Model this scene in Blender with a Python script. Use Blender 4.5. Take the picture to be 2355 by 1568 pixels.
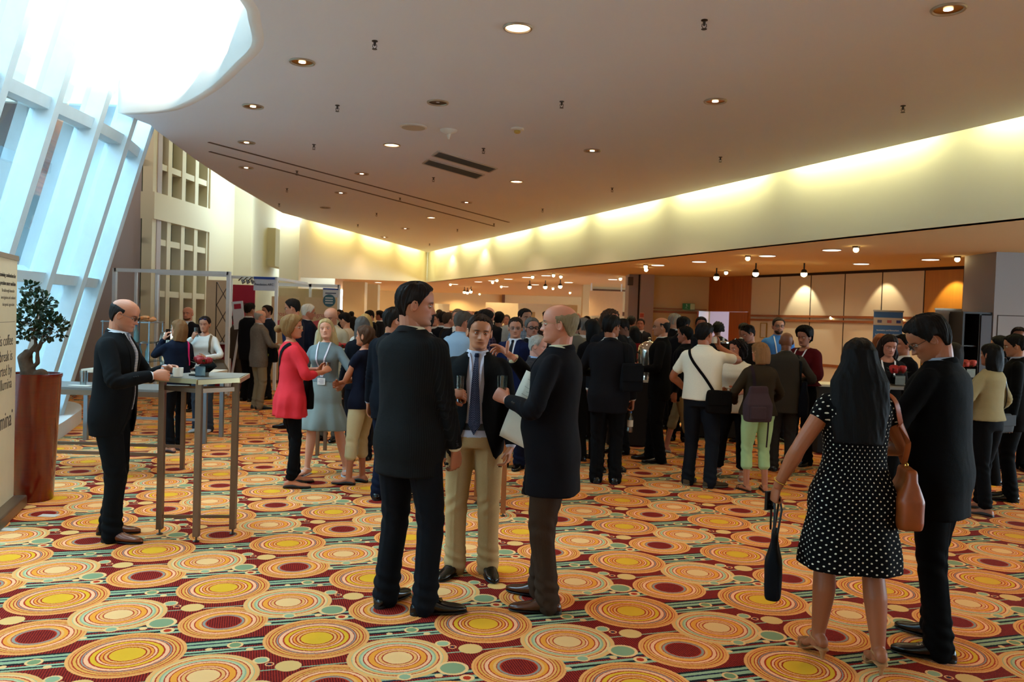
import bpy, math, random
import numpy as np
from mathutils import Vector, Matrix, noise
from mathutils.bvhtree import BVHTree
from mathutils.geometry import tessellate_polygon, intersect_line_line_2d
random.seed(7); rng = np.random.RandomState(7)
for o in list(bpy.data.objects): bpy.data.objects.remove(o)
SC = bpy.context.scene; COL = SC.collection
PI = math.pi
# ------------------------------------------------------------ camera
F_PX, EYE, HORIZON, ROLL = 1880.0, 1.70, 733.75, 0.0323      # pixels of a 2355 x 1568 frame
TILT = math.atan((784 - HORIZON) / F_PX)
def cam_axes():
    f = Vector((0, math.cos(TILT), -math.sin(TILT)))
    r = Vector((1, 0, 0)); u = r.cross(f)
    c, s = math.cos(ROLL), math.sin(ROLL)
    # picture content turns clockwise by ROLL: camera turned anticlockwise
    return (r * c + u * s), (u * c - r * s), f
cd = bpy.data.cameras.new('camera'); cam = bpy.data.objects.new('camera', cd); COL.objects.link(cam)
R_, U_, F_ = cam_axes()
cam.matrix_world = Matrix(((R_.x, U_.x, -F_.x, 0), (R_.y, U_.y, -F_.y, 0), (R_.z, U_.z, -F_.z, EYE), (0, 0, 0, 1)))
cd.sensor_width = 36; cd.lens = 36 * F_PX / 2355; cd.clip_end = 300; cd.clip_start = .05
cd.dof.use_dof = True; cd.dof.focus_distance = 5.2; cd.dof.aperture_fstop = 5.0
SC.camera = cam
SC.cycles.max_bounces = 6; SC.cycles.adaptive_threshold = .025; SC.cycles.glossy_bounces = 2; SC.cycles.transmission_bounces = 3; SC.cycles.transparent_max_bounces = 10
SC.view_settings.view_transform = 'Standard'; SC.view_settings.look = 'None'
SC.view_settings.gamma = 1; SC.view_settings.exposure = 0.15; SC.view_settings.use_curve_mapping = False
# ------------------------------------------------------------ world
W = bpy.data.worlds.new('world'); SC.world = W; W.use_nodes = True
bg = W.node_tree.nodes['Background']; bg.inputs[0].default_value = (.58, .82, 1.0, 1); bg.inputs[1].default_value = 12
LIGHT = dict(high=30, low=26, cove=11.0, spot=20)
def ray(px, py):
    x, y = px - 1177.5, py - 784; c, s = math.cos(ROLL), math.sin(ROLL)
    x, y = c * x + s * y, -s * x + c * y
    return Vector((x, F_PX * math.cos(TILT) - y * math.sin(TILT), -(y * math.cos(TILT) + F_PX * math.sin(TILT))))
def at_z(px, py, z): r = ray(px, py); return r * ((z - EYE) / r.z) + Vector((0, 0, EYE))
def at_y(px, py, Y): r = ray(px, py); return r * (Y / r.y) + Vector((0, 0, EYE))
# ------------------------------------------------------------ materials
MC = {}
def lin(c):
    if isinstance(c, str):
        c = c.lstrip('#'); c = ''.join(q * 2 for q in c) if len(c) == 3 else c; c = [int(c[i:i+2], 16) / 255 for i in (0, 2, 4)]
        c = [v / 12.92 if v <= .04045 else ((v + .055) / 1.055) ** 2.4 for v in c]
    return tuple(c[:3]) + (1,)
class G:
    """small node-graph helper"""
    def __init__(s, name):
        s.m = bpy.data.materials.new(name); s.m.use_nodes = True; s.t = s.m.node_tree
        s.b = s.t.nodes['Principled BSDF']; s.out = s.t.nodes['Material Output']
    def n(s, typ, **kw):
        x = s.t.nodes.new(typ)
        for k, v in kw.items():
            setattr(x, k, v)
        return x
    def put(s, x, sock):
        if hasattr(x, 'is_output') or isinstance(x, bpy.types.NodeSocket): s.t.links.new(x, sock)
        else: sock.default_value = x
    def math(s, op, a, b=0., c=0.):
        x = s.n('ShaderNodeMath', operation=op); s.put(a, x.inputs[0]); s.put(b, x.inputs[1]); s.put(c, x.inputs[2]); return x.outputs[0]
    def mix(s, f, a, b, bt='MIX'):
        x = s.n('ShaderNodeMixRGB', blend_type=bt); s.put(f, x.inputs[0]); s.put(a, x.inputs[1]); s.put(b, x.inputs[2]); return x.outputs[0]
    def ramp(s, f, stops, interp='CONSTANT'):
        x = s.n('ShaderNodeValToRGB'); r = x.color_ramp; r.interpolation = interp
        while len(r.elements) > 1: r.elements.remove(r.elements[-1])
        r.elements[0].position = stops[0][0]; r.elements[0].color = lin(stops[0][1])
        for p, c in stops[1:]:
            e = r.elements.new(p); e.color = lin(c)
        s.put(f, x.inputs[0]); return x.outputs[0]
    def coord(s, kind='Object'): return s.n('ShaderNodeTexCoord').outputs[kind]
    def mapping(s, v, scale): x = s.n('ShaderNodeMapping'); s.put(v, x.inputs[0]); x.inputs['Scale'].default_value = scale; return x.outputs[0]
    def noise(s, v, scale, detail=2, rough=.5):
        x = s.n('ShaderNodeTexNoise'); s.put(v, x.inputs['Vector']); x.inputs['Scale'].default_value = scale; x.inputs['Detail'].default_value = detail
        x.inputs['Roughness'].default_value = rough; return x.outputs[0]
    def bump(s, h, strength=.3, dist=.01):
        x = s.n('ShaderNodeBump'); s.put(h, x.inputs['Height']); x.inputs['Strength'].default_value = strength; x.inputs['Distance'].default_value = dist
        s.t.links.new(x.outputs[0], s.b.inputs['Normal'])
    def base(s, c): s.put(c, s.b.inputs['Base Color'])
    def set(s, **kw):
        for k, v in kw.items(): s.b.inputs[k.replace('_', ' ')].default_value = v
def plain(name, col, rough=.6, metal=0., var=.06, spec=.4, scale=9):
    key = (name, str(col), rough, metal)
    if key in MC: return MC[key]
    g = G(name); c = lin(col)
    nz = g.noise(g.coord(), scale, 3)
    g.base(g.mix(nz, tuple(v * (1 - var) for v in c[:3]) + (1,), tuple(min(1, v * (1 + var)) for v in c[:3]) + (1,)))
    g.set(Roughness=rough, Metallic=metal); g.b.inputs['Specular IOR Level'].default_value = spec
    MC[key] = g.m; return g.m
def fabric(col, name='fabric', rough=.85, weave=420, fold=.5, pat=None, sheen=.0, spec=.08):
    key = ('fab', name, str(col), pat, rough)
    if key in MC: return MC[key]
    g = G(name); c = lin(col); co = g.coord()
    w = g.noise(co, weave, 1); w2 = g.noise(co, 14, 3)
    cc = g.mix(w, tuple(v * .75 for v in c[:3]) + (1,), tuple(min(1, v * 1.25) for v in c[:3]) + (1,))
    if pat:
        a = g.n('ShaderNodeAttribute', attribute_name='pat'); sp = g.n('ShaderNodeSeparateXYZ'); g.put(a.outputs['Vector'], sp.inputs[0])
        u, v = sp.outputs[0], sp.outputs[1]
        if pat[0] == 'dots':
            s_ = pat[1]; r_ = pat[2]
            def dd(ou, ov):
                fu = g.math('SUBTRACT', g.math('FRACT', g.math('ADD', g.math('DIVIDE', u, s_), ou)), .5)
                fv = g.math('SUBTRACT', g.math('FRACT', g.math('ADD', g.math('DIVIDE', v, s_), ov)), .5)
                return g.math('SQRT', g.math('ADD', g.math('MULTIPLY', fu, fu), g.math('MULTIPLY', fv, fv)))
            d = g.math('MINIMUM', dd(0, 0), dd(.5, .5)); m = g.math('LESS_THAN', d, r_ / s_)
            cc = g.mix(m, cc, lin(pat[3]))
        elif pat[0] == 'pin':
            m = g.math('LESS_THAN', g.math('FRACT', g.math('DIVIDE', u, pat[1])), pat[2]); cc = g.mix(m, cc, lin(pat[3]))
        elif pat[0] == 'check':
            m = g.math('MAXIMUM', g.math('LESS_THAN', g.math('FRACT', g.math('DIVIDE', u, pat[1])), pat[2]), g.math('LESS_THAN', g.math('FRACT', g.math('DIVIDE', v, pat[1])), pat[2])); cc = g.mix(m, cc, lin(pat[3]))
        elif pat[0] == 'mottle':
            m = g.math('GREATER_THAN', g.noise(co, 240, 2), .52); cc = g.mix(m, cc, lin(pat[3]))
    g.base(cc); g.set(Roughness=rough); g.b.inputs['Sheen Weight'].default_value = sheen; g.b.inputs['Specular IOR Level'].default_value = spec
    g.bump(g.math('ADD', g.math('MULTIPLY', w, .12), g.math('MULTIPLY', w2, fold)), .5, .012)
    MC[key] = g.m; return g.m
def emit(name, col, s):
    key = ('em', name, str(col), s)
    if key in MC: return MC[key]
    g = G(name); c = lin(col); g.base(c); g.b.inputs['Emission Color'].default_value = c; g.b.inputs['Emission Strength'].default_value = s
    MC[key] = g.m; return g.m
def metal(col='#b9b6b0', rough=.32): return plain('brushed_metal', col, rough, .9, .05)
def glassm(tint='#eaf6f5', name='clear_glass', refl=.10):
    key = (name, tint)
    if key in MC: return MC[key]
    g = G(name); tr = g.n('ShaderNodeBsdfTransparent'); tr.inputs[0].default_value = lin(tint)
    gl = g.n('ShaderNodeBsdfGlossy'); gl.inputs['Roughness'].default_value = .03
    fr = g.n('ShaderNodeFresnel'); fr.inputs[0].default_value = 1.45
    mx = g.n('ShaderNodeMixShader'); g.put(g.math('ADD', g.math('MULTIPLY', fr.outputs[0], .55), refl * .12), mx.inputs[0])
    g.put(tr.outputs[0], mx.inputs[1]); g.put(gl.outputs[0], mx.inputs[2]); g.put(mx.outputs[0], g.out.inputs[0])
    MC[key] = g.m; return g.m
def wood(col, dark, name='wood_veneer', rough=.4):
    key = (name, str(col))
    if key in MC: return MC[key]
    g = G(name); v = g.mapping(g.coord(), (6, 6, .5)); n1 = g.noise(v, 3, 5, .6)
    g.base(g.mix(n1, lin(dark), lin(col))); g.set(Roughness=rough); MC[key] = g.m; return g.m
def wallm(col, name='painted_wall', rough=.8):
    key = (name, str(col))
    if key in MC: return MC[key]
    g = G(name); c = lin(col); v = g.coord(); n1 = g.noise(v, 1.2, 4); n2 = g.noise(v, 180, 2)
    g.base(g.mix(n1, tuple(x * .96 for x in c[:3]) + (1,), c)); g.set(Roughness=rough); g.bump(n2, .08, .004); MC[key] = g.m; return g.m
# ------------------------------------------------------------ meshes
class MB:
    def __init__(s): s.v = []; s.f = []; s.mi = []; s.k = 0
    def add(s, V, Fs):
        b = len(s.v); s.v.extend([tuple(map(float, p)) for p in V]); s.f.extend([tuple(i + b for i in f) for f in Fs]); s.mi.extend([s.k] * len(Fs)); return s
    def box(s, lo, hi, M=None):
        x0, y0, z0 = lo; x1, y1, z1 = hi
        V = [(x0,y0,z0),(x1,y0,z0),(x1,y1,z0),(x0,y1,z0),(x0,y0,z1),(x1,y0,z1),(x1,y1,z1),(x0,y1,z1)]
        if M: V = [M @ Vector(v) for v in V]
        return s.add(V, [(3,2,1,0),(4,5,6,7),(0,1,5,4),(1,2,6,5),(2,3,7,6),(3,0,4,7)])
    def bar(s, a, b, w, h=None, up=(0, 0, 1)):
        a, b = Vector(a), Vector(b); h = h or w; d = (b - a); L = d.length; d.normalize(); u = Vector(up)
        if abs(d.dot(u)) > .99: u = Vector((0, 1, 0))
        x = d.cross(u).normalized(); z = x.cross(d)
        V = [p + x * i * w / 2 + z * j * h / 2 for p in (a, b) for i, j in ((-1,-1),(1,-1),(1,1),(-1,1))]
        return s.add(V, [(3,2,1,0),(4,5,6,7),(0,1,5,4),(1,2,6,5),(2,3,7,6),(3,0,4,7)])
    def rings(s, RS, cap=True, close=True):
        n = len(RS[0]); b = []
        V = [p for r in RS for p in r]; Fs = []
        for i in range(len(RS) - 1):
            for j in range(n if close else n - 1):
                k = (j + 1) % n; Fs.append((i*n+j, i*n+k, (i+1)*n+k, (i+1)*n+j))
        if cap and close: Fs.append(tuple(range(n-1, -1, -1))); Fs.append(tuple((len(RS)-1)*n + j for j in range(n)))
        return s.add(V, Fs)
    def lathe(s, prof, c=(0, 0, 0), n=24, cap=True, M=None):
        RS = []
        for r, z in prof:
            ring = [Vector((r * math.cos(2*PI*i/n), r * math.sin(2*PI*i/n), z)) for i in range(n)]
            if M: ring = [M @ p for p in ring]
            RS.append([p + Vector(c) for p in ring])
        return s.rings(RS, cap)
    def tube(s, pts, r, n=8, cap=True, flat=1.):
        pts = [Vector(p) for p in pts]; m = len(pts); rr = r if hasattr(r, '__len__') else [r] * m
        RS = []; u = None
        for i, p in enumerate(pts):
            d = (pts[min(i+1, m-1)] - pts[max(i-1, 0)]).normalized()
            if u is None: u = d.cross(Vector((0, 0, 1)) if abs(d.z) < .9 else Vector((0, 1, 0))).normalized()
            u = (u - d * u.dot(d)).normalized(); w = d.cross(u)
            RS.append([p + u * rr[i] * math.cos(2*PI*j/n) + w * rr[i] * flat * math.sin(2*PI*j/n) for j in range(n)])
        return s.rings(RS, cap)
    def ball(s, c, r, n=12, m=8, M=None):
        r = r if hasattr(r, '__len__') else (r, r, r); RS = []
        for i in range(m + 1):
            a = -PI/2 + PI * (i + .001 if i == 0 else (i - .001 if i == m else i)) / m
            ring = [Vector((r[0]*math.cos(a)*math.cos(2*PI*j/n), r[1]*math.cos(a)*math.sin(2*PI*j/n), r[2]*math.sin(a))) for j in range(n)]
            if M: ring = [M @ p for p in ring]
            RS.append([p + Vector(c) for p in ring])
        return s.rings(RS, True)
    def prism(s, poly, z0, z1):
        n = len(poly); V = [(p[0], p[1], z0) for p in poly] + [(p[0], p[1], z1) for p in poly]
        A = sum(poly[i][0]*poly[(i+1)%n][1] - poly[(i+1)%n][0]*poly[i][1] for i in range(n))
        if n > 5: T_ = [tuple(t) for t in tessellate_polygon([[Vector((p[0], p[1], 0)) for p in poly]])]; Fs = T_ + [tuple(i + n for i in t) for t in T_]
        else: Fs = [tuple(range(n)), tuple(range(n, 2*n))] if A < 0 else [tuple(range(n-1, -1, -1)), tuple(range(n, 2*n))]
        for i in range(n):
            j = (i+1) % n; Fs.append((i, j, n+j, n+i))
        return s.add(V, Fs)
    def quad(s, a, b, c, d): return s.add([a, b, c, d], [(0, 1, 2, 3)])
    def torus(s, c, R, r, n=20, m=8, M=None, sq=(1, 1)):
        V = []; Fs = []
        for i in range(n):
            for j in range(m):
                a, b = 2*PI*i/n, 2*PI*j/m; p = Vector(((R + r*math.cos(b))*math.cos(a)*sq[0], (R + r*math.cos(b))*math.sin(a)*sq[1], r*math.sin(b)))
                if M: p = M @ p
                V.append(p + Vector(c)); Fs.append((i*m+j, ((i+1) % n)*m+j, ((i+1) % n)*m+(j+1) % m, i*m+(j+1) % m))
        return s.add(V, Fs)
    def mesh(s, name, mats=(), smooth=False):
        me = bpy.data.meshes.new(name); me.from_pydata(s.v, [], s.f)
        for m in mats: me.materials.append(m)
        if len(mats) > 1: me.polygons.foreach_set('material_index', s.mi)
        if smooth:
            me.polygons.foreach_set('use_smooth', [True] * len(me.polygons))
        me.update(); return me
    def obj(s, name, mat, parent=None, smooth=False, bevel=0.):
        mats = mat if isinstance(mat, (list, tuple)) else [mat]
        o = bpy.data.objects.new(name, s.mesh(name, mats, smooth)); COL.objects.link(o); o.parent = parent
        if bevel:
            b = o.modifiers.new('bevel', 'BEVEL'); b.width = bevel; b.segments = 2; b.limit_method = 'ANGLE'
        if smooth:
            try: o.data.set_sharp_from_angle(angle=math.radians(45))
            except Exception: pass
        return o
def tag(o, label=None, cat=None, group=None, kind=None):
    for k, v in (('label', label), ('category', cat), ('group', group), ('kind', kind)):
        if v: o[k] = v
    return o
def thing(name, label, cat, loc=(0, 0, 0), rz=0, group=None):
    o = bpy.data.objects.new(name, None); COL.objects.link(o); o.location = loc; o.rotation_euler = (0, 0, rz); o.empty_display_size = .1
    return tag(o, label, cat, group)
def struct(name, mb, mat, smooth=False): return tag(mb.obj(name, mat, None, smooth), kind='structure')
def copy_tree(o, parent=None):
    c = o.copy(); COL.objects.link(c); c.parent = parent
    for ch in o.children: copy_tree(ch, c)
    return c
def scr_graph():
    with bpy.context.temp_override(scene=SCR, view_layer=SCR.view_layers[0]):
        dg = bpy.context.evaluated_depsgraph_get()
    dg.update(); return dg
def bevel_text(txt, size, mat, M, parent=None, name='lettering', align='LEFT', font=None, ext=.0008, bold=0., xs=1.):
    cu = bpy.data.curves.new(name, 'FONT'); cu.body = txt; cu.size = size; cu.extrude = ext; cu.align_x = align; cu.offset = bold; cu.resolution_u = 3
    t = bpy.data.objects.new(name, cu); SCR.collection.objects.link(t); dg = scr_graph()
    me = bpy.data.meshes.new_from_object(t.evaluated_get(dg)); me.transform(Matrix.Diagonal((xs, 1, 1, 1))); me.transform(M); me.materials.clear(); me.materials.append(mat)
    bpy.data.objects.remove(t); bpy.data.curves.remove(cu)
    o = bpy.data.objects.new(name, me); COL.objects.link(o); o.parent = parent; return o
SCR = bpy.data.scenes.new('scratch')
def crom(P, n=6):
    out = []
    for i in range(len(P) - 1):
        p = [np.array(P[max(0, i-1)], float), np.array(P[i], float), np.array(P[i+1], float), np.array(P[min(len(P)-1, i+2)], float)]
        for k in range(n):
            t = k / n; out.append(tuple(.5 * ((2*p[1]) + (-p[0]+p[2])*t + (2*p[0]-5*p[1]+4*p[2]-p[3])*t*t + (-p[0]+3*p[1]-3*p[2]+p[3])*t**3)))
    out.append(tuple(P[-1])); return out
# ------------------------------------------------------------ floor: circle carpet
def carpet():
    g = G('circle_carpet'); co = g.n('ShaderNodeNewGeometry').outputs['Position']
    nz = g.n('ShaderNodeTexNoise'); g.put(co, nz.inputs['Vector']); nz.inputs['Scale'].default_value = 170; nz.inputs['Detail'].default_value = 1
    off = g.n('ShaderNodeVectorMath', operation='MULTIPLY_ADD'); g.put(nz.outputs['Color'], off.inputs[0]); off.inputs[1].default_value = (.010,)*3; off.inputs[2].default_value = (-.005,)*3
    ad = g.n('ShaderNodeVectorMath', operation='ADD'); g.put(co, ad.inputs[0]); g.put(off.outputs[0], ad.inputs[1])
    sp = g.n('ShaderNodeSeparateXYZ'); g.put(ad.outputs[0], sp.inputs[0]); X, Y = sp.outputs[0], sp.outputs[1]
    ox, oy, ax, ay, bx, by = -1.8335, 3.9609, .8623, .2751, .1177, 1.002
    D = ax*by - ay*bx
    x = g.math('SUBTRACT', X, ox); y = g.math('SUBTRACT', Y, oy)
    u = g.math('ADD', g.math('MULTIPLY', x, by/D), g.math('MULTIPLY', y, -bx/D))
    v = g.math('ADD', g.math('MULTIPLY', x, -ay/D), g.math('MULTIPLY', y, ax/D))
    def dist(cu, cv):
        fu = g.math('SUBTRACT', g.math('FRACT', g.math('ADD', u, .5 - cu)), .5); fv = g.math('SUBTRACT', g.math('FRACT', g.math('ADD', v, .5 - cv)), .5)
        dx = g.math('MULTIPLY_ADD', fu, ax, g.math('MULTIPLY', fv, bx)); dy = g.math('MULTIPLY_ADD', fu, ay, g.math('MULTIPLY', fv, by))
        return g.math('SQRT', g.math('ADD', g.math('MULTIPLY', dx, dx), g.math('MULTIPLY', dy, dy)))
    La = math.hypot(ax, ay); sx = g.math('ADD', g.math('MULTIPLY', X, ax/La), g.math('MULTIPLY', Y, ay/La))
    hat = g.math('MULTIPLY_ADD', g.math('SINE', g.math('MULTIPLY', sx, 2*PI/.0125)), .5, .5)
    hatch = g.mix(hat, lin('#4c0c14'), lin('#992a1c'))
    fv = g.math('FRACT', v)
    MAR, SEA, BLK, NAV = '#000000', '#94aa8e', '#1c1f24', '#232b40'
    stops = [(0, SEA), (.035, NAV), (.05, SEA), (.075, BLK), (.095, MAR), (.25, SEA), (.275, BLK), (.30, '#93aa90'), (.325, MAR), (.345, NAV), (.36, SEA), (.385, BLK), (.40, MAR), (.62, SEA), (.63, MAR), (.90, SEA), (.92, BLK), (.935, '#9ab59c'), (.955, MAR), (.975, BLK)]
    strp = g.ramp(fv, stops); lum = g.n('ShaderNodeRGBToBW'); g.put(strp, lum.inputs[0])
    col = g.mix(g.math('GREATER_THAN', lum.outputs[0], .004), hatch, strp)
    YEL, TAN, RED, PEA, ORA, GRY, CRM = '#dcac2e', '#e4a868', '#b0321a', '#f2b490', '#e6993a', '#93908a', '#e8bc88'
    A_ = [(0, YEL), (.30, RED), (.325, TAN), (.375, RED), (.395, ORA), (.44, RED), (.46, PEA), (.50, RED), (.52, YEL), (.60, RED), (.63, PEA), (.70, RED), (.715, GRY), (.745, RED), (.765, TAN), (.80, RED), (.82, '#dca24e'), (.87, RED), (.893, '#e49c58'), (.925, '#c26a3c'), (.94, '#e6a262')]
    B_ = [(0, CRM), (.29, RED), (.32, TAN), (.38, RED), (.40, PEA), (.44, RED), (.46, ORA), (.57, RED), (.59, PEA), (.66, RED), (.68, '#b7bd9b'), (.73, SEA), (.76, TAN), (.81, RED), (.835, CRM), (.89, '#9fb390'), (.905, TAN), (.95, '#dfac72')]
    C_ = [(0, MAR), (.37, RED), (.40, GRY), (.46, RED), (.48, TAN), (.54, ORA), (.62, RED), (.645, PEA), (.72, RED), (.745, TAN), (.79, RED), (.81, '#dca24e'), (.86, RED), (.885, '#e49c58'), (.93, '#c97944'), (.945, '#e6a262')]
    for (cu, cv), r, st in (((.312, .365), .233, C_), ((.577, .628), .25, B_), ((0, 0), .272, A_)):
        d = g.math('DIVIDE', dist(cu, cv), r); cc = g.ramp(d, st)
        if st is C_: cc = g.mix(g.math('LESS_THAN', d, .37), cc, hatch)
        col = g.mix(g.math('LESS_THAN', d, 1.), col, cc)
    for cu, cv, r, st in ((.553, .999, .04, [(0, '#7d9470'), (.7, CRM)]), (.667, .921, .019, [(0, CRM)]), (.43, .969, .017, [(0, CRM)]), (.93, .43, .078, [(0, '#82987a'), (.78, CRM)]),
                          (.684, .386, .038, [(0, SEA), (.7, CRM)]), (.985, .655, .062, [(0, '#dcb478')]), (.87, .70, .022, [(0, NAV), (.5, RED), (.75, CRM)]), (.80, .76, .04, [(0, SEA), (.75, CRM)]),
                          (.035, .30, .036, [(0, RED), (.55, CRM)]), (.87, .36, .02, [(0, CRM)]), (.604, .284, .017, [(0, CRM)])):
        d = g.math('DIVIDE', dist(cu, cv), r); m = g.math('LESS_THAN', d, 1.)
        if len(st) > 1: cc = g.ramp(d, st)
        else: cc = lin(st[0][1])
        col = g.mix(m, col, cc)
    big = g.noise(co, 2.2, 3)
    col = g.mix(.12, col, g.mix(big, (.5, .5, .5, 1), (1, 1, 1, 1)), 'MULTIPLY')
    col = g.mix(1, col, (1, .90, .74, 1), 'MULTIPLY')
    g.base(col); g.set(Roughness=.95); g.b.inputs['Specular IOR Level'].default_value = .1
    pile = g.noise(co, 420, 2); g.bump(pile, .35, .003)
    return g.m
struct('floor', MB().box((-12.2, -4.2, -.1), (18, 47, 0)), carpet())
# ------------------------------------------------------------ room shell
CZ, LZ = 4.05, 3.0
WHT = wallm('#d6d6c8'); CEIL = wallm('#dcdde2', 'ceiling_plaster', .9); CREAM = wallm('#dccfae', 'cream_wall'); CEILO = wallm('#dfc58c', 'low_ceiling', .9)
def pts_z(L, z): return [tuple(at_z(x, y, z)[:2]) for x, y in L]
b0 = Vector((5.59, 9.04)); bd = (Vector((-3.22, 30.81)) - b0).normalized(); bn = Vector((bd.y, -bd.x)) * -1   # bn points into the tall room
def bh(Y, off=0.): t = (Y - b0.y) / bd.y; p = b0 + bd * t + bn * off; return (p.x, p.y)
CORN = (-3.30, 31.0); S5A = (-5.55, 21.1)
s5d = (Vector(CORN) - Vector(S5A)).normalized(); s5n = Vector((s5d.y, -s5d.x))
def s5(t, off=0.): p = Vector(S5A) + s5d * t + s5n * off; return (p.x, p.y)
s5L = (Vector(CORN) - Vector(S5A)).length
# skylight opening in the tall ceiling
key = [(-4.85, 10.1), (-4.30, 9.92), (-3.86, 9.58), (-3.22, 8.80), (-2.66, 7.94), (-2.30, 7.34), (-2.12, 6.70), (-2.05, 6.32), (-2.07, 5.5), (-2.35, 4.6), (-3.0, 3.8), (-4.0, 3.3), (-4.85, 3.2)]
oval = crom(key)
edgeL = pts_z([(362, 302), (450, 367), (530, 420), (590, 455), (650, 490)], CZ)
_q = s5n * .3; _a, _b = Vector(s5(0, .3)), Vector(bh(0, .25)); _m = Matrix(((s5d.x, -bd.x), (s5d.y, -bd.y))).inverted() @ (_b - _a); CEC = tuple(_a + s5d * _m[0])
ce = [(-4.75, -4.2)] + oval[::-1] + [(-4.75, 10.6)] + edgeL + [s5(.4, .3), CEC, bh(-4.2, .25)]
struct('ceiling', MB().prism(ce, CZ, CZ + .12), CEIL)
struct('ceiling_low', MB().prism([bh(-4.2, -.02), (18, -4.2), (18, 47), (-9, 47), (-12.2, 27.3), (S5A[0], 27.3), (S5A[0], 21.3), (CORN[0] - .05, CORN[1] + .1), (CORN[0] + .05, CORN[1])], LZ, LZ + .1), CEILO)
# bulkhead on the right (its lower edge carries the low ceiling), light slot above
m = MB(); a, b = bh(-4.2), bh(31.05); a2, b2 = bh(-4.2, -.18), bh(31.05, -.18)
m.prism([a, b, b2, a2], LZ, CZ + .55); struct('wall_right_bulkhead', m, WHT)
m = MB(); m.prism([bh(-4.2, .4), bh(31, .4), bh(31, -.18), bh(-4.2, -.18)], CZ + .5, CZ + .6)
m.prism([bh(-4.2, .30), bh(31, .30), bh(31, .34), bh(-4.2, .34)], CZ + .12, CZ + .5)
m.prism([s5(0, .4), s5(s5L, .4), s5(s5L, -.2), s5(0, -.2)], CZ + .5, CZ + .6)
m.prism([s5(0, .34), s5(s5L, .34), s5(s5L, .30), s5(0, .30)], CZ + .12, CZ + .5); struct('trim_1', m, WHT)
# far left bulkhead, its lower edge rises towards the corner
m = MB(); p0, p1 = s5(0), s5(s5L); q0, q1 = s5(0, -.15), s5(s5L, -.15); z0, z1 = 2.60, LZ
V = [(*p0, z0), (*p1, z1), (*p1, CZ+.55), (*p0, CZ+.55), (*q0, z0), (*q1, z1), (*q1, CZ+.55), (*q0, CZ+.55)]
m.add(V, [(0,1,2,3), (7,6,5,4), (1,5,6,2), (4,0,3,7), (4,5,1,0), (3,2,6,7)]); struct('wall_back_bulkhead', m, CREAM)
# left wall, stepped
TOP = 6.2; ZK = lambda z: 1.7 + (z - 1.7) * 1.3
S1a, S1b = Vector((-7.51, 17.03)), Vector((-7.23, 21.06)); S2b = Vector((-6.79, 21.12)); S3b = Vector((-7.60, 27.0))
m = MB()
for p, q, z0 in ((S1b, S2b, 0), (S2b, S3b, 0)):
    d = (q - p).normalized(); n = Vector((-d.y, d.x)) * .15
    m.prism([p, q, q + n, p + n], z0, TOP)
m.box((-7.2, 23.6, 3.0), (-6.9, 25.2, 4.1)); m.box((-6.0, 20.9, 0), (-5.5, 21.1, TOP)); m.box((-6.0, 20.95, 0), (-5.9, 27, TOP))
struct('wall_left', m, CREAM)
struct('wall_left_end', MB().box((-12.2, 17.2, 0), (-7.52, 17.4, TOP)), wallm('#bdaea8', 'mauve_wall'))
# window wall of the left side: piers, bands, glazing bars, dark panes
sd = (S1b - S1a); SL = sd.length; sd.normalize(); sn = Vector((sd.y, -sd.x))       # sn points into the room
def s1(t, off=0.): p = S1a + sd * t + sn * off; return (p.x, p.y)
m = MB()
def s1box(mb, t0, t1, z0, z1, o0=0., o1=-.3): mb.prism([s1(t0, o0), s1(t1, o0), s1(t1, o1), s1(t0, o1)], z0, z1)
s1box(m, 2.62, SL, 0, TOP); s1box(m, 0, 2.62, ZK(3.12), ZK(3.55)); s1box(m, 0, 2.62, 0, .6)
struct('wall_left_window', m, CREAM)
for k, (z0, z1, tr) in enumerate(((.6, ZK(3.12), (ZK(1.93), ZK(2.77))), (ZK(3.55), TOP, (ZK(4.0),)))):
    m = MB(); s1box(m, 0, 2.62, z0, z1, -.26, -.28); w = tag(m.obj(f'window_{k+1}', plain('dark_window_pane', '#39412f', .12, 0)), kind='structure')
    f = MB()
    for i in range(5): s1box(f, i*.637, i*.637 + .17 + (.09 if i == 4 else 0), z0, z1, -.04, -.26)
    for z in tr: s1box(f, 0, 2.62, z - .065, z + .065, -.06, -.26)
    f.obj('window_frame', CREAM, w)
m = MB(); m.prism([(-12.2, 11.0), (-4.9, 11.0), edgeL[0], edgeL[2], edgeL[4], (-5.5, 21.0), (-5.5, 27.5), (-12.2, 27.5)], TOP, TOP + .1); struct('ceiling_recess', m, CEIL)
m = MB()
for i in range(len(edgeL) - 1):
    a, b = Vector(edgeL[i]), Vector(edgeL[i+1]); m.prism([a, b, b + Vector((.05, .01)), a + Vector((.05, .01))], CZ + .02, TOP)
m.box((-12.2, 11.25, CZ + .4), (-4.9, 11.35, 8.5)); struct('trim_2', m, WHT)
# drum above the skylight
m = MB(); n = len(oval)
RS = [[Vector((x, y, z)) for x, y in oval] for z in (CZ, 8.5)]
m.rings(RS, False, False); o = struct('wall_skylight', m, wallm('#e9e7e2', 'skylight_plaster'), True)
sol = o.modifiers.new('sol', 'SOLIDIFY'); sol.thickness = .1; sol.offset = 1
# shell behind the camera and round the sides
struct('wall_rear', MB().box((-9, -4.4, 0), (18, -4.2, 8.5)), WHT)
struct('wall_far', MB().box((-9, 47, 0), (18, 47.2, 3.1)), CREAM)
struct('wall_left_far', MB().box((-12.3, 13, 0), (-12.2, 47, TOP)), CREAM)
struct('ceiling_rear', MB().box((-5, -4.3, CZ+.12), (11, -4.2, 8.5)), WHT)
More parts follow.
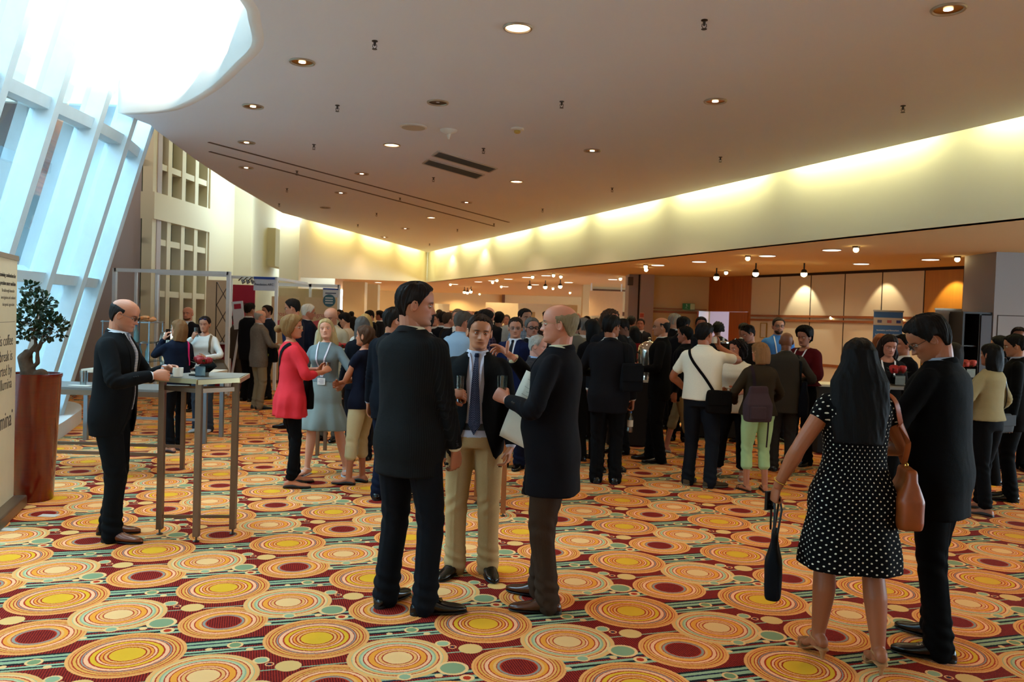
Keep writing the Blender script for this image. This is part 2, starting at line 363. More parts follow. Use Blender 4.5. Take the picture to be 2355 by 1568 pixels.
# ---- right hand walls
PAN = wallm('#d9cfb4', 'panelled_wall'); WD = wood('#b9651f', '#8e4312'); WD2 = wood('#c98a2c', '#b06f1c', 'honey_veneer'); GRYW = wallm('#8b8583', 'grey_column', .7); SEAM = plain('dark_seam', '#2a1d12', .8)
A1, A2 = Vector(at_z(1730, 633.4, LZ)[:2]), Vector(at_z(2291.8, 607.9, LZ)[:2]); wd_ = (A2 - A1); WL = wd_.length; wd_.normalize(); wn = Vector((wd_.y, -wd_.x))
wn = -wn if wn.y > 0 else wn
def wr(t, off=0.): p = A1 + wd_ * t + wn * off; return (p.x, p.y)
def tpx(px):   # distance along the panelled wall met by that picture column
    r = ray(px, 640); M_ = Matrix(((r.x, -wd_.x), (r.y, -wd_.y))); return (M_.inverted() @ A1)[1]
t1 = tpx(2126)
struct('wall_right', MB().prism([wr(0), wr(t1), wr(t1, -.2), wr(0, -.2)], 0, LZ), PAN)
struct('wall_right_wood', MB().prism([wr(t1), wr(WL + 4), wr(WL + 4, -.2), wr(t1, -.2)], 0, LZ), WD2)
m = MB()
for px in (1795, 1866, 1944, 2030, 2127, 2217): t = tpx(px); m.prism([wr(t-.01, .006), wr(t+.01, .006), wr(t+.01, -.01), wr(t-.01, -.01)], 0, LZ)
m.prism([wr(0, .01), wr(WL, .01), wr(WL, -.01), wr(0, -.01)], LZ - .06, LZ); struct('trim_3', m, SEAM)
m = MB()
for z in (1.86, 1.96): m.prism([wr(0, .05), wr(t1, .05), wr(t1, 0), wr(0, 0)], z, z + .05)
for z in (.85,): m.prism([wr(0, .03), wr(t1, .03), wr(t1, 0), wr(0, 0)], z, z + .06)
struct('trim_4', m, wood('#a5622c', '#7c4018', 'rail_wood'))
D0, D1 = Vector((5.25, 22.0)), A1.copy(); dd_ = (D1 - D0); DL = dd_.length; dd_.normalize(); dn = Vector((dd_.y, -dd_.x)); dn = -dn if dn.y > 0 else dn
def dr(t, off=0.): p = D0 + dd_ * t + dn * off; return (p.x, p.y)
m = MB(); m.prism([dr(0), dr(DL), dr(DL, -.15), dr(0, -.15)], 2.08, LZ); m.prism([dr(DL-.08), dr(DL), dr(DL, -.15), dr(DL-.08, -.15)], 0, 2.08)
struct('wall_right_door', m, WD)
m = MB(); m.prism([dr(DL*.52, .02), dr(DL-.08, .02), dr(DL-.08, -.05), dr(DL*.52, -.05)], 0, 2.07); d_ = struct('door_1', m, WD)
MB().tube([(*dr(DL*.56, .07), .95), (*dr(DL*.56, .07), 1.15)], .012).obj('door_handle', metal(), d_)
m = MB(); m.prism([(4.85, 21.35), (5.25, 21.95), (5.21, 21.97), (4.81, 21.37)], 0, 2.07); d_ = struct('door_2', m, WD)
MB().tube([(4.88, 21.36, .95), (4.88, 21.36, 1.15)], .012).obj('door_handle', metal(), d_)
struct('wall_corridor', MB().box((4.9, 24.0, 0), (8.5, 24.1, LZ)), wallm('#cdb9cf', 'lilac_wall'))
struct('wall_middle', MB().box((3.6, 22.0, 0), (5.30, 22.2, LZ)), wallm('#cdb786', 'ochre_wall'))
m = MB(); m.box((3.66, 21.95, 2.0), (5.2, 22.0, 2.06)); m.box((3.66, 21.95, 2.1), (5.2, 22.0, 2.13)); m.box((3.66, 21.97, 0), (3.71, 22.0, 2.0)); struct('trim_5', m, wood('#a5622c', '#7c4018', 'rail_wood'))
m = MB(); m.box((3.08, 21.9, 0), (3.33, 22.6, LZ)); m.box((3.37, 21.7, 0), (3.72, 22.4, LZ)); struct('wall_column', m, wallm('#a59995', 'mauve_column'))
struct('trim_6', MB().box((3.33, 21.88, 0), (3.37, 22.2, LZ)), SEAM)
p = at_z(2292, 579, LZ); struct('wall_column_right', MB().box((p.x, p.y, 0), (p.x + 3, p.y + .9, LZ)), GRYW)
m = MB(); m.box((p.x + .06, p.y - .006, 2.0), (p.x + 3, p.y, 2.012)); m.box((p.x + .06, p.y - .006, 0), (p.x + .072, p.y, 2.0)); struct('trim_7', m, SEAM)
# far walls under the low ceiling
struct('wall_far_right', MB().box((2.6, 30.5, 0), (5.2, 30.7, LZ)), wallm('#cfb88c', 'ochre_wall_far'))
m = MB(); m.box((2.82, 30.44, 0), (2.9, 30.5, 2.9)); m.box((2.6, 30.44, 2.86), (4.6, 30.5, 2.92)); m.box((2.82, 30.44, 1.95), (4.4, 30.5, 2.1)); struct('trim_8', m, wood('#6d4424', '#4d2c16', 'dark_rail'))
m = MB(); m.box((-.62, 43.9, 1.9), (-.45, 44.2, LZ)); m.box((-6, 43.95, 1.95), (-.5, 44.05, 2.05)); struct('trim_9', m, wood('#6d4424', '#4d2c16', 'dark_rail'))
struct('wall_far_middle', MB().box((-9, 44.1, 0), (6, 44.3, LZ)), wallm('#d2b27c', 'tan_wall'))
m = MB()
for x0, x1, Y in ((787, 838, 33), (838, 868, 35), (700, 735, 36), (1340, 1362, 29)):
    a, b = at_y(x0, 700, Y), at_y(x1, 700, Y); m.box((a.x, Y, 0), (b.x, Y + .6, LZ))
struct('wall_pillars', m, wallm('#d8c79a', 'pillar_paint'))
# ---- sloped glass facade on the left
FM = plain('facade_frame', '#b4c6ce', .5); GL = glassm('#dff3f6', 'facade_glass')
Yb = [11.14, 10.29, 9.44, 8.58, 7.72, 6.87, 6.0, 5.1, 4.2, 3.3, 2.4, 1.5, .6, -.3, -1.2, -2.1, -3.0, -4.1]
def X0(Y): return -4.80 - max(0, Y - 9.6) ** 1.6 * .13 - max(0, Y - 11.2) * 1.0
SLP = .295
def fx(Y, z, o=0.): return X0(Y) + SLP * (z - 3.78) + o
for i in range(len(Yb) - 1):
    Y1, Y0 = Yb[i], Yb[i+1]; g_ = MB()
    w = MB(); w.add([(fx(Y1, .2, -.2), Y1, .2), (fx(Y0, .2, -.2), Y0, .2), (fx(Y0, 8.4, -.2), Y0, 8.4), (fx(Y1, 8.4, -.2), Y1, 8.4)], [(0, 1, 2, 3)])
    wn_ = tag(w.obj(f'window_{i+3}', GL), kind='structure')
    f = MB(); z0, z1 = .18, 8.4
    f.add([(fx(Y1, z, o), Y1 + dy, z) for z in (z0, z1) for o, dy in ((-.26, -.05), (0, -.05), (0, .05), (-.26, .05))], [(3,2,1,0),(4,5,6,7),(0,1,5,4),(1,2,6,5),(2,3,7,6),(3,0,4,7)])
    f.obj('mullion', FM, wn_)
    t = MB()
    for z in (.26, 2.0, 3.78, 5.55, 7.3):
        t.add([(fx(Y, z+dz, o), Y, z+dz) for Y in (Y0, Y1) for o, dz in ((-.24, -.06), (-.06, -.06), (-.06, .06), (-.24, .06))], [(3,2,1,0),(4,5,6,7),(0,1,5,4),(1,2,6,5),(2,3,7,6),(3,0,4,7)])
    t.obj('transom', FM, wn_)
pl = crom([(-5.0, -4.2), (-5.0, 3), (-5.05, 7.8), (-5.3, 9), (-5.62, 10.1), (-5.92, 11), (-6.3, 12), (-6.8, 12.7), (-7.6, 13.1)], 6)
struct('trim_10', MB().prism(pl + [(-8, 13.1), (-8, -4.2)], 0, .19), plain('plinth_white', '#d9dcdc', .5))
m = MB()
for Y0_, Y1_ in ((11.19, 11.9), (11.9, 12.6), (12.6, 13.3)):
    m.add([(fx(Y, z, o), Y, z) for z in (.18, TOP) for Y, o in ((Y0_, 0), (Y1_, 0), (Y1_, -.2), (Y0_, -.2))], [(3,2,1,0),(4,5,6,7),(0,1,5,4),(1,2,6,5),(2,3,7,6),(3,0,4,7)])
m.box((-12.2, 13.2, 0), (-7.9, 13.3, TOP)); struct('wall_facade_end', m, FM)
# ---- outside, seen through the glass
OUT = plain('outdoor_concrete', '#8fa6b0', .8)
struct('ground_outside', MB().box((-40, -12, -.3), (-5.6, 30, -.12)), plain('outdoor_paving', '#7f8c90', .9))
b = thing('building', 'white stepped building with balcony slabs beyond the sloped glass wall', 'building', (-13, 9, -.12))
m = MB(); m.box((-6, -14, 0), (-1.6, 9, 6.9)); m.obj('wall', plain('outdoor_render_brown', '#4f423c', .85), b)
m = MB()
for z in (3.3, 6.9): m.box((-6, -14, z), (-.2, 9, z + .55))
for y in (-12, -7.5, -3.0, 1.5, 6.0): m.box((-.75, y, 0), (-.35, y + .4, 7))
m.obj('balcony_slab', OUT, b)
for k in range(9): MB().tube([(-.15, -14, 3.95 + k * .13), (-.15, 8.9, 3.95 + k * .13)], .018, 6).obj('rail', plain('white_rail', '#e8ecee', .4), b)
c_ = thing('canopy', 'white glazed entrance canopy on slender posts outside the glass wall', 'canopy', (-8.2, 8, -.12))
m = MB()
for y in (-7, -4.4, -1.8, .8, 3.4, 6.0): m.bar((-1.6, y, 0), (-1.6, y, 4.4), .12); m.bar((-2.6, y, 4.7), (1.0, y, 3.9), .12, .2); m.bar((.5, y, 0), (.5, y, 4.0), .1)
for x, z in ((-2.6, 4.7), (1.0, 3.9), (-.8, 4.3)): m.bar((x, -7, z), (x, 6, z), .1, .16)
for z in (1.2, 2.5): m.bar((.5, -7, z), (.5, 6, z), .07)
m.obj('frame', OUT, c_)
# ------------------------------------------------------------ lights of the room
def area(name, loc, size, power, col, rot=None, sizey=None, d=None):
    l = bpy.data.lights.new(name, 'AREA'); l.energy = power; l.color = col; l.shape = 'RECTANGLE' if sizey else 'DISK'; l.size = size
    if sizey: l.size_y = sizey
    o = bpy.data.objects.new(name, l); COL.objects.link(o); o.location = loc
    if d is not None: o.rotation_euler = Vector(d).to_track_quat('-Z', 'Y').to_euler()
    return o
def spot(name, loc, power, col, ang=120, blend=.6, r=.05, d=(0, 0, -1)):
    l = bpy.data.lights.new(name, 'SPOT'); l.energy = power; l.color = col; l.spot_size = math.radians(ang); l.spot_blend = blend; l.shadow_soft_size = r
    o = bpy.data.objects.new(name, l); COL.objects.link(o); o.location = loc; o.rotation_euler = Vector(d).to_track_quat('-Z', 'Y').to_euler(); return o
WARM = (1, .72, .44); YELW = (1, .92, .46)
def cove(P, Q, seg, off):
    P, Q = Vector(P), Vector(Q); L = (Q - P).length; n = max(1, round(L / seg)); d = (Q - P).normalized()
    for i in range(n):
        c = P + d * (i + .5) * L / n
        o = area('cove_light', (c.x, c.y, CZ + .30), L / n * .80, LIGHT['cove'] * L / n, YELW, sizey=.06)
        z = Vector((off.x * .55, off.y * .55, 1.)).normalized(); x = Vector((d.x, d.y, 0)); y = z.cross(x)
        o.matrix_world = Matrix(((x.x, y.x, z.x, c.x), (x.y, y.y, z.y, c.y), (x.z, y.z, z.z, CZ + .30), (0, 0, 0, 1)))
for x, y, d_ in ((-3.0, 8.2, (-.2, .5, 1)), (-2.5, 6.2, (.6, 0, 1)), (-3.9, 9.3, (0, .6, 1)), (-3.2, 4.6, (.6, -.5, 1))):
    area('skylight_fill_light', (x - .25, y - .2, CZ + .2), .9, 42, (1, .93, .80), sizey=.1, d=(d_[0], d_[1], 1.6))  # added warm fill hidden above the ceiling edge, brightens the drum walls
area('cove_light', (-7.6, 15.2, TOP - .3), 2., 26, (1, .9, .8), sizey=.4, d=(-.2, .7, -1))  # added fill for the mauve end wall, standing in for daylight; no cove here
cove(bh(30.4, .20), bh(1.0, .20), 3.1, bn)
cove(s5(.5, .20), s5(s5L - .3, .20), 3.0, s5n)
area('cove_light', (-6.3, 23, TOP - .3), 2.5, 8, YELW, sizey=.3, d=(-.5, 0, -1))
area('cove_light', (-6.0, 20.5, TOP - .3), .8, 5, YELW, sizey=.2, d=(-.5, .4, -1))
area('cove_light', (-6.2, 18, TOP - .2), 2.5, 9, YELW, sizey=.3, d=(-.5, 0, -1))
area('cove_light', (-5.63, 20.7, CZ + .3), .5, 12, YELW, sizey=.1, d=(0, .4, -1))
RIM = plain('downlight_rim', '#a89a88', .4, .6); REF = plain('brass_reflector', '#c9973f', .25, .9); DARKM = plain('dark_reflector', '#4a4136', .5, .4)
highs = [(1191,63,2),(695,142,1),(582,244,1),(567,327,1),(566,385,1),(832,399,1),(901,333,2),(784,443,1),(1073,465,1),(992,500,2),(1188,417,2),(1362,346,1),(1645,232,1),(2181,20,1),(748,477,0),(932,525,1),(884,545,1),(1007,235,0)]
def downlight(x, y, z, kind, r=.11, rec=True):
    lab = {0: 'unlit dark round downlight recessed in the tall ceiling', 1: 'round brass-reflector downlight recessed in the tall ceiling', 2: 'bright glowing round downlight recessed in the tall ceiling'}[kind]
    t = thing('ceiling_downlight', lab, 'ceiling light', (x, y, z))
    MB().torus((0, 0, -.004), r, .012, 24, 6).obj('trim_ring', RIM, t, True)
    MB().lathe([(r * .98, -.003), (r * .8, -.002), (.02, -.0015)], n=24, cap=False).obj('reflector', (DARKM, REF, emit('lit_reflector', '#ffd9a0', 5))[kind], t, True)
    if kind: MB().lathe([(r * (.42 if kind == 2 else .30), -.006), (r * (.42 if kind == 2 else .30), -.008), (.005, -.012)], n=16).obj('bulb', emit('downlight_bulb', '#fff0d8', 9 if kind == 2 else 5), t, True)
    return t
for i, (px, py, k) in enumerate(highs):
    p = at_z(px, py, CZ); t = downlight(p.x, p.y, CZ, k)
    t['label'] = t['label'] + ' ' + ['nearest, above the centre', 'right of the skylight edge', 'below the skylight tip', 'left end of the thin slots', 'beyond the slots at far left', 'between sprinklers left of centre', 'left of the speaker disc', 'beyond the slots near the left cove', 'beyond the slots near middle', 'right of the far slots', 'below the twin grilles', 'right of the twin grilles', 'in the right half, mid distance', 'at top right corner', 'close to the left cove', 'deep at the far end', 'deepest near the far corner', 'above the round speaker'][i]
    if k: spot('downlight_lamp', (p.x, p.y, CZ - .03), LIGHT['high'] * (2.2 if k == 2 else 1.2), WARM, 125)
for x, y in ((-.1, 2.4), (-2.0, 3.0), (2.2, 2.0), (4.2, 3.2), (-2.2, -.6), (.6, -1.2), (3.4, -1.0), (5.6, .2), (2.0, 14.5), (.9, 17.5), (-.3, 21), (-1.2, 25), (-2.4, 28), (3.6, 6.3), (1.2, 4.4)):
    if y < 4.5: t = downlight(x, y, CZ, 1); t['label'] = 'round brass-reflector downlight in the ceiling above and behind the viewer'; t['group'] = 'downlights above the viewer'
    spot('downlight_lamp', (x, y, CZ - .03), LIGHT['high'] * (.55 if y < 4.5 else 1.5), WARM, 125)
# sprinklers, detectors, slots and grilles of the tall ceiling
proto = None
places = [(862,94),(1620,46),(776,242),(1292,233),(2077,243),(722,332),(1112,341),(1657,361),(683,393),(997,408),(1408,432),(1248,480),(920,455),(866,490),(1052,527),(1136,514),(660,433),(642,468),(823,516),(988,560)]
where = ['left of the nearest downlight', 'upper right of the nearest downlight', 'right of the skylight', 'above the twin grilles', 'nearest the right bulkhead', 'over the thin slots', 'right beside the twin grilles', 'close to the right bulkhead, mid distance', 'left of the far slot', 'below the twin grilles', 'near the lit bulkhead, farther on', 'by the far end of the slots', 'between the two far slots', 'beyond the second slot', 'far middle of the ceiling', 'at the end of the second slot', 'far left beyond slots', 'close to the stepped left wall', 'far left near the cove', 'nearest the far corner']
for i, (px, py) in enumerate(places):
    p = at_z(px, py, CZ)
    if proto is None:
        t = proto = thing('sprinkler_head', '', 'sprinkler', p)
        MB().lathe([(.026, 0), (.026, -.006), (.01, -.012)], n=14).obj('escutcheon', plain('dark_chrome', '#4a4541', .4, .7), t, True)
        m = MB(); m.lathe([(.011, -.01), (.011, -.035), (.006, -.045)], n=10); m.tube([(.016, 0, -.03), (.018, 0, -.05), (.004, 0, -.068)], .003, 6); m.tube([(-.016, 0, -.03), (-.018, 0, -.05), (-.004, 0, -.068)], .003, 6)
        m.lathe([(.022, -.068), (.022, -.072)], n=12); m.obj('nozzle', plain('dark_chrome', '#4a4541', .4, .7), t)
    else: t = copy_tree(proto); t.location = p
    t['label'] = 'small dark sprinkler head on the tall ceiling, ' + where[i]; t['group'] = 'sprinklers of the tall ceiling'
VM = plain('grille_metal', '#5a5a58', .6, .3); VF = plain('grille_frame', '#b9b2aa', .6)
for k, q in enumerate((((995,357),(1009,346.5),(1142.6,386.4),(1124.7,395)), ((973,375),(986,365),(1112.7,401),(1094.7,410)))):
    P = [at_z(x, y, CZ) for x, y in q]; c = sum(P, Vector()) / 4
    t = thing('air_grille', ('nearer' if k == 0 else 'farther') + ' of the two long grey air grilles set in the tall ceiling', 'air vent', c)
    L_ = [p - c for p in P]
    MB().add([(v.x, v.y, -.006) for v in L_], [(0, 1, 2, 3)]).obj('backing', VM, t)
    m = MB()
    for i in range(4): m.bar(L_[i] + Vector((0, 0, -.008)), L_[(i+1) % 4] + Vector((0, 0, -.008)), .035, .012)
    m.obj('frame', VF, t)
    for j in range(1, 8):
        f = j / 8; MB().bar(L_[0].lerp(L_[1], f) + Vector((0, 0, -.012)), L_[3].lerp(L_[2], f) + Vector((0, 0, -.012)), .008, .01).obj('slat', VM, t)
for k, (a, b) in enumerate((((480,326.5),(1170.6,511)), ((482,348),(1136.6,519.8)))):
    a, b = at_z(*a, CZ), at_z(*b, CZ); m = MB(); m.bar(a + Vector((0,0,-.003)), b + Vector((0,0,-.003)), .045, .01)
    tag(m.obj('ceiling_slot', plain('dark_slot', '#55453a', .8)), ('nearer' if k == 0 else 'farther') + ' of two thin dark linear slots running across the ceiling', 'ceiling slot')
p = at_z(951, 291, CZ); t = thing('ceiling_speaker', 'round white speaker disc in the ceiling left of the detector', 'speaker', p)
MB().lathe([(.17, 0), (.17, -.012), (.15, -.016)], n=28).obj('rim', plain('off_white_plastic', '#d5cdc0', .5), t, True); MB().lathe([(.145, -.017), (.145, -.02)], n=28).obj('mesh_cover', plain('perforated_cream', '#b5a78f', .7), t)
p = at_z(1032, 299, CZ); t = thing('ceiling_beacon', 'small white cone-shaped detector between speaker and lamps', 'detector', p)
MB().lathe([(.11, 0), (.10, -.02), (.03, -.05), (.012, -.11), (.008, -.12)], n=20).obj('cone', plain('off_white_plastic', '#d5cdc0', .5), t, True)
p = at_z(1190, 295, CZ); t = thing('smoke_detector', 'round white smoke detector with yellowed collar right of the cone', 'detector', p)
MB().lathe([(.08, 0), (.08, -.02), (.055, -.03)], n=20).obj('base', plain('off_white_plastic', '#d5cdc0', .5), t, True); MB().lathe([(.04, -.03), (.04, -.055), (.02, -.065)], n=16).obj('sensor', plain('aged_plastic', '#c2a04a', .5), t, True)
# lights of the low ceiling
def ordw(k): return k
flush = [(1513,609,1),(1608,601,0),(1765,587.5,1),(1409,642,0),(1307,649,1),(1913,574,1),(1981,606,0),(2140,596,1),(1256,633,0),(1211,637,0),(1169,641,0),(1132,645,0),(1100,647.5,0),(1046,653,0),(1308,648.6,0),(1231,654,1),(1162,658.6,0),(1030,674,0),(745,646,0),(762,643,0),(870,649,0)]
pf = None
for i, (px, py, br) in enumerate(flush):
    p = at_z(px, py, LZ); 
    if pf is None:
        t = pf = thing('flush_ceiling_lamp', '', 'ceiling light', p); MB().torus((0, 0, -.003), .15, .012, 24, 6).obj('trim_ring', RIM, t, True)
        MB().lathe([(.145, -.004), (.14, -.012), (.01, -.016)], n=24).obj('diffuser', emit('flush_diffuser', '#fff3dd', 3.5), t, True)
    else: t = copy_tree(pf); t.location = p
    t['label'] = 'flush round lamp glowing in the low ceiling'; t['group'] = 'flush lamps of the low ceiling'
    spot('flush_light', (p.x, p.y, LZ - .04), LIGHT['low'] * (1.6 if br else 1.1), WARM, 130)
bulbs = [(1427,640),(1485,611),(1486,618),(1720,590.5),(1670,625),(1969,569),(2202,592),(1036,654),(1143,644),(1133,649),(1153,659),(1225,636),(1273,632),(1290,635),(1272,663.6),(1311,673.6),(1103,677),(705.6,653.6),(750.6,654.5),(808,657.4)]
pb = None
for px, py in bulbs:
    p = at_z(px, py - 3, LZ)
    if pb is None:
        t = pb = thing('bulb_downlight', '', 'ceiling light', p); MB().lathe([(.055, 0), (.055, -.02), (.045, -.03)], n=16).obj('socket', plain('bronze', '#6b4a24', .4, .7), t, True)
        MB().ball((0, 0, -.055), .042, 14, 10).obj('bulb', emit('warm_bulb', '#ffe6a8', 14), t, True)
    else: t = copy_tree(pb); t.location = p
    t['label'] = 'small warm bulb shining below the low ceiling'; t['group'] = 'small bulbs of the low ceiling'
tracks = [(1647.6,636.6),(1738,627.5),(1849,628),(1254,658.8),(1288.5,657.5),(1218,658.7),(1068,670.7),(1075,672),(1083,669.7),(644.5,652.6),(714,653.6),(767,657.4)]
Yt = [14.5, 13.5, 13.0, 25, 24.5, 26, 33, 33.5, 34, 21.5, 28, 28]
pb = None; SPM = plain('black_metal', '#22201e', .4, .5)
for i, (px, py) in enumerate(tracks):
    p = at_z(px, py, LZ - .20) if i < 9 else at_y(px, py, Yt[i])
    if pb is None:
        t = pb = thing('spotlight', '', 'spotlight', p)
        MB().tube([(0, 0, .34), (0, 0, .06)], .016, 8).obj('stem', SPM, t)
        MB().lathe([(.035, .075), (.055, .05), (.062, .01), (.06, -.0)], n=18).obj('housing', SPM, t, True)
        MB().ball((0, 0, -.015), .06, 16, 10).obj('lamp', emit('spot_globe', '#fff0b8', 22), t, True)
    else: t = copy_tree(pb); t.location = p
    t['label'] = 'bright globe spotlight hanging on a short stem ' + ['above the wooden door', 'above the cream wall, middle of three', 'above the cream wall, rightmost of three', 'biggest of the central trio', 'right one of the central trio', 'left one of the central trio', 'left in the tight far cluster', 'middle of the tight far cluster', 'right in the tight far cluster', 'beside the hanging booth sign', 'over the far booths, left', 'over the far booths, right'][i]
    t['group'] = 'globe spotlights'
    for c in t.children:
        if c.name.startswith('stem'): c.scale = (1, 1, max(.2, (LZ + .03 - p.z) / .34) if p.z < LZ else 1)
    if i < 6: spot('globe_light', (p.x, p.y, p.z - .09), LIGHT['spot'] * 1.5, (1, .82, .5), 150, 1)
for px in (1852, 2040, 2200):      # wall washers that draw scallops of light on the panelled wall
    t_ = tpx(px); x, y = wr(t_, .38); spot('wall_washer', (x, y, LZ - .05), 52 if px != 2040 else 30, (1, .9, .62) if px == 1852 else (1, .8, .5), 70, .35, .03, d=(-wn.x * .42, -wn.y * .42, -1))
for x, y, pw in ((-.8, 42.9, 60), (-3.0, 43.2, 60), (1.6, 36, 60), (-4.5, 37, 60), (5, 13, 26), (7.2, 11, 22), (9.5, 12, 20), (-2, 34, 60), (1.5, 27, 60), (6, 17.6, 30), (1.0, 40, 80), (-6.5, 30, 60), (-6.5, 40, 60), (3.4, 17.5, 24), (9, 6, 22), (2.3, 24, 40)):
    spot('low_ceiling_lamp', (x, y, LZ - .04), pw * (2.2 if y > 26 else 1), (1, .76, .42) if y > 20 else WARM, 150)
# ------------------------------------------------------------ people: shared builder (sizes for a 1.75 m adult, scaled at the end)
def sstep(a, b, x): t = np.clip((np.asarray(x, float) - a) / (b - a), 0, 1); return t * t * (3 - 2 * t)
def unit(v): v = Vector(v); return v.normalized() if v.length else v
def frame(d, up=(0, 0, 1)):
    d = unit(d); u = Vector(up)
    if abs(d.dot(u.normalized())) > .97: u = Vector((0, 1, 0))
    x = d.cross(u).normalized(); return x, x.cross(d).normalized(), d
def smooth_mesh(mb, vox, it=3, fac=.5, name='m'):
    me = mb.mesh('t'); o = bpy.data.objects.new('t', me); SCR.collection.objects.link(o)
    r = o.modifiers.new('r', 'REMESH'); r.mode = 'VOXEL'; r.voxel_size = vox; r.adaptivity = 0
    if it: s = o.modifiers.new('s', 'SMOOTH'); s.iterations = it; s.factor = fac
    dg = scr_graph(); m2 = bpy.data.meshes.new_from_object(o.evaluated_get(dg))
    bpy.data.objects.remove(o); bpy.data.meshes.remove(me); m2.name = name; return m2
def gco(me):
    a = np.empty(len(me.vertices) * 3, np.float32); me.vertices.foreach_get('co', a); return a.reshape(-1, 3).astype(float)
def gno(me):
    a = np.empty(len(me.vertices) * 3, np.float32); me.vertex_normals.foreach_get('vector', a); return a.reshape(-1, 3).astype(float)
def sco(me, a): me.vertices.foreach_set('co', a.astype(np.float32).ravel()); me.update()
def cut(me, keepf):
    """drop the faces whose centre fails keepf(centres, normals)"""
    n = len(me.polygons); c = np.empty(n*3, np.float32); me.polygons.foreach_get('center', c); nr = np.empty(n*3, np.float32); me.polygons.foreach_get('normal', nr)
    keep = keepf(c.reshape(-1, 3), nr.reshape(-1, 3)); 
    import bmesh
    bm = bmesh.new(); bm.from_mesh(me); bm.faces.ensure_lookup_table()
    bmesh.ops.delete(bm, geom=[bm.faces[i] for i in np.nonzero(~keep)[0]], context='FACES')
    for it in range(10):            # even out the cut edge
        mv = []
        for v in bm.verts:
            be = [e for e in v.link_edges if e.is_boundary]
            if len(be) == 2: mv.append((v, (be[0].other_vert(v).co + be[1].other_vert(v).co) * .25 + v.co * .5))
        for v, c in mv: v.co = c
    bm.to_mesh(me); bm.free(); me.update()
def join_mesh(name, meshes):
    import bmesh
    bm = bmesh.new()
    for m in meshes: bm.from_mesh(m)
    me = bpy.data.meshes.new(name); bm.to_mesh(me); bm.free()
    for m in meshes: bpy.data.meshes.remove(m)
    return me
def folds(P, N, seed, amp, f=9., stretch=(1, 1, .55), ridge=True):
    r = np.random.RandomState(seed); out = np.zeros(len(P)); Q = P * np.array(stretch)
    warp = .05 * np.stack([np.sin(Q @ r.uniform(-1, 1, 3) * 14 + r.rand() * 6) for _ in range(3)], 1)
    Q = Q + warp
    for k in range(4):
        d = r.normal(size=3); d /= np.linalg.norm(d); s = np.sin(Q @ d * f * (1 + .6 * k) + r.rand() * 6.28)
        out += (1 - 2 * np.abs(s) if ridge else s) / (1 + .8 * k)
    return P + N * (out * amp * .45)[:, None]

def head_surface(fem=False, kx=1., nth=64, nz=44, jaw=1.):
    zf = [0, .006, .014, .03, .042, .052, .062, .078, .10, .115, .132, .15, .175, .195, .21, .220, .2255]
    yf = [.048, .070, .082, .085, .081, .085, .085, .082, .082, .080, .088, .090, .086, .073, .052, .028, .0]
    yb = [-.005, -.012, -.022, -.048, -.062, -.073, -.081, -.090, -.099, -.103, -.106, -.107, -.102, -.088, -.066, -.040, -.012]
    hw = [.020, .034, .044, .054, .059, .062, .064, .068, .0715, .073, .075, .0765, .0735, .063, .048, .030, .008]
    if fem: hw = [h * (.93 if i < 8 else .96) for i, h in enumerate(hw)]
    t = np.linspace(0, 1, nz); z = .2255 * (.5 - .5 * np.cos(PI * t)); z = .6 * z + .4 * .2255 * t
    f, b, w = np.interp(z, zf, yf), np.interp(z, zf, yb), np.interp(z, zf, hw) * kx
    for i_ in range(2):
        for a in (f, b, w): a[1:-1] = (a[:-2] + 2 * a[1:-1] + a[2:]) / 4
    th = np.linspace(0, 2 * PI, nth, endpoint=False)        # 0 = front (+Y), runs to +X
    T, Z = np.meshgrid(th, z); cy = ((f + b) / 2)[:, None]; ry = ((f - b) / 2)[:, None]; rx = w[:, None]
    c, s = np.cos(T), np.sin(T); e = 2 / 2.25
    X = rx * np.sign(s) * np.abs(s) ** e; Y = cy + ry * np.sign(c) * np.abs(c) ** e
    fr = sstep(.0, .5, c)
    G2 = lambda x0, z0, sx, sz: np.exp(-((np.abs(X) - x0) / sx) ** 2 - ((Z - z0) / sz) ** 2)
    N1 = lambda z0, sx, sz: np.exp(-(X / sx) ** 2 - ((Z - z0) / sz) ** 2)
    d = -.011 * G2(.031, .114, .016, .011) + .005 * G2(.030, .132, .022, .007) + .005 * G2(.043, .090, .018, .014) - .004 * G2(.052, .055, .012, .02)
    rz = np.clip((.128 - Z) / .05, 0, 1)
    nose = (.006 + .021 * rz ** 1.3) * sstep(.066, .077, Z) * sstep(.142, .122, Z) * np.exp(-(X / (.0085 + .004 * rz)) ** 2)
    d += nose + .006 * G2(.014, .079, .007, .007) + .0065 * N1(.0565, .021, .0045) - .0045 * N1(.0512, .022, .0018) + .006 * N1(.0455, .019, .0048) - .003 * N1(.036, .018, .005) + .006 * N1(.016, .017, .011) * jaw
    Y = Y + d * fr
    return X, Y, Z, T
def smile_shift(X, Y, Z): pass
def head_grid_mb(mb, Mh, S):
    X, Y, Z, T = S; n = X.shape[1]
    RS = [[Mh @ Vector((X[i, j], Y[i, j], Z[i, j])) for j in range(n - 1, -1, -1)] for i in range(X.shape[0])]
    mb.rings(RS, True)
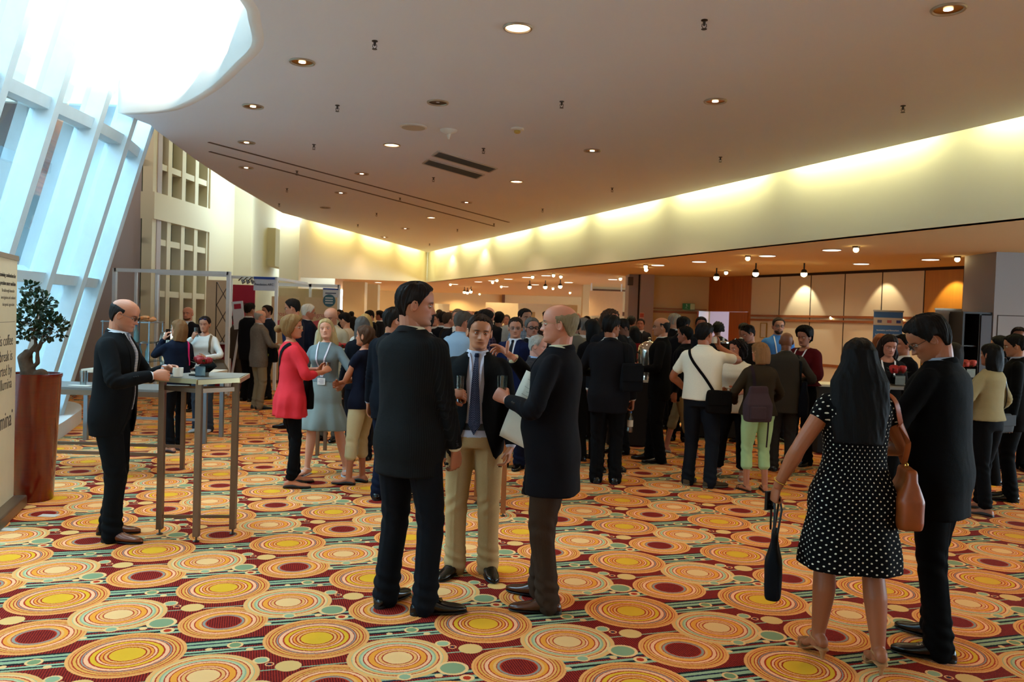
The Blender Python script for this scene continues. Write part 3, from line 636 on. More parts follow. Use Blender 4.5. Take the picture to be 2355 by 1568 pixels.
def hair_mesh(Mh, kind, fem, seed, thick=.014, kx=1.):
    X, Y, Z, T = head_surface(fem, kx, 120, 72); ph = np.abs((np.degrees(T) + 180) % 360 - 180)
    line = np.interp(ph, [0, 25, 42, 55, 68, 80, 96, 112, 130, 180], {'short': [.187, .186, .178, .160, .128, .098, .112, .085, .050, .040], 'receding': [.188, .198, .204, .190, .140, .098, .112, .085, .050, .040],
        'bald': [.40, .40, .40, .40, .30, .098, .112, .080, .046, .040], 'crop': [.184, .184, .174, .155, .126, .104, .118, .090, .058, .05], 'fringe': [.140, .138, .135, .130, .11, .09, .10, .08, .04, .03],
        'full': [.172, .170, .160, .14, .11, .075, .06, .045, .02, .01]}.get(kind, [.178, .172, .160, .14, .11, .07, .04, .02, .0, .0]))
    r = np.random.RandomState(seed); nz_ = .006 * np.sin(T * 7 + r.rand() * 6) * (ph > 60) + .0016 * np.sin(T * 17 + 2)
    m = sstep(0, .012, Z - line - nz_)
    if kind == 'bald': m = m * sstep(.184, .135, Z + .016 * np.cos(T))
    if kind == 'receding': m = m * (1 - .0 * m)
    streak = .0022 * np.sin(T * 41 + Z * 60 + 3 * np.sin(T * 5 + seed)) + .0016 * np.sin(T * 73 - Z * 90 + seed) + .003 * np.sin(T * 9 + Z * 50 + seed)
    tk = thick * (1 + .35 * sstep(.12, .2, Z)) if kind != 'bald' else thick * .8
    if kind == 'bald': streak = streak * .4
    if kind == 'receding': tk = thick * (.6 + .5 * sstep(30, 80, ph))
    if kind in ('curly', 'afro', 'full'): streak = streak * 2.2 + .004 * np.sin(T * 23 + Z * 130) * np.sin(Z * 170 - T * 11)
    off = -.006 + m * (.006 + tk + streak)
    c = np.array([0, -.01, .11]); V = np.stack([X, Y, Z], -1) - c; L = np.linalg.norm(V, axis=-1, keepdims=True); V = V / L * (L + off[..., None]) + c
    mb = MB(); n = X.shape[1]; P = V[:, ::-1].reshape(X.shape[0], n, 3)
    R = np.array(Mh.to_3x3()); t = np.array(Mh.translation); P = P @ R.T + t
    mb.rings([[tuple(p) for p in ring] for ring in P], True); return mb
def mass_rings(Mh, prof, fem, seed, kf=1., wave=.004):
    """hanging hair: closed rings (z, halfwidth, yfront, yback, xshift)"""
    RS = []; r = np.random.RandomState(seed); n = 72
    zs = np.array([p[0] for p in prof]); zz = np.linspace(zs[0], zs[-1], 34); P = [np.interp(zz, zs[::1] if zs[0] < zs[-1] else zs[::-1], [q[k] for q in (prof if zs[0] < zs[-1] else prof[::-1])]) for k in range(1, 5)]
    a = np.linspace(0, 2*PI, n, endpoint=False); p1, p2 = r.rand() * 6, r.rand() * 6
    for i, z in enumerate(zz):
        w, yf, yb, xs = (P[k][i] for k in range(4))
        st = 1 + wave * 8 * np.sin(a * 11 + p1 + z * 9) * .5 + wave * 6 * np.sin(a * 27 + p2 - z * 14) * .5 + wave * 5 * np.sin(a * 5 + z * 40)
        RS.append([Mh @ Vector((xs + w * math.cos(t) * s, (yf + yb)/2 + (yf - yb)/2 * math.sin(t) * s, z)) for t, s in zip(a, st)])
    return RS
def hairm(col, rough=.5):
    key = ('hair', col)
    if key in MC: return MC[key]
    g = G('hair_strands'); v = g.mapping(g.coord(), (260, 260, 9)); n1 = g.noise(v, 1, 3, .6); c = lin(col)
    g.base(g.mix(n1, tuple(x * .45 for x in c[:3]) + (1,), tuple(min(1, x * 1.5) for x in c[:3]) + (1,))); g.set(Roughness=.62); g.b.inputs['Specular IOR Level'].default_value = .12
    g.bump(n1, .5, .004); MC[key] = g.m; return g.m
def skinm():
    if 'skin' in MC: return MC['skin']
    g = G('skin'); a = g.n('ShaderNodeAttribute', attribute_name='tone'); n = g.noise(g.coord(), 70, 3)
    g.base(g.mix(g.math('MULTIPLY', n, .16), a.outputs['Color'], (.32, .10, .06, 1))); g.set(Roughness=.48); g.b.inputs['Specular IOR Level'].default_value = .38
    g.b.inputs['Subsurface Weight'].default_value = .0
    g.bump(g.noise(g.coord(), 380, 2), .12, .002); MC['skin'] = g.m; return g.m
def leather(col, rough=.35): return plain('leather', col, rough, 0, .25, .5, 30)

BODY_Z = [.80, .86, .93, 1.00, 1.08, 1.16, 1.24, 1.32, 1.38, 1.43, 1.465, 1.49, 1.51]
MALE = ([.150, .168, .172, .162, .150, .152, .160, .170, .176, .160, .118, .080, .064], [.095, .108, .112, .106, .102, .104, .110, .116, .112, .092, .074, .066, .062])
FEML = ([.150, .170, .176, .158, .136, .132, .140, .150, .154, .138, .100, .066, .054], [.095, .108, .110, .100, .090, .090, .100, .112, .104, .082, .066, .056, .052])
class Body: pass
def IK(S, W, a, b, hint):
    S, W = Vector(S), Vector(W); d = W - S; L = min(d.length, (a + b) * .999); u = d.normalized(); W = S + u * L
    x = (a*a - b*b + L*L) / (2 * L); h = math.sqrt(max(0, a*a - x*x)); hint = Vector(hint); hn = (hint - u * hint.dot(u))
    hn = hn.normalized() if hn.length > 1e-4 else Vector((0, -1, 0)); return S + u * x + hn * h, W
def pose(a):
    """joint positions in the local frame: +Y ahead, +X the person's right"""
    B = Body(); fem = a.get('fem', False); B.fem = fem; bw = a.get('bw', 1.); B.bw = bw
    lean, side, twist = a.get('lean', 0), a.get('side', 0), a.get('twist', 0); sh = Vector(a.get('hip', (0, 0, 0)))
    piv = Vector((0, 0, .95))
    def tr(V):
        V = np.asarray(V, float).reshape(-1, 3); w = sstep(.88, 1.35, V[:, 2]); out = V.copy(); r = np.radians
        al, be, ga = w * r(lean), w * r(side), w * r(twist); q = V - np.array(piv)
        x, y, z = q.T; x, y = x*np.cos(ga) - y*np.sin(ga), x*np.sin(ga) + y*np.cos(ga)
        y, z = y*np.cos(al) + z*np.sin(al), -y*np.sin(al) + z*np.cos(al)
        x, z = x*np.cos(be) + z*np.sin(be), -x*np.sin(be) + z*np.cos(be)
        return np.stack([x, y, z], 1) + np.array(piv) + np.array(sh) * sstep(.3, .8, V[:, 2])[:, None]
    B.tr = tr; t1 = lambda p: Vector(tr([p])[0])
    B.t1 = t1; sw = (.140 if fem else .166) * (.5 + .5 * bw)
    B.S = {1: t1((sw, -.008, 1.398)), -1: t1((-sw, -.008, 1.398))}; B.E = {}; B.Wr = {}; B.hand = {}
    for s, k in ((1, 'R'), (-1, 'L')):
        h = dict(w=(s * .25, .03, .85), e=(s * .3, -1, 0), f=(0, .15, -1), n=(-s, 0, 0), curl=.35, th=.2); h.update(a.get(k, {}))
        B.E[s], B.Wr[s] = IK(B.S[s], Vector(h['w']), .285, .255, h['e']); fd = unit(h['f']); nn = Vector(h['n']); nn = (nn - fd * nn.dot(fd)).normalized(); h['f'] = fd; h['n'] = nn; B.hand[s] = h
    B.hy = a.get('head', (0, 0, 0)); yaw, pit, rol = [math.radians(v) for v in B.hy]
    nb = t1((0, -.012, 1.495)); B.nb = nb
    R = Matrix.Rotation(yaw, 4, 'Z') @ Matrix.Rotation(-pit, 4, 'X') @ Matrix.Rotation(rol, 4, 'Y')   # pitch > 0 looks down
    up = unit(nb - t1((0, -.012, 1.40))); pv = nb + up * .045
    hs = a.get('hs', 1.); B.Mh = Matrix.Translation(pv + Vector((0, .004, 0))) @ R @ Matrix.Translation((0, .015, -.022)) @ Matrix.Scale(hs, 4)
    B.H = {}; B.K = {}; B.A = {}; B.fy = {}
    for s, k in ((1, 'FR'), (-1, 'FL')):
        f = dict(x=s * .10, y=0, yaw=-s * 8, lift=0., knee=None); f.update(a.get(k, {})); 
        B.H[s] = Vector((s * .088, 0, .90)) + sh; an = Vector((f['x'], f['y'], .078 + f['lift'])); yw = math.radians(f['yaw'])
        B.K[s], B.A[s] = IK(B.H[s], an, .415, .412, f['knee'] or (-math.sin(yw) * .5, 1, 0)); B.fy[s] = yw; B.A[s].z = an.z
    B.lift = {s: a.get(k, {}).get('lift', 0.) for s, k in ((1, 'FR'), (-1, 'FL'))}
    return B
def ring_set(B, zs, rx, ry, yc, n=40, ex=2.3, back=None):
    RS = []
    for z, a, b, c in zip(zs, rx, ry, yc):
        t = np.linspace(0, 2 * PI, n, endpoint=False); e = 2 / ex; x = a * np.sign(np.cos(t)) * np.abs(np.cos(t)) ** e; y = c + b * np.sign(np.sin(t)) * np.abs(np.sin(t)) ** e
        RS.append([tuple(p) for p in B.tr(np.stack([x, y, np.full(n, z)], 1))])
    return RS
def torso_prof(B, a, zs):
    rx, ry = FEML if B.fem else MALE; X = np.interp(zs, BODY_Z, rx) ; Yr = np.interp(zs, BODY_Z, ry); w = 1 + (B.bw - 1) * (1 - sstep(1.40, 1.50, zs)); X = X * w; Yr = Yr * w
    yc = np.zeros(len(zs)); yc = yc - .012 * sstep(1.36, 1.48, zs) + .006 * sstep(1.12, 1.3, zs) * (1 - sstep(1.34, 1.44, zs)); bel = a.get('belly', 0.) * np.exp(-((np.asarray(zs) - 1.08) / .13) ** 2); yc = yc + bel * .7; Yr = Yr + bel * .6; X = X + bel * .5
    if B.fem: bu = .022 * np.exp(-((np.asarray(zs) - 1.29) / .055) ** 2) * a.get('bust', 1.); yc = yc + bu; Yr = Yr + bu * .6
    return X, Yr, yc
def limb(mb, pts, rad, n=18, sub=5):
    P = crom([tuple(p) for p in pts], sub); R = np.interp(np.linspace(0, len(rad) - 1, len(P)), range(len(rad)), rad); d0 = (Vector(P[0]) - Vector(P[1])).normalized(); d1 = (Vector(P[-1]) - Vector(P[-2])).normalized()
    P = [Vector(P[0]) + d0 * R[0] * .5] + [Vector(p) for p in P] + [Vector(P[-1]) + d1 * R[-1] * .5]; R = [R[0] * .55] + list(R) + [R[-1] * .55]; mb.tube(P, R, n)
def hand_mb(mb, B, s, lod, sc=1.):
    h = B.hand[s]; W = B.Wr[s]; f, n = h['f'], h['n']; t = f.cross(n) * s; k = .93 * sc if B.fem else 1. * sc    # t: thumb side
    q = lambda x, y, z: W + (f * x + t * y + n * z) * k
    RS = []
    for x, wy, wz, cy in ((-.03, .025, .020, 0), (.0, .026, .019, 0), (.025, .033, .018, .002), (.055, .040, .0165, .002), (.082, .041, .0145, 0), (.098, .037, .011, -.001), (.104, .028, .006, -.001)):
        RS.append([q(x, cy + wy * math.cos(v), wz * math.sin(v)) for v in np.linspace(0, 2*PI, 16, endpoint=False)])
    mb.rings(RS)
    cu = h['curl']; cu = cu if hasattr(cu, '__len__') else [cu] * 4; spread = h.get('spread', .06)
    for i, (y0, L, r) in enumerate(((.029, .070, .0088), (.0095, .079, .0090), (-.0105, .073, .0086), (-.029, .057, .0078))):
        c = cu[i]; ang = 0; p = q(.088, y0, 0); P = [q(.07, y0 * .95, 0), p]; sd = spread * (1.5 - i)
        for j, (l, w) in enumerate(((.46, .9), (.30, 1.1), (.24, .8))):
            ang += c * w * 1.35; d = (f * math.cos(ang) + n * math.sin(ang) + t * sd * math.cos(ang)).normalized(); p = p + d * L * l * k; P.append(p)
        mb.tube(P, [r * k, r * 1.02 * k, r * k, r * .93 * k, r * .72 * k], 9); mb.ball(P[-1], r * .72 * k, 8, 6)
    th = h.get('th', .2); P = [q(.018, .018, .004), q(.036, .034, .010)]; d = (f * (.75 - .2*th) + t * (.65 - .55 * th) + n * (.25 + .7 * th)).normalized(); P.append(P[-1] + d * .034 * k); d = (f * (.95) + t * (.22 - .5 * th) + n * (.25 + .8 * th)).normalized(); P.append(P[-1] + d * .030 * k)
    if 'thumb' in h: P[2] = P[1] + unit(h['thumb']) * .034 * k; P[3] = P[2] + unit(h['thumb']) * .034 * k
    mb.tube(P, [.016 * k, .0135 * k, .0115 * k, .0088 * k], 9); mb.ball(P[-1], .0088 * k, 8, 6)
def foot_rings(B, s, w=1., h=1., toe=1., ln=1., zoff=0., heel=0.):
    A = B.A[s]; yw = B.fy[s]; fd = Vector((-math.sin(yw), math.cos(yw), 0)); rt = Vector((math.cos(yw), math.sin(yw), 0)); RS = []
    base = B.lift[s]
    for y, ww, hh in ((-.078, .018, .03), (-.070, .030, .052), (-.05, .036, .07), (-.02, .038, .078), (.02, .040, .082), (.05, .043, .070), (.08, .047, .054), (.115, .049, .043), (.15, .045, .036), (.178, .036, .030), (.197, .022, .022), (.205, .008, .014)):
        hz = heel * sstep(.10, -.03, y); c = Vector((A.x, A.y, base)) + fd * (y * ln) + rt * (-s * .006 * sstep(.05, .2, y)); ring = []
        for v in np.linspace(0, 2*PI, 20, endpoint=False):
            cx, sz = math.cos(v), math.sin(v); e = .75; X = ww * w * math.copysign(abs(cx) ** e, cx); Z = (hh * h / 2) * (1 + math.copysign(abs(sz) ** e, sz)) * (toe if y > .15 else 1)
            if sz > 0: X *= 1 - .35 * (sz ** 2)
            ring.append(c + rt * X + Vector((0, 0, Z + hz + zoff)))
        RS.append(ring)
    return RS, fd, rt
LODV = {0: (.0021, .0034, .009), 1: (.0036, .0046, .012), 2: (.0075, .0080, .018)}
def paint(me, B, skin, a):
    P = gco(me); Mi = np.array(B.Mh.inverted()); Q = P @ Mi[:3, :3].T + Mi[:3, 3]; n = len(P); C = np.tile(np.array(skin[:3]), (n, 1)); X, Y, Z = Q.T; front = (Y > .03)
    def blend(m, c): nonlocal C; C = C * (1 - m[:, None]) + np.array(c) * m[:, None]
    m = np.exp(-(X / .024) ** 4 - ((Z - .0512) / .0056) ** 4) * front * (Y > .06); blend(m * .7, np.array(skin[:3]) * np.array([.66, .30, .32]))
    ml = np.exp(-(X / .021) ** 4 - ((Z - .0514) / .0021) ** 2) * front * (Y > .06); blend(ml * .75, np.array([.09, .025, .02])); nl = np.exp(-((np.abs(X) - .007) / .003) ** 2 - ((Z - .0735) / .002) ** 2) * (Y > .085); blend(nl * .7, np.array([.08, .03, .02]))
    hc = np.array(lin(a.get('hair_col', '#2a1c14'))[:3])
    br = np.exp(-((np.abs(X) - .031) / .019) ** 4 - ((Z - .1315 + .12 * np.maximum(0, np.abs(X) - .03)) / .0050) ** 2) * front; blend(br * (1. if not a.get('fem') else .8), hc * .8)
    if a.get('stubble'): m = sstep(.066, .045, Z + .25 * np.maximum(0, .05 - Y)) * (Z > -.02) * (Y > -.03) * sstep(-.03, .02, Y); blend(m * a['stubble'], np.array(lin(a.get('beard_col', '#4a3a30'))[:3]))
    if a.get('goatee'): m = np.exp(-(X / .026) ** 4) * sstep(.072, .064, Z) * (Y > .05); blend(m * a['goatee'], np.array(lin(a.get('beard_col', '#4a3a30'))[:3]))
    ck = np.exp(-((np.abs(X) - .045) / .02) ** 2 - ((Z - .085) / .02) ** 2) * front + np.exp(-(X / .014) ** 2 - ((Z - .083) / .012) ** 2) * front; blend(np.clip(ck, 0, 1) * .18, np.array(skin[:3]) * np.array([1.0, .55, .5]))
    if a.get('paint_bald'): pass
    at = me.attributes.new('tone', 'FLOAT_COLOR', 'POINT'); at.data.foreach_set('color', np.concatenate([C, np.ones((n, 1))], 1).astype(np.float32).ravel())
def pat_attr(me, r=.17, seam=1):
    P = gco(me); u = np.arctan2(P[:, 0], -P[:, 1] * seam) * r; at = me.attributes.new('pat', 'FLOAT_VECTOR', 'POINT'); at.data.foreach_set('vector', np.stack([u, P[:, 2], np.zeros(len(P))], 1).astype(np.float32).ravel())
def link(name, me, mat, parent, smooth=True):
    me.materials.clear(); me.materials.append(mat)
    if smooth: me.polygons.foreach_set('use_smooth', [True] * len(me.polygons))
    o = bpy.data.objects.new(name, me); COL.objects.link(o); o.parent = parent; return o
def snap_ribbon(bvh, pts, width, th, off=.004, n=8, closed=False, maxd=.35, front=None):
    """flat strap following the clothing surface"""
    P = crom([tuple(p) for p in pts], n); mb = MB(); C = []; N = []
    for p in P:
        if front is not None: loc, nr, i, d = bvh.ray_cast(Vector((p[0], front * 1.0, p[2])), Vector((0, -front, 0)))
        else: loc, nr, i, d = bvh.find_nearest(Vector(p))
        p = Vector(p)
        if loc is None or (loc - p).length > maxd: nr = N[-1] if N else Vector((0, 1, 0)); loc = p
        C.append(loc); N.append(nr if nr is not None else Vector((0, 1, 0)))
    RS = []
    for i, c in enumerate(C):
        d = (C[min(i+1, len(C)-1)] - C[max(i-1, 0)]).normalized(); nn = N[i]; nn = (nn - d * nn.dot(d)).normalized(); x = d.cross(nn); c = c + nn * off
        RS.append([c + x * width/2, c + x * width/2 + nn * th, c + nn * th * 1.3, c - x * width/2 + nn * th, c - x * width/2, c - nn * .002])
    mb.rings(RS, True); return mb
def front_strip(bvh, EA, EB, th=.004, off=.003, n=20, m=5, side=1, tr=None):
    """cloth strip between two outlines (x, z) laid on the front of the clothing"""
    EA, EB = np.array(EA, float), np.array(EB, float); t = np.linspace(0, 1, n)
    def res(E): s = np.r_[0, np.cumsum(np.linalg.norm(np.diff(E, axis=0), axis=1))]; s /= s[-1]; return np.stack([np.interp(t, s, E[:, 0]), np.interp(t, s, E[:, 1])], 1)
    A, Bb = res(EA), res(EB); top = []; last = .1
    for i in range(n):
        row = []
        ref = None
        for j in range(m - 1, -1, -1):
            f = j / (m - 1); x, z = A[i] * (1 - f) + Bb[i] * f; loc, nr, _, _ = bvh.ray_cast(Vector((x, side * .25, z)), Vector((0, -side, 0)))
            if loc is None or (ref is not None and (ref - loc.y) * side > .012): loc = Vector((x, ref if ref is not None else last, z))
            ref = last = loc.y; row.insert(0, Vector((x, loc.y, z)))
        top.append(row)
    mb = MB(); V = []; k = side
    for row in top: V += [(p.x, p.y + k * (off + th), p.z) for p in row]
    for row in top: V += [(p.x, p.y + k * (off - .006), p.z) for p in row]
    Fs = []; q = n * m
    for i in range(n - 1):
        for j in range(m - 1):
            a = i*m + j; Fs += [(a, a+1, a+m+1, a+m), (q+a, q+a+m, q+a+m+1, q+a+1)]
    for i in range(n - 1):
        for j in (0, m - 1): a = i*m + j; Fs.append((a, a+m, q+a+m, q+a) if j == 0 else (a+m, a, q+a, q+a+m))
    for j in range(m - 1):
        for i in (0, n - 1): a = i*m + j; Fs.append((a+1, a, q+a, q+a+1) if i == 0 else (a, a+1, q+a+1, q+a))
    return mb.add(V, Fs)
def mesh_bvh(mes):
    V = []; Fs = []
    for me in mes:
        b = len(V); P = gco(me); V += [tuple(p) for p in P]; Fs += [tuple(b + i for i in p.vertices) for p in me.polygons]
    return BVHTree.FromPolygons(V, Fs)

def person(label, X, Y, yaw, height, **a):
    lod = a.get('lod', 2); vh, vd, vg = LODV[lod]; B = pose(a); k = height / 1.75; seed = a.get('seed', int(abs(X * 131 + Y * 717)) % 9999); fem = B.fem
    root = thing('person', label, 'person', (X, Y, a.get('z', 0)), math.radians(yaw), a.get('group')); out = []
    skin = lin(a.get('skin', '#c98e6c')); HC = a.get('hair_col', '#2a1c14')
    vis_legs = a.get('legs', True)
    # --- body
    S = head_surface(fem, a.get('hw', 1.), 56 if lod else 72, 40 if lod else 52)
    mb = MB(); head_grid_mb(mb, B.Mh, S)
    hpt = lambda x, y, z: B.Mh @ Vector((x, y, z))
    limb(mb, [B.t1((0, -.02, 1.40)), B.nb, hpt(0, -.028, .045), hpt(0, -.035, .08)], ([.075, .060, .056, .05] if not fem else [.062, .047, .045, .042]))
    limb(mb, [B.t1((0, -.01, 1.36)), B.t1((0, -.012, 1.44)), B.nb], [.10, .085, .055])
    for s in (1, -1):
        Me = B.Mh @ Matrix.Translation((s * .0755 * (.95 if fem else 1) * a.get('hw', 1.), -.010, .103)) @ Matrix.Rotation(s * .35, 4, 'Z') @ Matrix.Rotation(-.15, 4, 'X')
        R3 = Me.to_3x3().to_4x4(); mb.ball(Me.translation, (.009, .017, .029), 10, 8, R3); mb.torus(Me.translation + Me.to_3x3() @ Vector((s * .006, 0, .004)), .0165, .0048, 18, 6, R3 @ Matrix.Rotation(PI/2, 4, 'Y'), (1.45, .95))
    parts = [smooth_mesh(mb, vh, 1, .4, 'head')]
    sl = a.get('sleeve', 'long')            # long | short | none | three | half
    for s in (1, -1):
        m2 = MB(); hand_mb(m2, B, s, lod); fat = a.get('arm', 1.) * (.86 if fem else 1.)
        E, Wp, Sh = B.E[s], B.Wr[s], B.S[s]
        if sl == 'long': limb(m2, [E.lerp(Wp, .45), E.lerp(Wp, .8), Wp + B.hand[s]['f'] * .01], [.036 * fat, .029 * fat, .025 * fat], 14)
        else: limb(m2, [Sh, Sh.lerp(E, .45), E, E.lerp(Wp, .30), E.lerp(Wp, .8), Wp + B.hand[s]['f'] * .01], [.052 * fat, .048 * fat, .040 * fat, .043 * fat, .029 * fat, .026 * fat], 16)
        parts.append(smooth_mesh(m2, vd, 2 if lod < 2 else 1, .4, 'hand'))
    if sl == 'long' or True:                # core under the clothes joins head, arms and legs
        m2 = MB(); zs = np.linspace(.92, 1.47, 9); rx, ry, yc = torso_prof(B, a, zs); m2.rings(ring_set(B, zs, rx * .84, ry * .80, yc, 20))
        for s in (1, -1): m2.tube([B.S[s] + Vector((-s * .05, 0, 0)), B.S[s], B.E[s], B.E[s].lerp(B.Wr[s], .5)], [.05, .045, .034, .03], 8)
        if a.get('bare') is not None:
            for s in (1, -1): tq = max(0, (a.get('to', 1.) if low0(a) else 0) - .06); m2.tube([Vector((s * .05, 0, 1.0)) + Vector(a.get('hip', (0, 0, 0))), B.H[s], B.K[s]] + ([B.K[s].lerp(B.A[s], tq)] if tq else []), [.05, .045, .036] + ([.028] if tq else []), 8)
        parts.append(m2.mesh('core'))
    low = a.get('lower', 'trousers'); bare_from = a.get('bare')   # bare: leg fraction from which skin shows
    if bare_from is not None:
        m2 = MB(); lf = a.get('legfat', 1.)
        for s in (1, -1):
            H, K_, A_ = B.H[s], B.K[s], B.A[s]; bk = Vector((0, -1, 0)); fwd = Vector((-math.sin(B.fy[s]), math.cos(B.fy[s]), 0))
            tt_ = a.get('to', 1.) if low == 'trousers' else 0; limb(m2, [K_.lerp(A_, tt_ - .08), K_.lerp(A_, (tt_ + 1) / 2), A_ + Vector((0, 0, -.02))], [.044 * lf if tt_ < .7 else .034, .036 * lf if tt_ < .7 else .032, .034 * lf], 16, 4) if tt_ else limb(m2, [H.lerp(K_, .3), H.lerp(K_, .75), K_, K_.lerp(A_, .28) - fwd * .012, K_.lerp(A_, .62) - fwd * .006, K_.lerp(A_, .88), A_ + Vector((0, 0, -.02))], [.078 * lf, .062 * lf, .052 * lf, .055 * lf, .043 * lf, .032 * lf, .034 * lf], 18, 4)
            RS, fd, rt = foot_rings(B, s, .86, .9, 1, .95, .016, a.get('heel', 0)); m2.rings(RS)
        parts.append(smooth_mesh(m2, max(vd, .0055), 3, .5, 'legs'))
    me = join_mesh('body', parts); paint(me, B, skin, a); out.append(link('body', me, skinm(), root))
    # --- face details
    if lod < 2 and a.get('eyes', True):
        for s in (1, -1):
            m2 = MB(); m2.k = 0; c = hpt(s * .0305, .0680, .1145); Rm = B.Mh.to_3x3().to_4x4(); m2.ball(c, .0118, 16, 12, Rm)
            gz = (B.Mh.to_3x3() @ Vector((a.get('gaze', 0) * .012, 1, -.02))).normalized(); m2.k = 1; m2.ball(c + gz * .0082, .0052, 12, 8); out.append(m2.obj('eye', [plain('eye_white', '#cfc6bd', .25), plain('iris', '#2c1c12', .2)], root, True))
            m2 = MB()
            for e0, e1 in ((.14, 1.35), (-1.2, -.26)):
                RS = []
                for e in np.linspace(e0, e1, 5): RS.append([c + (B.Mh.to_3x3() @ Vector((.0136 * math.cos(e) * math.sin(t), .0136 * math.cos(e) * math.cos(t), .0136 * math.sin(e)))) for t in np.linspace(-1.3, 1.3, 9)])
                m2.rings(RS, False, False)
            me2 = m2.mesh('eyelid'); at = me2.attributes.new('tone', 'FLOAT_COLOR', 'POINT'); at.data.foreach_set('color', np.tile(np.array([skin[0] * .85, skin[1] * .75, skin[2] * .72, 1]), (len(me2.vertices), 1)).astype(np.float32).ravel())
            o = link('eyelid', me2, skinm(), root); so = o.modifiers.new('s', 'SOLIDIFY'); so.thickness = .0012; out.append(o)
    # --- hair
    hk = a.get('hair', 'short')
    if hk != 'none':
        hm = hairm(HC); caps = hair_mesh(B.Mh, hk, fem, seed, a.get('hthick', .009), a.get('hw', 1.)); pr = None
        hl = a.get('hlen')
        if hk == 'long': L_ = hl or .30; pr = [(-L_, .085 * a.get('hwid', 1.), -.02, -.125), (-L_ * .5, .105 * a.get('hwid', 1.), -.002, -.135), (0, .104 * a.get('hwid', 1.), .012, -.132), (.10, .098, .03, -.13), (.17, .088, .03, -.118), (.215, .05, .0, -.07)]
        if hk == 'bob': L_ = hl or .05; pr = [(-L_, .092, .025, -.115), (.03, .102, .03, -.125), (.10, .098, .03, -.128), (.17, .086, .03, -.115), (.215, .05, .0, -.07)]
        if hk in ('curly', 'afro'): pr = [(-.01 if hk == 'curly' else .05, .085, .0, -.10), (.05, .115, .02, -.135), (.12, .12, .035, -.14), (.18, .11, .04, -.13), (.225, .075, .02, -.09), (.245, .03, -.01, -.04)]
        if pr:
            wv = a.get('wave', .003 if hk != 'curly' else .010); caps.rings(mass_rings(B.Mh, [(z, w, yf, yb, 0) for z, w, yf, yb in pr], fem, seed, 1, wv))
        if hk in ('bun', 'ponytail'):
            if hk == 'bun': caps.ball(hpt(0, -.148, .10), (.042, .040, .042), 16, 12)
            else: caps.tube([hpt(0, -.10, .13), hpt(0, -.135, .10), hpt(0, -.135, .03), hpt(0.01, -.115, -.06), hpt(.01, -.10, -.11)], [.02, .026, .027, .022, .008], 12)
        if pr or hk in ('bun', 'ponytail'):
            me = smooth_mesh(caps, .0042 if lod == 0 else (.006 if lod == 1 else .010), 2, .4, 'hair')
        else: me = caps.mesh('hair')
        if lod < 2 or hk in ('curly', 'afro'): P = gco(me); sco(me, folds(P, gno(me), seed + 5, .0030 if hk not in ('curly', 'afro') else .009, 60 if hk in ('curly', 'afro') else 45, (1, 1, .25) if hk not in ('curly', 'afro') else (1, 1, 1)))
        out.append(link('hair', me, hm, root))
    if a.get('beard'):
        Xs, Ys, Zs, Ts = head_surface(fem, 1, 96, 64); m_ = sstep(.060, .048, Zs + .35 * np.maximum(0, .045 - Ys)) * sstep(-.035, .0, Ys) * (1 - np.exp(-(Xs / .018) ** 4 - ((Zs - .051) / .006) ** 4)); m_ = np.maximum(m_, sstep(.074, .068, Zs) * sstep(.056, .060, Zs) * (np.abs(Xs) < .03) * (Ys > .05)); ofs = -.005 + m_ * a['beard']
        c = np.array([0, -.01, .10]); V = np.stack([Xs, Ys, Zs], -1) - c; L_ = np.linalg.norm(V, axis=-1, keepdims=True); V = V / L_ * (L_ + ofs[..., None]) + c; V = V[:, ::-1] @ np.array(B.Mh.to_3x3()).T + np.array(B.Mh.translation)
        m2 = MB(); m2.rings([[tuple(p) for p in r] for r in V]); out.append(m2.obj('beard', hairm(a.get('beard_col', HC)), root, True))
    if a.get('glasses'):
        m2 = MB(); Rm = B.Mh.to_3x3().to_4x4() @ Matrix.Rotation(PI/2, 4, 'X'); gr = a.get('grad', .0013)
        for s in (1, -1):
            m2.torus(hpt(s * .033, .092, .112), .0215, gr, 24, 6, Rm, (1.1, .78)); m2.tube([hpt(s * .056, .090, .117), hpt(s * .0775, .070, .117), hpt(s * .082, -.005, .119), hpt(s * .080, -.02, .106)], gr, 6)
        m2.tube([hpt(-.011, .094, .114), hpt(0, .099, .117), hpt(.011, .094, .114)], gr, 6); g_ = m2.obj('glasses', plain('spectacle_frame', a['glasses'], .3, .3), root); out.append(g_)
        if lod < 2:
            m2 = MB()
            for s in (1, -1): m2.lathe([(.021, 0), (.021, .0008)], n=20, M=Matrix.Rotation(PI/2, 4, 'X') @ Matrix.Diagonal((1.1, .78, 1, 1))); 
            L_ = MB()
            for s in (1, -1):
                for q in m2.v[:0]: pass
                r_ = [hpt(s * .033 + .0225 * math.cos(t), .0915, .112 + .016 * math.sin(t)) for t in np.linspace(0, 2*PI, 18, endpoint=False)]; L_.add(r_, [tuple(range(18))])
            out.append(L_.obj('lens', glassm('#dfe6e6', 'spectacle_lens', .5), g_))
    if a.get('shades_up'):
        m2 = MB()
        for s in (1, -1): m2.ball(hpt(s * .032, .070, .198), (.028, .012, .02), 12, 8, B.Mh.to_3x3().to_4x4() @ Matrix.Rotation(-.7, 4, 'X'))
        out.append(m2.obj('sunglasses', plain('dark_lens', '#2a2340', .15), root, True))
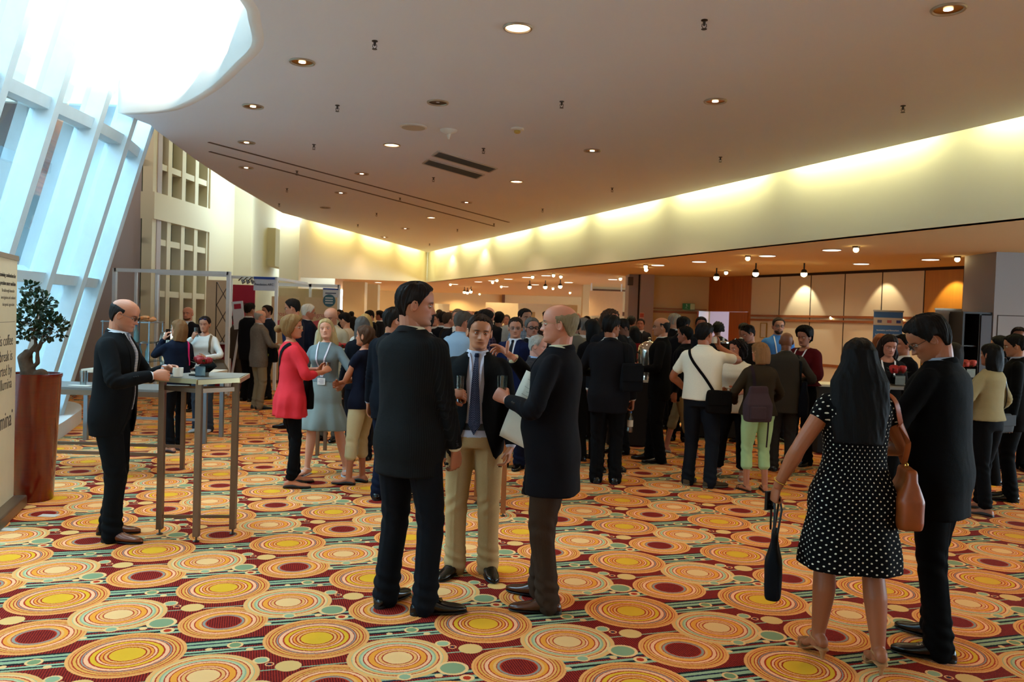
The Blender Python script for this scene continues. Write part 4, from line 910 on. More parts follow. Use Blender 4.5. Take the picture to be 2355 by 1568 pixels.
    # --- clothes
    arms = lambda mb, r0, r1, r2, to=1., cuff=1., elb=1.: [limb(mb, ([B.S[s] + Vector((-s*.05, 0, -.01)), B.S[s] + Vector((s*.004, 0, .0)), B.S[s].lerp(B.E[s], .5), B.E[s]] + ([B.E[s].lerp(B.Wr[s], .5), B.E[s].lerp(B.Wr[s], to)] if to > 0 else [])) if to >= 0 else [B.S[s] + Vector((-s*.05, 0, -.01)), B.S[s] + Vector((s*.004, 0, 0)), B.S[s].lerp(B.E[s], .25), B.S[s].lerp(B.E[s], -to)],
                            ([r0 * 1.25, r0, r0 * .97, r1] + ([(r1 + r2) / 2, r2] if to > 0 else [])) if to >= 0 else [r0 * 1.1, r0, r0 * .98, r0 * .96], 18, 5) for s in (1, -1)]
    def garment(name, mat, z0, z1, off, r0, r1, r2, to, flare=(0, 0), amp=.004, ex=2.4, cutf=None, vox=None, hem_wave=0., patr=.17, zs=None, rxf=None, arm=True, seam=1, offy=None, xtra=None):
        mb = MB(); zz = np.linspace(z0, z1, 22) if zs is None else zs; rx, ry, yc = torso_prof(B, a, zz); top = sstep(1.38, 1.50, zz)
        rx = rx + off * (1 - .45 * top) + flare[0] * sstep(1.12, z0, zz); ry = ry + (offy or off) * (1 - .45 * top) + flare[1] * sstep(1.12, z0, zz)
        if rxf is not None: rx, ry, yc = rxf(zz, rx, ry, yc)
        RS = ring_set(B, zz, rx, ry, yc, 64 if hem_wave else 44, ex)
        if hem_wave:
            for i, ring in enumerate(RS):
                w = hem_wave * sstep(1.08, z0, zz[i]); nr = len(ring); c = np.mean(ring, axis=0)
                RS[i] = [tuple(c + (np.array(p) - c) * (1 + w * (math.sin(9 * 2*PI*j/nr + seed) * .6 + math.sin(5 * 2*PI*j/nr + seed * 2) * .6) * np.array([1, 1, 0]))) for j, p in enumerate(ring)]
        mb.rings(RS)
        if arm: arms(mb, r0, r1, r2, to)
        if xtra: xtra(mb)
        me = smooth_mesh(mb, vox or vg, 4 if lod < 2 else 2, .5, name)
        if lod < 2 and amp: P = gco(me); N = gno(me); sco(me, folds(P, N, seed, amp, 8.5)); P = gco(me)
        if lod < 2 and arm and to > .5:      # creases round the elbows
            P = gco(me); N = gno(me)
            for s in (1, -1):
                d = np.linalg.norm(P - np.array(B.E[s]), axis=1); t_ = (P - np.array(B.S[s])) @ np.array(unit(B.Wr[s] - B.S[s])); P = P + N * (.0038 * np.sin(t_ * 150 + 2 * np.sin(P[:, 0] * 40)) * np.exp(-(d / .085) ** 2))[:, None]
            sco(me, P)
        if cutf: cut(me, cutf)
        pat_attr(me, patr, seam); o = link(name, me, mat, root)
        if cutf: sm = o.modifiers.new('thick', 'SOLIDIFY'); sm.thickness = .005; sm.offset = -1
        out.append(o); return o
    G_ = {}
    # lower body
    def trousers(col, hem=.035, fit=1., waist=1.02, to=1., name='trousers', patm=None, mat=None):
        mb = MB(); zz = np.linspace(.86, waist, 8); rx, ry, yc = torso_prof(B, a, zz); mb.rings(ring_set(B, zz, rx + .012, ry + .010, yc, 36, 2.2))
        for s in (1, -1):
            H, K_, A_ = B.H[s] + Vector((s * .004, 0, .0)), B.K[s], B.A[s].copy(); A_ = K_.lerp(A_, to) if to < 1 else A_ + Vector((0, 0, -.042)); fw = Vector((-math.sin(B.fy[s]), math.cos(B.fy[s]), 0))
            if to < 1: P = [H, H.lerp(K_, .4), H.lerp(K_, .8), K_, A_]; R = [.098 * fit, .092 * fit, .074 * fit, .068 * fit, .068 * fit]
            else: P = [H, H.lerp(K_, .4), K_, K_.lerp(A_, .5) - fw * .006, A_.lerp(K_, .06) - fw * .006, A_ + fw * .008]; R = [.099 * fit, .093 * fit, .074 * fit, .067 * fit, .064 * fit + hem * .25, .060 * fit + hem * .3]
            limb(mb, P, R, 22, 6)
        me = smooth_mesh(mb, vg, 4 if lod < 2 else 2, .5, name)
        if lod < 2:
            P = gco(me); N = gno(me)
            for s in (1, -1):
                m_ = (P[:, 0] - sh0(B)) * s > 0; zk = B.K[s].z; za = B.A[s].z
                br = .0055 * np.sin(P[:, 2] * 95 + np.arctan2(P[:, 1] - B.A[s].y, P[:, 0] - B.A[s].x) * 1.6 + seed) * np.exp(-((P[:, 2] - za - .05) / .09) ** 2) + .004 * np.sin(P[:, 2] * 70 + 3 * P[:, 0] / .05) * np.exp(-((P[:, 2] - zk) / .08) ** 2)
                P = P + N * (br * m_)[:, None]
                cr = .0045 * np.exp(-((P[:, 0] - np.interp(P[:, 2], [za, zk, B.H[s].z], [B.A[s].x, B.K[s].x, B.H[s].x])) / .006) ** 2) * m_ * (np.abs(N[:, 1]) > .6) * sstep(.95, .8, P[:, 2]); P = P + N * cr[:, None] * (1 if a.get('crease', True) else 0)
            sco(me, P); P = gco(me); sco(me, folds(P, gno(me), seed + 3, .0045, 7, (1, 1, .45)))
        pat_attr(me); o = link(name, me, mat or fabric(col, 'trouser_cloth', pat=patm), root); out.append(o); return o
    if low == 'trousers' and vis_legs: G_['tr'] = trousers(a.get('low_col', '#17181b'), a.get('hem', .035), a.get('fit', 1.), a.get('waist', 1.02), a.get('to', 1.), a.get('low_name', 'trousers'))
    if a.get('belt'):
        mb = MB(); zz = np.array([.985, 1.0, 1.02, 1.03]); rx, ry, yc = torso_prof(B, a, zz); mb.rings(ring_set(B, zz, rx + .0175, ry + .0155, yc, 40)); out.append(mb.obj('belt', leather(a['belt']), root, True))
    if low == 'skirt':
        def rxf(zz, rx, ry, yc): w = sstep(.95, a.get('sk_hem', .5), zz); return rx + a.get('sk_fl', .05) * w, ry + a.get('sk_fl', .05) * w * .8, yc
        G_['sk'] = garment('skirt', fabric(a.get('low_col', '#555'), 'skirt_cloth'), a.get('sk_hem', .5), 1.08, .014, 0, 0, 0, 0, rxf=rxf, arm=False, hem_wave=.09, amp=.003, zs=np.linspace(a.get('sk_hem', .5), 1.08, 22))
    # upper body
    sc_ = a.get('shirt'); tp = a.get('top', 'jacket')
    if sc_:
        nk = a.get('neck', 0.); G_['shirt'] = garment('shirt', fabric(sc_, 'shirt_cloth', pat=a.get('shirt_pat'), fold=.3), .93 if tp == 'jacket' else a.get('sh_hem', .88), 1.508, .008 if tp == 'jacket' else a.get('sh_off', .020), .060 if tp != 'jacket' else .046, .050 if tp != 'jacket' else .038, .036, {'long': .97, 'short': -.72, 'half': .05, 'three': .45, 'none': -.30}[a.get('sh_sleeve', sl)], amp=.0035 if tp != 'jacket' else .001,
            cutf=(lambda c, n: ~((n[:, 1] > -.2) & (c[:, 1] > 0) & (np.abs(c[:, 0] - B.nb.x) < np.interp(c[:, 2], [1.505 - nk, 1.47, 1.52], [0, .035, .07])) & (c[:, 2] > 1.505 - nk))) if nk else None)
    jc = a.get('jacket')
    if tp == 'jacket':
        hem = a.get('hem_z', .86 - .12); op = a.get('open', 0.); but = a.get('button', 1.12); xo = B.t1((0, 0, 1.3)).x
        def jcut(c, n):
            z = c[:, 2]; x = np.abs(c[:, 0] - np.interp(z, [1.0, 1.4], [B.t1((0, 0, 1.0)).x, B.t1((0, 0, 1.4)).x])); w = np.interp(z, [hem - .05, but - .12, but, 1.30, 1.47, 1.56], [.11 + op * 1.4, .008 + op, .002 + op, .045 + op * .55, .058, .062]) if op else np.interp(z, [hem - .05, but - .15, but, 1.32, 1.47, 1.56], [.06, .0, .0, .040, .056, .06])
            return ~((n[:, 1] > -.35) & (c[:, 1] > -.02) & (x < w)) & ~((n[:, 2] > .55) & (z > 1.47) & (np.hypot(c[:, 0] - B.nb.x, c[:, 1] - B.nb.y) < .07))
        jm = fabric(jc, 'suit_cloth', pat=a.get('jpat'), fold=.45)
        o = garment('jacket', jm, hem, 1.505, .022, .061 if not fem else .052, .054 if not fem else .045, .042 if not fem else .034, a.get('slv', .93), (.016 + a.get('jfl', 0), .018 + a.get('jfl', 0)), .0055, cutf=jcut, zs=np.r_[np.linspace(hem, 1.36, 18), 1.40, 1.43, 1.455, 1.475, 1.49, 1.503]); G_['j'] = o
        if lod < 2:
            bv = mesh_bvh([o.data]); lx = lambda z: B.t1((0, 0, z)).x
            if a.get('front', True):
                for s in (1, -1):
                    e = op * .55
                    A_ = [(lx(1.48) + s * .046, 1.492), (lx(1.3) + s * (.030 + e), 1.30), (lx(but) + s * (op - .006), but)]; B_ = [(lx(1.48) + s * .088, 1.478), (lx(1.4) + s * (.105 + e * .5), 1.40), (lx(1.36) + s * (.100 + e), 1.345), (lx(1.25) + s * (.070 + e), 1.24), (lx(but) + s * (.012 + op), but)]
                    out.append(front_strip(bv, A_, B_, .003, .002, 26, 6).obj('lapel', jm, root, True))
                    E_ = [(lx(z) + s * (np.interp(z, [hem - .05, but - (.12 if op else .15), but], ([.11 + op * 1.4, .008 + op, .002 + op] if op else [.06, .0, .0])) - (.010 if s * 1 > 0 or op else -.004)), z) for z in np.linspace(but + .01, hem + .012, 12)]
                    out.append(front_strip(bv, E_, [(x + s * .034, z) for x, z in E_], .002, .001, 20, 4).obj('front_edge', jm, root, True))
            if a.get('front', True) and lod == 0 and not op:
                mb = MB()
                for z in (but - .01, but - .10):
                    loc, nr, i_, d_ = bv.ray_cast(Vector((lx(z) + .014, 1, z)), Vector((0, -1, 0)))
                    if loc: mb.ball(loc, (.008, .005, .008), 10, 6)
                if mb.v: out.append(mb.obj('button', plain('dark_button', '#0c0c0c', .3), root, True))
            mb = MB(); RS = []
            for t in np.linspace(-2.35, 2.35, 25):
                cx, cy = math.sin(t), -math.cos(t); hgt = .030 * (1 - .45 * (abs(t) / 2.35) ** 2); z0 = 1.480 - .012 * (1 + math.cos(t)) * -.5 - .012 * (abs(t) / 2.35)
                c = lambda r, z: B.t1((cx * r, -.014 + cy * r * .98, z)); RS.append([c(.083, z0), c(.080, z0 + hgt * .5), c(.069, z0 + hgt), c(.064, z0 + hgt * .9), c(.070, z0)])
            mb.rings(RS); out.append(mb.obj('collar', jm, root, True))
            for s in (1, -1):
                if a.get('cuffbtn', True) and lod == 0:
                    mb = MB()
                    for q in range(3): p = B.E[s].lerp(B.Wr[s], .80 + q * .055); loc, nr, i_, d_ = bv.find_nearest(p + Vector((s * .08, -.05, 0))); mb.ball(loc, .0055, 8, 6)
                    out.append(mb.obj('cuff_button', plain('dark_button', '#0c0c0c', .3), root, True))
    elif tp == 'tee':
        def rx2(zz, rx, ry, yc): w = sstep(1.08, min(1.0, a.get('t_hem', .86)), zz) * a.get('t_fl', .01); return rx + w, ry + w, yc
        nk = a.get('neck', .03); to = {'long': .95, 'three': .45, 'half': .05, 'short': -.72, 'cap': -.34, 'none': -.2, 'elbow': -.98}[a.get('t_sl', 'short')]
        G_['tee'] = garment(a.get('t_name', 'top'), fabric(a.get('t_col', '#222'), 'jersey', pat=a.get('t_pat')), a.get('t_hem', .86), 1.50, a.get('t_off', .014), a.get('t_r', .050 if fem else .058), a.get('t_r', .050 if fem else .058) * .88, a.get('t_r', .050 if fem else .058) * .68, to, rxf=rx2, amp=a.get('t_amp', .004), hem_wave=a.get('t_wave', 0), zs=np.r_[np.linspace(a.get('t_hem', .86), 1.38, 22), 1.42, 1.45, 1.47, 1.485, 1.497],
            cutf=lambda c, n: ~((np.hypot((c[:, 0] - B.nb.x) / .085, (c[:, 1] - B.nb.y - .02) / .085) < 1) & (c[:, 2] > 1.50 - nk) & (n[:, 2] > -.2)), patr=a.get('patr', .17))
    if tp == 'coat' : pass
    if (sc_ and a.get('collar', True)) and lod < 2 or (sc_ and tp == 'jacket'):
        mb = MB(); RS = []; rr = .067 if not fem else .056
        for t in np.linspace(-2.75, 2.75, 29):
            cx, cy = math.sin(t), -math.cos(t); z0 = 1.492 - .014 * (abs(t) / 2.75) ** 2; c = lambda r, z: B.t1((cx * r, -.010 + cy * r, z)); pt = .02 * sstep(2.1, 2.75, abs(t))
            RS.append([c(rr, z0 - .012), c(rr * 1.13, z0 - .014 - pt), c(rr * 1.04, z0 + .026), c(rr * .97, z0 + .028), c(rr * .92, z0 + .0)])
        mb.rings(RS); out.append(mb.obj('shirt_collar', fabric(a.get('collar_col', sc_), 'shirt_cloth', pat=a.get('shirt_pat'), fold=.3), root, True))
    if lod < 2 and (a.get('tie') or a.get('lanyard')) :
        src = G_.get('shirt') or G_.get('tee') or G_.get('j'); bv = mesh_bvh([src.data] + ([G_['j'].data] if 'j' in G_ and a.get('lany_over') else [])); lx = lambda z: B.t1((0, 0, z)).x
        if a.get('tie'):
            A_ = [(lx(1.49) - .014, 1.492), (lx(1.465) - .012, 1.462), (lx(1.3) - .026, 1.28), (lx(1.1) - .038, 1.08), (lx(1.0) - .040, 1.02), (lx(1.0), .955)]; B_ = [(-(x - lx(z)) + lx(z), z) for x, z in A_[:-1]] + [(lx(1.0) + .002, .956)]
            out.append(front_strip(bv, A_, B_, .006, .006, 30).obj('tie', fabric(a['tie'], 'silk_tie', .5, pat=a.get('tie_pat'), fold=.1), root, True)); pat_attr(out[-1].data)
            mb = MB(); loc, nr, _, _ = bv.ray_cast(Vector((lx(1.48), 1, 1.475)), Vector((0, -1, 0))); mb.ball((loc or Vector((0, .08, 1.48))) + Vector((0, .008, .0)), (.017, .013, .018), 12, 8); out.append(mb.obj('tie_knot', fabric(a['tie'], 'silk_tie', .5, fold=.1), root, True))
    if a.get('lanyard'):
        src = [G_[q].data for q in ('shirt', 'tee') if q in G_] or [G_['j'].data]; bv = mesh_bvh(src); lx = lambda z: B.t1((0, 0, z)).x; zb = a.get('lany_z', 1.10); zb_x = lx(zb) + a.get('lany_x', 0.)
        for s in (1, -1):
            lw = .55 if 'j' in G_ else 1.; P = [(lx(1.45) + s * .066 * (.8 if 'j' in G_ else 1), 0, 1.485), (lx(1.38) + s * .062 * lw, 0, 1.40), (lx(1.25) + s * .040 * lw, 0, 1.27), (zb_x + s * .006, 0, zb)]
            out.append(snap_ribbon(bv, P, .016 if lod < 2 else .02, .002, .006, 6, front=1, maxd=9).obj('lanyard', fabric(a['lanyard'], 'lanyard_ribbon', fold=0), root, False))
        if a.get('badge', True):
            loc, nr, _, _ = bv.ray_cast(Vector((zb_x, 1, zb - .05)), Vector((0, -1, 0))); loc = loc or Vector((zb_x, .14, zb)); mb = MB(); mb.box((loc.x - .045, loc.y + .006, zb - .085), (loc.x + .045, loc.y + .010, zb - .01)); bd_ = mb.obj('badge', plain('badge_card', '#d9d3cc', .5), root); out.append(bd_)
            mb = MB()
            for q in range(3): mb.box((loc.x - .03, loc.y + .010, zb - .035 - q * .016), (loc.x + .02 + .01 * (q % 2), loc.y + .0106, zb - .030 - q * .016))
            out.append(mb.obj('badge_print', plain('print_ink', '#7a7080', .7), bd_))
    # shoes
    sh = a.get('shoes', ('dress', '#0c0b0b'))
    if vis_legs and sh:
        for s in (1, -1):
            if sh[0] == 'dress':
                RS, fd, rt = foot_rings(B, s, 1.0, 1.0, 1., 1.06, .012); mb = MB(); mb.rings(RS); o = mb.obj('shoe', leather(sh[1], .22), root, True)
                out.append(o); RS2 = [[(p.x + (p.x - B.A[s].x) * .03, p.y, min(p.z * .35, .016)) for p in r] for r in RS]; m2 = MB(); m2.rings([[Vector(p) for p in r] for r in RS2]); m2.add([], []); 
                A_ = B.A[s]; hb = Vector((A_.x, A_.y, 0)) - fd * .052; m2.lathe([(.033, 0), (.034, .026)], hb + Vector((0, 0, B.lift[s])), 16); out.append(m2.obj('sole', plain('shoe_sole', '#0d0a08', .6), o))
                if len(sh) > 2: m3 = MB(); c = Vector((A_.x, A_.y, 0)) + fd * .075; m3.tube([c - rt * .02 + Vector((0, 0, .074)), c + Vector((0, 0, .079)), c + rt * .02 + Vector((0, 0, .074))], .004, 6); m3.torus(c - rt * .012 + Vector((0, 0, .076)), .009, .0025, 12, 6); m3.torus(c + rt * .012 + Vector((0, 0, .076)), .009, .0025, 12, 6); out.append(m3.obj('buckle', metal('#b89a5a', .25), o))
                elif lod < 2: m3 = MB(); [m3.tube([Vector((A_.x, A_.y, 0)) + fd * (.055 + q * .016) + rt * -.016 + Vector((0, 0, .080 - q * .008)), Vector((A_.x, A_.y, 0)) + fd * (.055 + q * .016) + rt * .016 + Vector((0, 0, .080 - q * .008))], .002, 5) for q in range(3)]; out.append(m3.obj('lace', plain('lace', '#1a1210', .8), o))
            elif sh[0] == 'flat':
                RS, fd, rt = foot_rings(B, s, .98, .62, 1., .98, .006); mb = MB(); mb.rings(RS); out.append(mb.obj('shoe', leather(sh[1], .6), root, True))
            elif sh[0] == 'sneaker':
                RS, fd, rt = foot_rings(B, s, 1.1, 1.05, 1.15, 1.06, .016); mb = MB(); mb.rings(RS); o = mb.obj('shoe', fabric(sh[1], 'suede'), root, True); out.append(o); m2 = MB(); m2.rings([[Vector((p.x, p.y, min(p.z * .4, .024))) for p in r] for r in RS]); out.append(m2.obj('sole', plain('grey_sole', '#5f5a50', .8), o))
            elif sh[0] == 'sandal':
                hl = a.get('heel', 0); RS, fd, rt = foot_rings(B, s, .98, .2, 1., .99, 0, hl); mb = MB(); mb.rings(RS); A_ = B.A[s]; c = Vector((A_.x, A_.y, B.lift[s]))
                if hl: mb.lathe([(.010, 0), (.012, hl * .5), (.026, hl + .008)], c - fd * .055, 12)
                o = mb.obj('sandal', leather(sh[1], .45), root, True); out.append(o)
                def arc(y, w, h0, nm='strap', wd=.007):
                    hz = hl * float(sstep(.10, -.03, y)); m3 = MB(); m3.tube([c + fd * y + rt * (w * math.cos(t)) + Vector((0, 0, .012 + hz + h0 * math.sin(t))) for t in np.linspace(0, PI, 11)], wd, 6, flat=.45); out.append(m3.obj(nm, leather(sh[1], .45), o))
                arc(.10, .044, .046); arc(.13, .042, .040)
                m3 = MB(); m3.tube([c + fd * (.02 + .045 * math.cos(t) - .02) + rt * (.036 * math.sin(t)) + Vector((0, 0, .062 + hl * .8 + .012 * math.cos(t))) for t in np.linspace(0, 2*PI, 20)], .0055, 6); out.append(m3.obj('ankle_strap', leather(sh[1], .45), o))
    for o in out:
        if o.parent == root: o.scale = (k, k, k)
    B.root = root; B.k = k; B.out = out; B.G = G_; root['_h'] = height; del root['_h']
    B.M = Matrix.Translation((X, Y, a.get('z', 0))) @ Matrix.Rotation(math.radians(yaw), 4, 'Z') @ Matrix.Scale(k, 4)
    def addpart(mb, name, mat, smooth=True, parent=None):
        o = mb.obj(name, mat, parent or root, smooth); 
        if not parent: o.scale = (k, k, k)
        return o
    B.add = addpart; B.grip = lambda s, f=.07, n=.035, t=0.: B.M @ (B.Wr[s] + B.hand[s]['f'] * f + B.hand[s]['n'] * n + B.hand[s]['f'].cross(B.hand[s]['n']) * s * t)
    B.strap = lambda pts, w, th, mat, name='strap', **kw: addpart(snap_ribbon(mesh_bvh([g.data for g in G_.values()]), pts, w, th, **kw), name, mat, True)
    return B
def low0(a): return a.get('lower', 'trousers') == 'trousers'
def sh0(B): return (B.H[1].x + B.H[-1].x) / 2
def foot_xy(px, py): p = at_z(px, py, 0); return p.x, p.y
# ------------------------------------------------------------ hand props
def wobj(mb, name, mat, root, smooth=True):
    l = root.location; mb.v = [(v[0] - l.x, v[1] - l.y, v[2] - l.z) for v in mb.v]; return mb.obj(name, mat, root, smooth)
CUPW = plain('white_china', '#ded9cc', .25)
def cup(loc, label, rz=0, handle=True, group=None):
    t = thing('coffee_cup', label, 'cup', loc, rz, group); MB().lathe([(.024, -.035), (.034, -.033), (.038, .033), (.0355, .034), (.032, -.028), (.001, -.030)], n=22, cap=True).obj('bowl', CUPW, t, True)
    MB().lathe([(.0345, .020), (.001, .0205)], n=18).obj('coffee', plain('coffee_liquid', '#2a140a', .15), t)
    if handle: MB().torus((.044, 0, 0), .017, .0042, 16, 6, Matrix.Rotation(PI/2, 4, 'X')).obj('handle', CUPW, t, True)
    return t
def tumbler(loc, label, h=.12, r=.032, drink=None, tilt=None, lvl=.5):
    t = thing('drinking_glass', label, 'glass', loc)
    if tilt: t.rotation_euler = tilt
    MB().lathe([(r * .8, -h/2), (r, h/2), (r * .93, h/2), (r * .74, -h/2 + .01), (.001, -h/2 + .008)], n=22, cap=True).obj('glass_wall', glassm('#e6ecec', 'tumbler_glass', .9), t, True)
    if drink: MB().lathe([(r * .72, -h/2 + .011), (r * .80, -h/2 + h * lvl)], n=18).obj('drink', plain('juice', drink, .2), t, True)
    return t
def soft_bag(label, loc, w, d, h, col, rz=0, name='shoulder_bag', cat='bag', mat=None, flap=True, top=1., group=None, lean=0):
    t = thing(name, label, cat, loc, 0, group); mb = MB(); M_ = Matrix.Rotation(rz, 4, 'Z') @ Matrix.Rotation(lean, 4, 'Y'); RS = []
    for z, s in ((-.5, .80), (-.47, .94), (-.35, 1.0), (0, 1.02), (.3, .98 * top), (.45, .92 * top), (.5, .80 * top)):
        ring = []
        for v in np.linspace(0, 2*PI, 28, endpoint=False):
            c, q = math.cos(v), math.sin(v); e = .45; ring.append(M_ @ Vector((w/2 * s * math.copysign(abs(c)**e, c), d/2 * (s if z < .3 else s * .6) * math.copysign(abs(q)**e, q), z * h)))
        RS.append(ring)
    mb.rings(RS); me = smooth_mesh(mb, .008, 3, .5, 'body'); P = gco(me); sco(me, folds(P, gno(me), int(abs(loc[0])*99), .005, 14)); m_ = mat or leather(col, .5); t2 = link('body', me, m_, t)
    if flap:
        f = MB(); f.add([M_ @ Vector(v) for v in ((-w*.46, -d*.56, h*.42), (w*.46, -d*.56, h*.42), (w*.44, -d*.60, -h*.12), (-w*.44, -d*.60, -h*.12), (-w*.46, -d*.50, h*.44), (w*.46, -d*.50, h*.44), (w*.44, -d*.52, -h*.13), (-w*.44, -d*.52, -h*.13))], [(0,1,2,3),(7,6,5,4),(4,5,1,0),(3,2,6,7),(0,3,7,4),(5,6,2,1)]); f.obj('flap', m_, t, False, .006)
    return t
def strap_of(B, bag, pts, w, th, mat, name='strap', **kw):
    mb = snap_ribbon(mesh_bvh([g.data for g in B.G.values()]), pts, w, th, **kw); mb.v = [tuple(B.M @ Vector(v)) for v in mb.v]; return wobj(mb, name, mat, bag)
def W_(B, p): return B.M @ Vector(p)
def who(px, fy=None, top=None, Y=None):
    if Y is None: p = at_z(px, fy, 0); X, Y = p.x, p.y
    else: X = at_y(px, 730, Y).x
    return X, Y, at_y(px, top, Y).z
def gfit(B, **kw): pass
# ============================================================ PEOPLE
SK1, SK2, SK3, SK4 = '#c08a68', '#b07a55', '#8a5636', '#5f3b28'
PINK = '#c4846a'
# 1 bald man at the bar table, left
X, Y, H = who(252, 1238, 682); B1 = person('balding man in glasses and black suit standing in profile at the steel bar table', X, Y, -84, H * 1.0, lod=0, skin='#b9795a', jacket='#111214', shirt='#c9cbd0', tie='#8f8f99', tie_pat=('check', .02, .2, '#b9b2b0'), hair='bald', hair_col='#1a1412', glasses='#20161a', low_col='#0f1012',
    shoes=('dress', '#6b3318'), head=(0, 18, 0), L=dict(w=(-.10, .34, 1.235), e=(-1, -.6, -.8), f=(.25, 1, -.05), n=(.9, 0, -.5), curl=.62, th=.5), R=dict(w=(.14, .32, 1.20), e=(1, -.6, -.8), f=(-.25, 1, .03), n=(-.9, 0, -.3), curl=.75, th=.5), FR=dict(x=.10, y=.06, yaw=-10), FL=dict(x=-.12, y=-.05, yaw=12), lean=4, stubble=.25, beard_col='#6b5a50', hem_z=.76, lanyard=None, belly=.025, open=.02, fit=.98)
# 2 tall man, back to the camera
X, Y, H = who(930, 1402, 648); B2 = person('tallest man in the front, dark pinstripe suit seen from behind, head turned right', X, Y, -32, H, lod=0, skin='#a9694a', jacket='#141313', jpat=('pin', .011, .16, '#201f20'), shirt='#c8bb9e', hair='short', hair_col='#1d1512', low_col='#111216',
    shoes=('dress', '#101012', 'b'), head=(-52, 4, 0), L=dict(w=(-.02, .34, 1.13), e=(-1, -.3, -.8), f=(.9, .45, .15), n=(.0, .6, -.6), curl=.7, th=.6), R=dict(w=(.235, .10, .86), e=(1, -.8, 0), f=(-.1, .25, -1), n=(-1, .2, 0), curl=.5),
    FR=dict(x=.13, y=.02, yaw=-46), FL=dict(x=-.13, y=.0, yaw=6), goatee=.45, stubble=.2, beard_col='#6f6258', hem_z=.73, front=False, bw=1.04, hthick=.009, open=.0)
# 3 centre man facing the camera
X, Y, H = who(1083, 1318, 722); B3 = person('man facing the viewer in black open jacket, khaki trousers and dotted navy tie', X, Y, 178, H, lod=0, skin='#b4744f', jacket='#0e0e0f', shirt='#b9bac8', tie='#141a30', tie_pat=('dots', .014, .0022, '#8d93ad'), open=.055, button=1.16, hair='short', hthick=.007, hair_col='#2a1a12', low_col='#a8875c', low_name='khaki_trousers', belt='#0d0b0a',
    shoes=('dress', '#0a0a0a'), head=(12, 4, -3), L=dict(w=(-.245, .10, .88), e=(-1, -1, 0), f=(.2, .3, -1), curl=.4), R=dict(w=(.25, .12, .88), e=(1, -1, 0), f=(-.15, .3, -1), curl=.6), FR=dict(x=.115, y=.02, yaw=-22), FL=dict(x=-.115, y=0, yaw=16), lanyard='#c9c9da', lany_z=1.16, lany_x=.03, badge=False, gaze=.25, hem_z=.73, crease=True, fit=1.03)
# 4 gesturing older man
X, Y, H = who(1262, 1392, 697); B4 = person('older balding man in dark blazer and brown trousers, gesturing with a raised hand', X, Y, 72, H, lod=0, skin='#c27c60', jacket='#121115', shirt='#c6bc9c', hair='bald', hair_col='#7d6c50', glasses='#a8915c', grad=.0010, low_col='#3a2a20', low_name='brown_trousers', hthick=.014,
    shoes=('dress', '#4a2412'), head=(12, 0, 0), L=dict(w=(-.16, .235, 1.19), e=(-1, -.8, -.5), f=(.35, 1, .42), n=(1, -.1, -.2), curl=.68, th=.5), R=dict(w=(.10, .30, 1.42), e=(1, -.4, -1), f=(.15, .85, .55), n=(-.5, .3, -.8), curl=[.25, .45, .5, .55], thumb=(-.1, -.1, 1)),
    FR=dict(x=.11, y=.10, yaw=-14), FL=dict(x=-.12, y=-.02, yaw=12), hem_z=.66, belly=.05, bw=1.06, lean=-1, jfl=.012)
# 5 polka dot woman
X, Y, H = who(1945, 1520, 757); B5 = person('woman with long black hair in black dress with white dots, seen from behind', X, Y, -4, H - .045, z=0, lod=0, fem=True, bw=1.12, skin='#9a5a38', top='tee', t_name='dress', t_col='#08080a', t_hem=.515, t_fl=.085, t_wave=.045, t_pat=('dots', .037, .0042, '#d2cdba'), t_sl='cap', t_r=.060, sleeve='none', lower='none', bare=.3, arm=1.16, legfat=1.10, neck=.02,
    hair='long', hlen=.33, hwid=1.42, hair_col='#0a0707', head=(-12, 6, 0), L=dict(w=(-.385, .05, .93), e=(-.8, -1, -.3), f=(-.22, .12, -1), n=(.8, .3, 0), curl=.95, th=.7), R=dict(w=(.16, .30, 1.10), e=(1, -.5, -.6), f=(-.4, 1, .2), n=(-.6, .3, -.6), curl=.6), FR=dict(x=.135, y=-.10, yaw=-6), FL=dict(x=-.135, y=.06, yaw=14), heel=.05, shoes=('sandal', '#a9764a'))
for s in (1, -1): pass
# 6 right man looking at a booklet
X, Y, H = who(2142, 1490, 728); B6 = person('man in black suit and glasses looking down at a folder beside the dotted dress', X, Y, 42, H + .025, lod=0, skin='#9d5d3c', jacket='#060607', shirt='#8d93a0', hair='short', hair_col='#14100e', glasses='#1b1412', low_col='#060607', shoes=('dress', '#0a0a0b'), head=(30, 32, 0), lean=3, bw=1.08, belly=.02,
    L=dict(w=(-.17, .33, 1.17), e=(-1, -.5, -.8), f=(.2, 1, .25), n=(.7, 0, .7), curl=.5, th=.5), R=dict(w=(.15, .33, 1.12), e=(1, -.5, -.8), f=(-.3, 1, .2), n=(-.7, 0, .6), curl=.5), FR=dict(x=.13, y=.04, yaw=-10), FL=dict(x=-.13, y=-.08, yaw=22), hem_z=.70, front=False, open=0, hthick=.015)
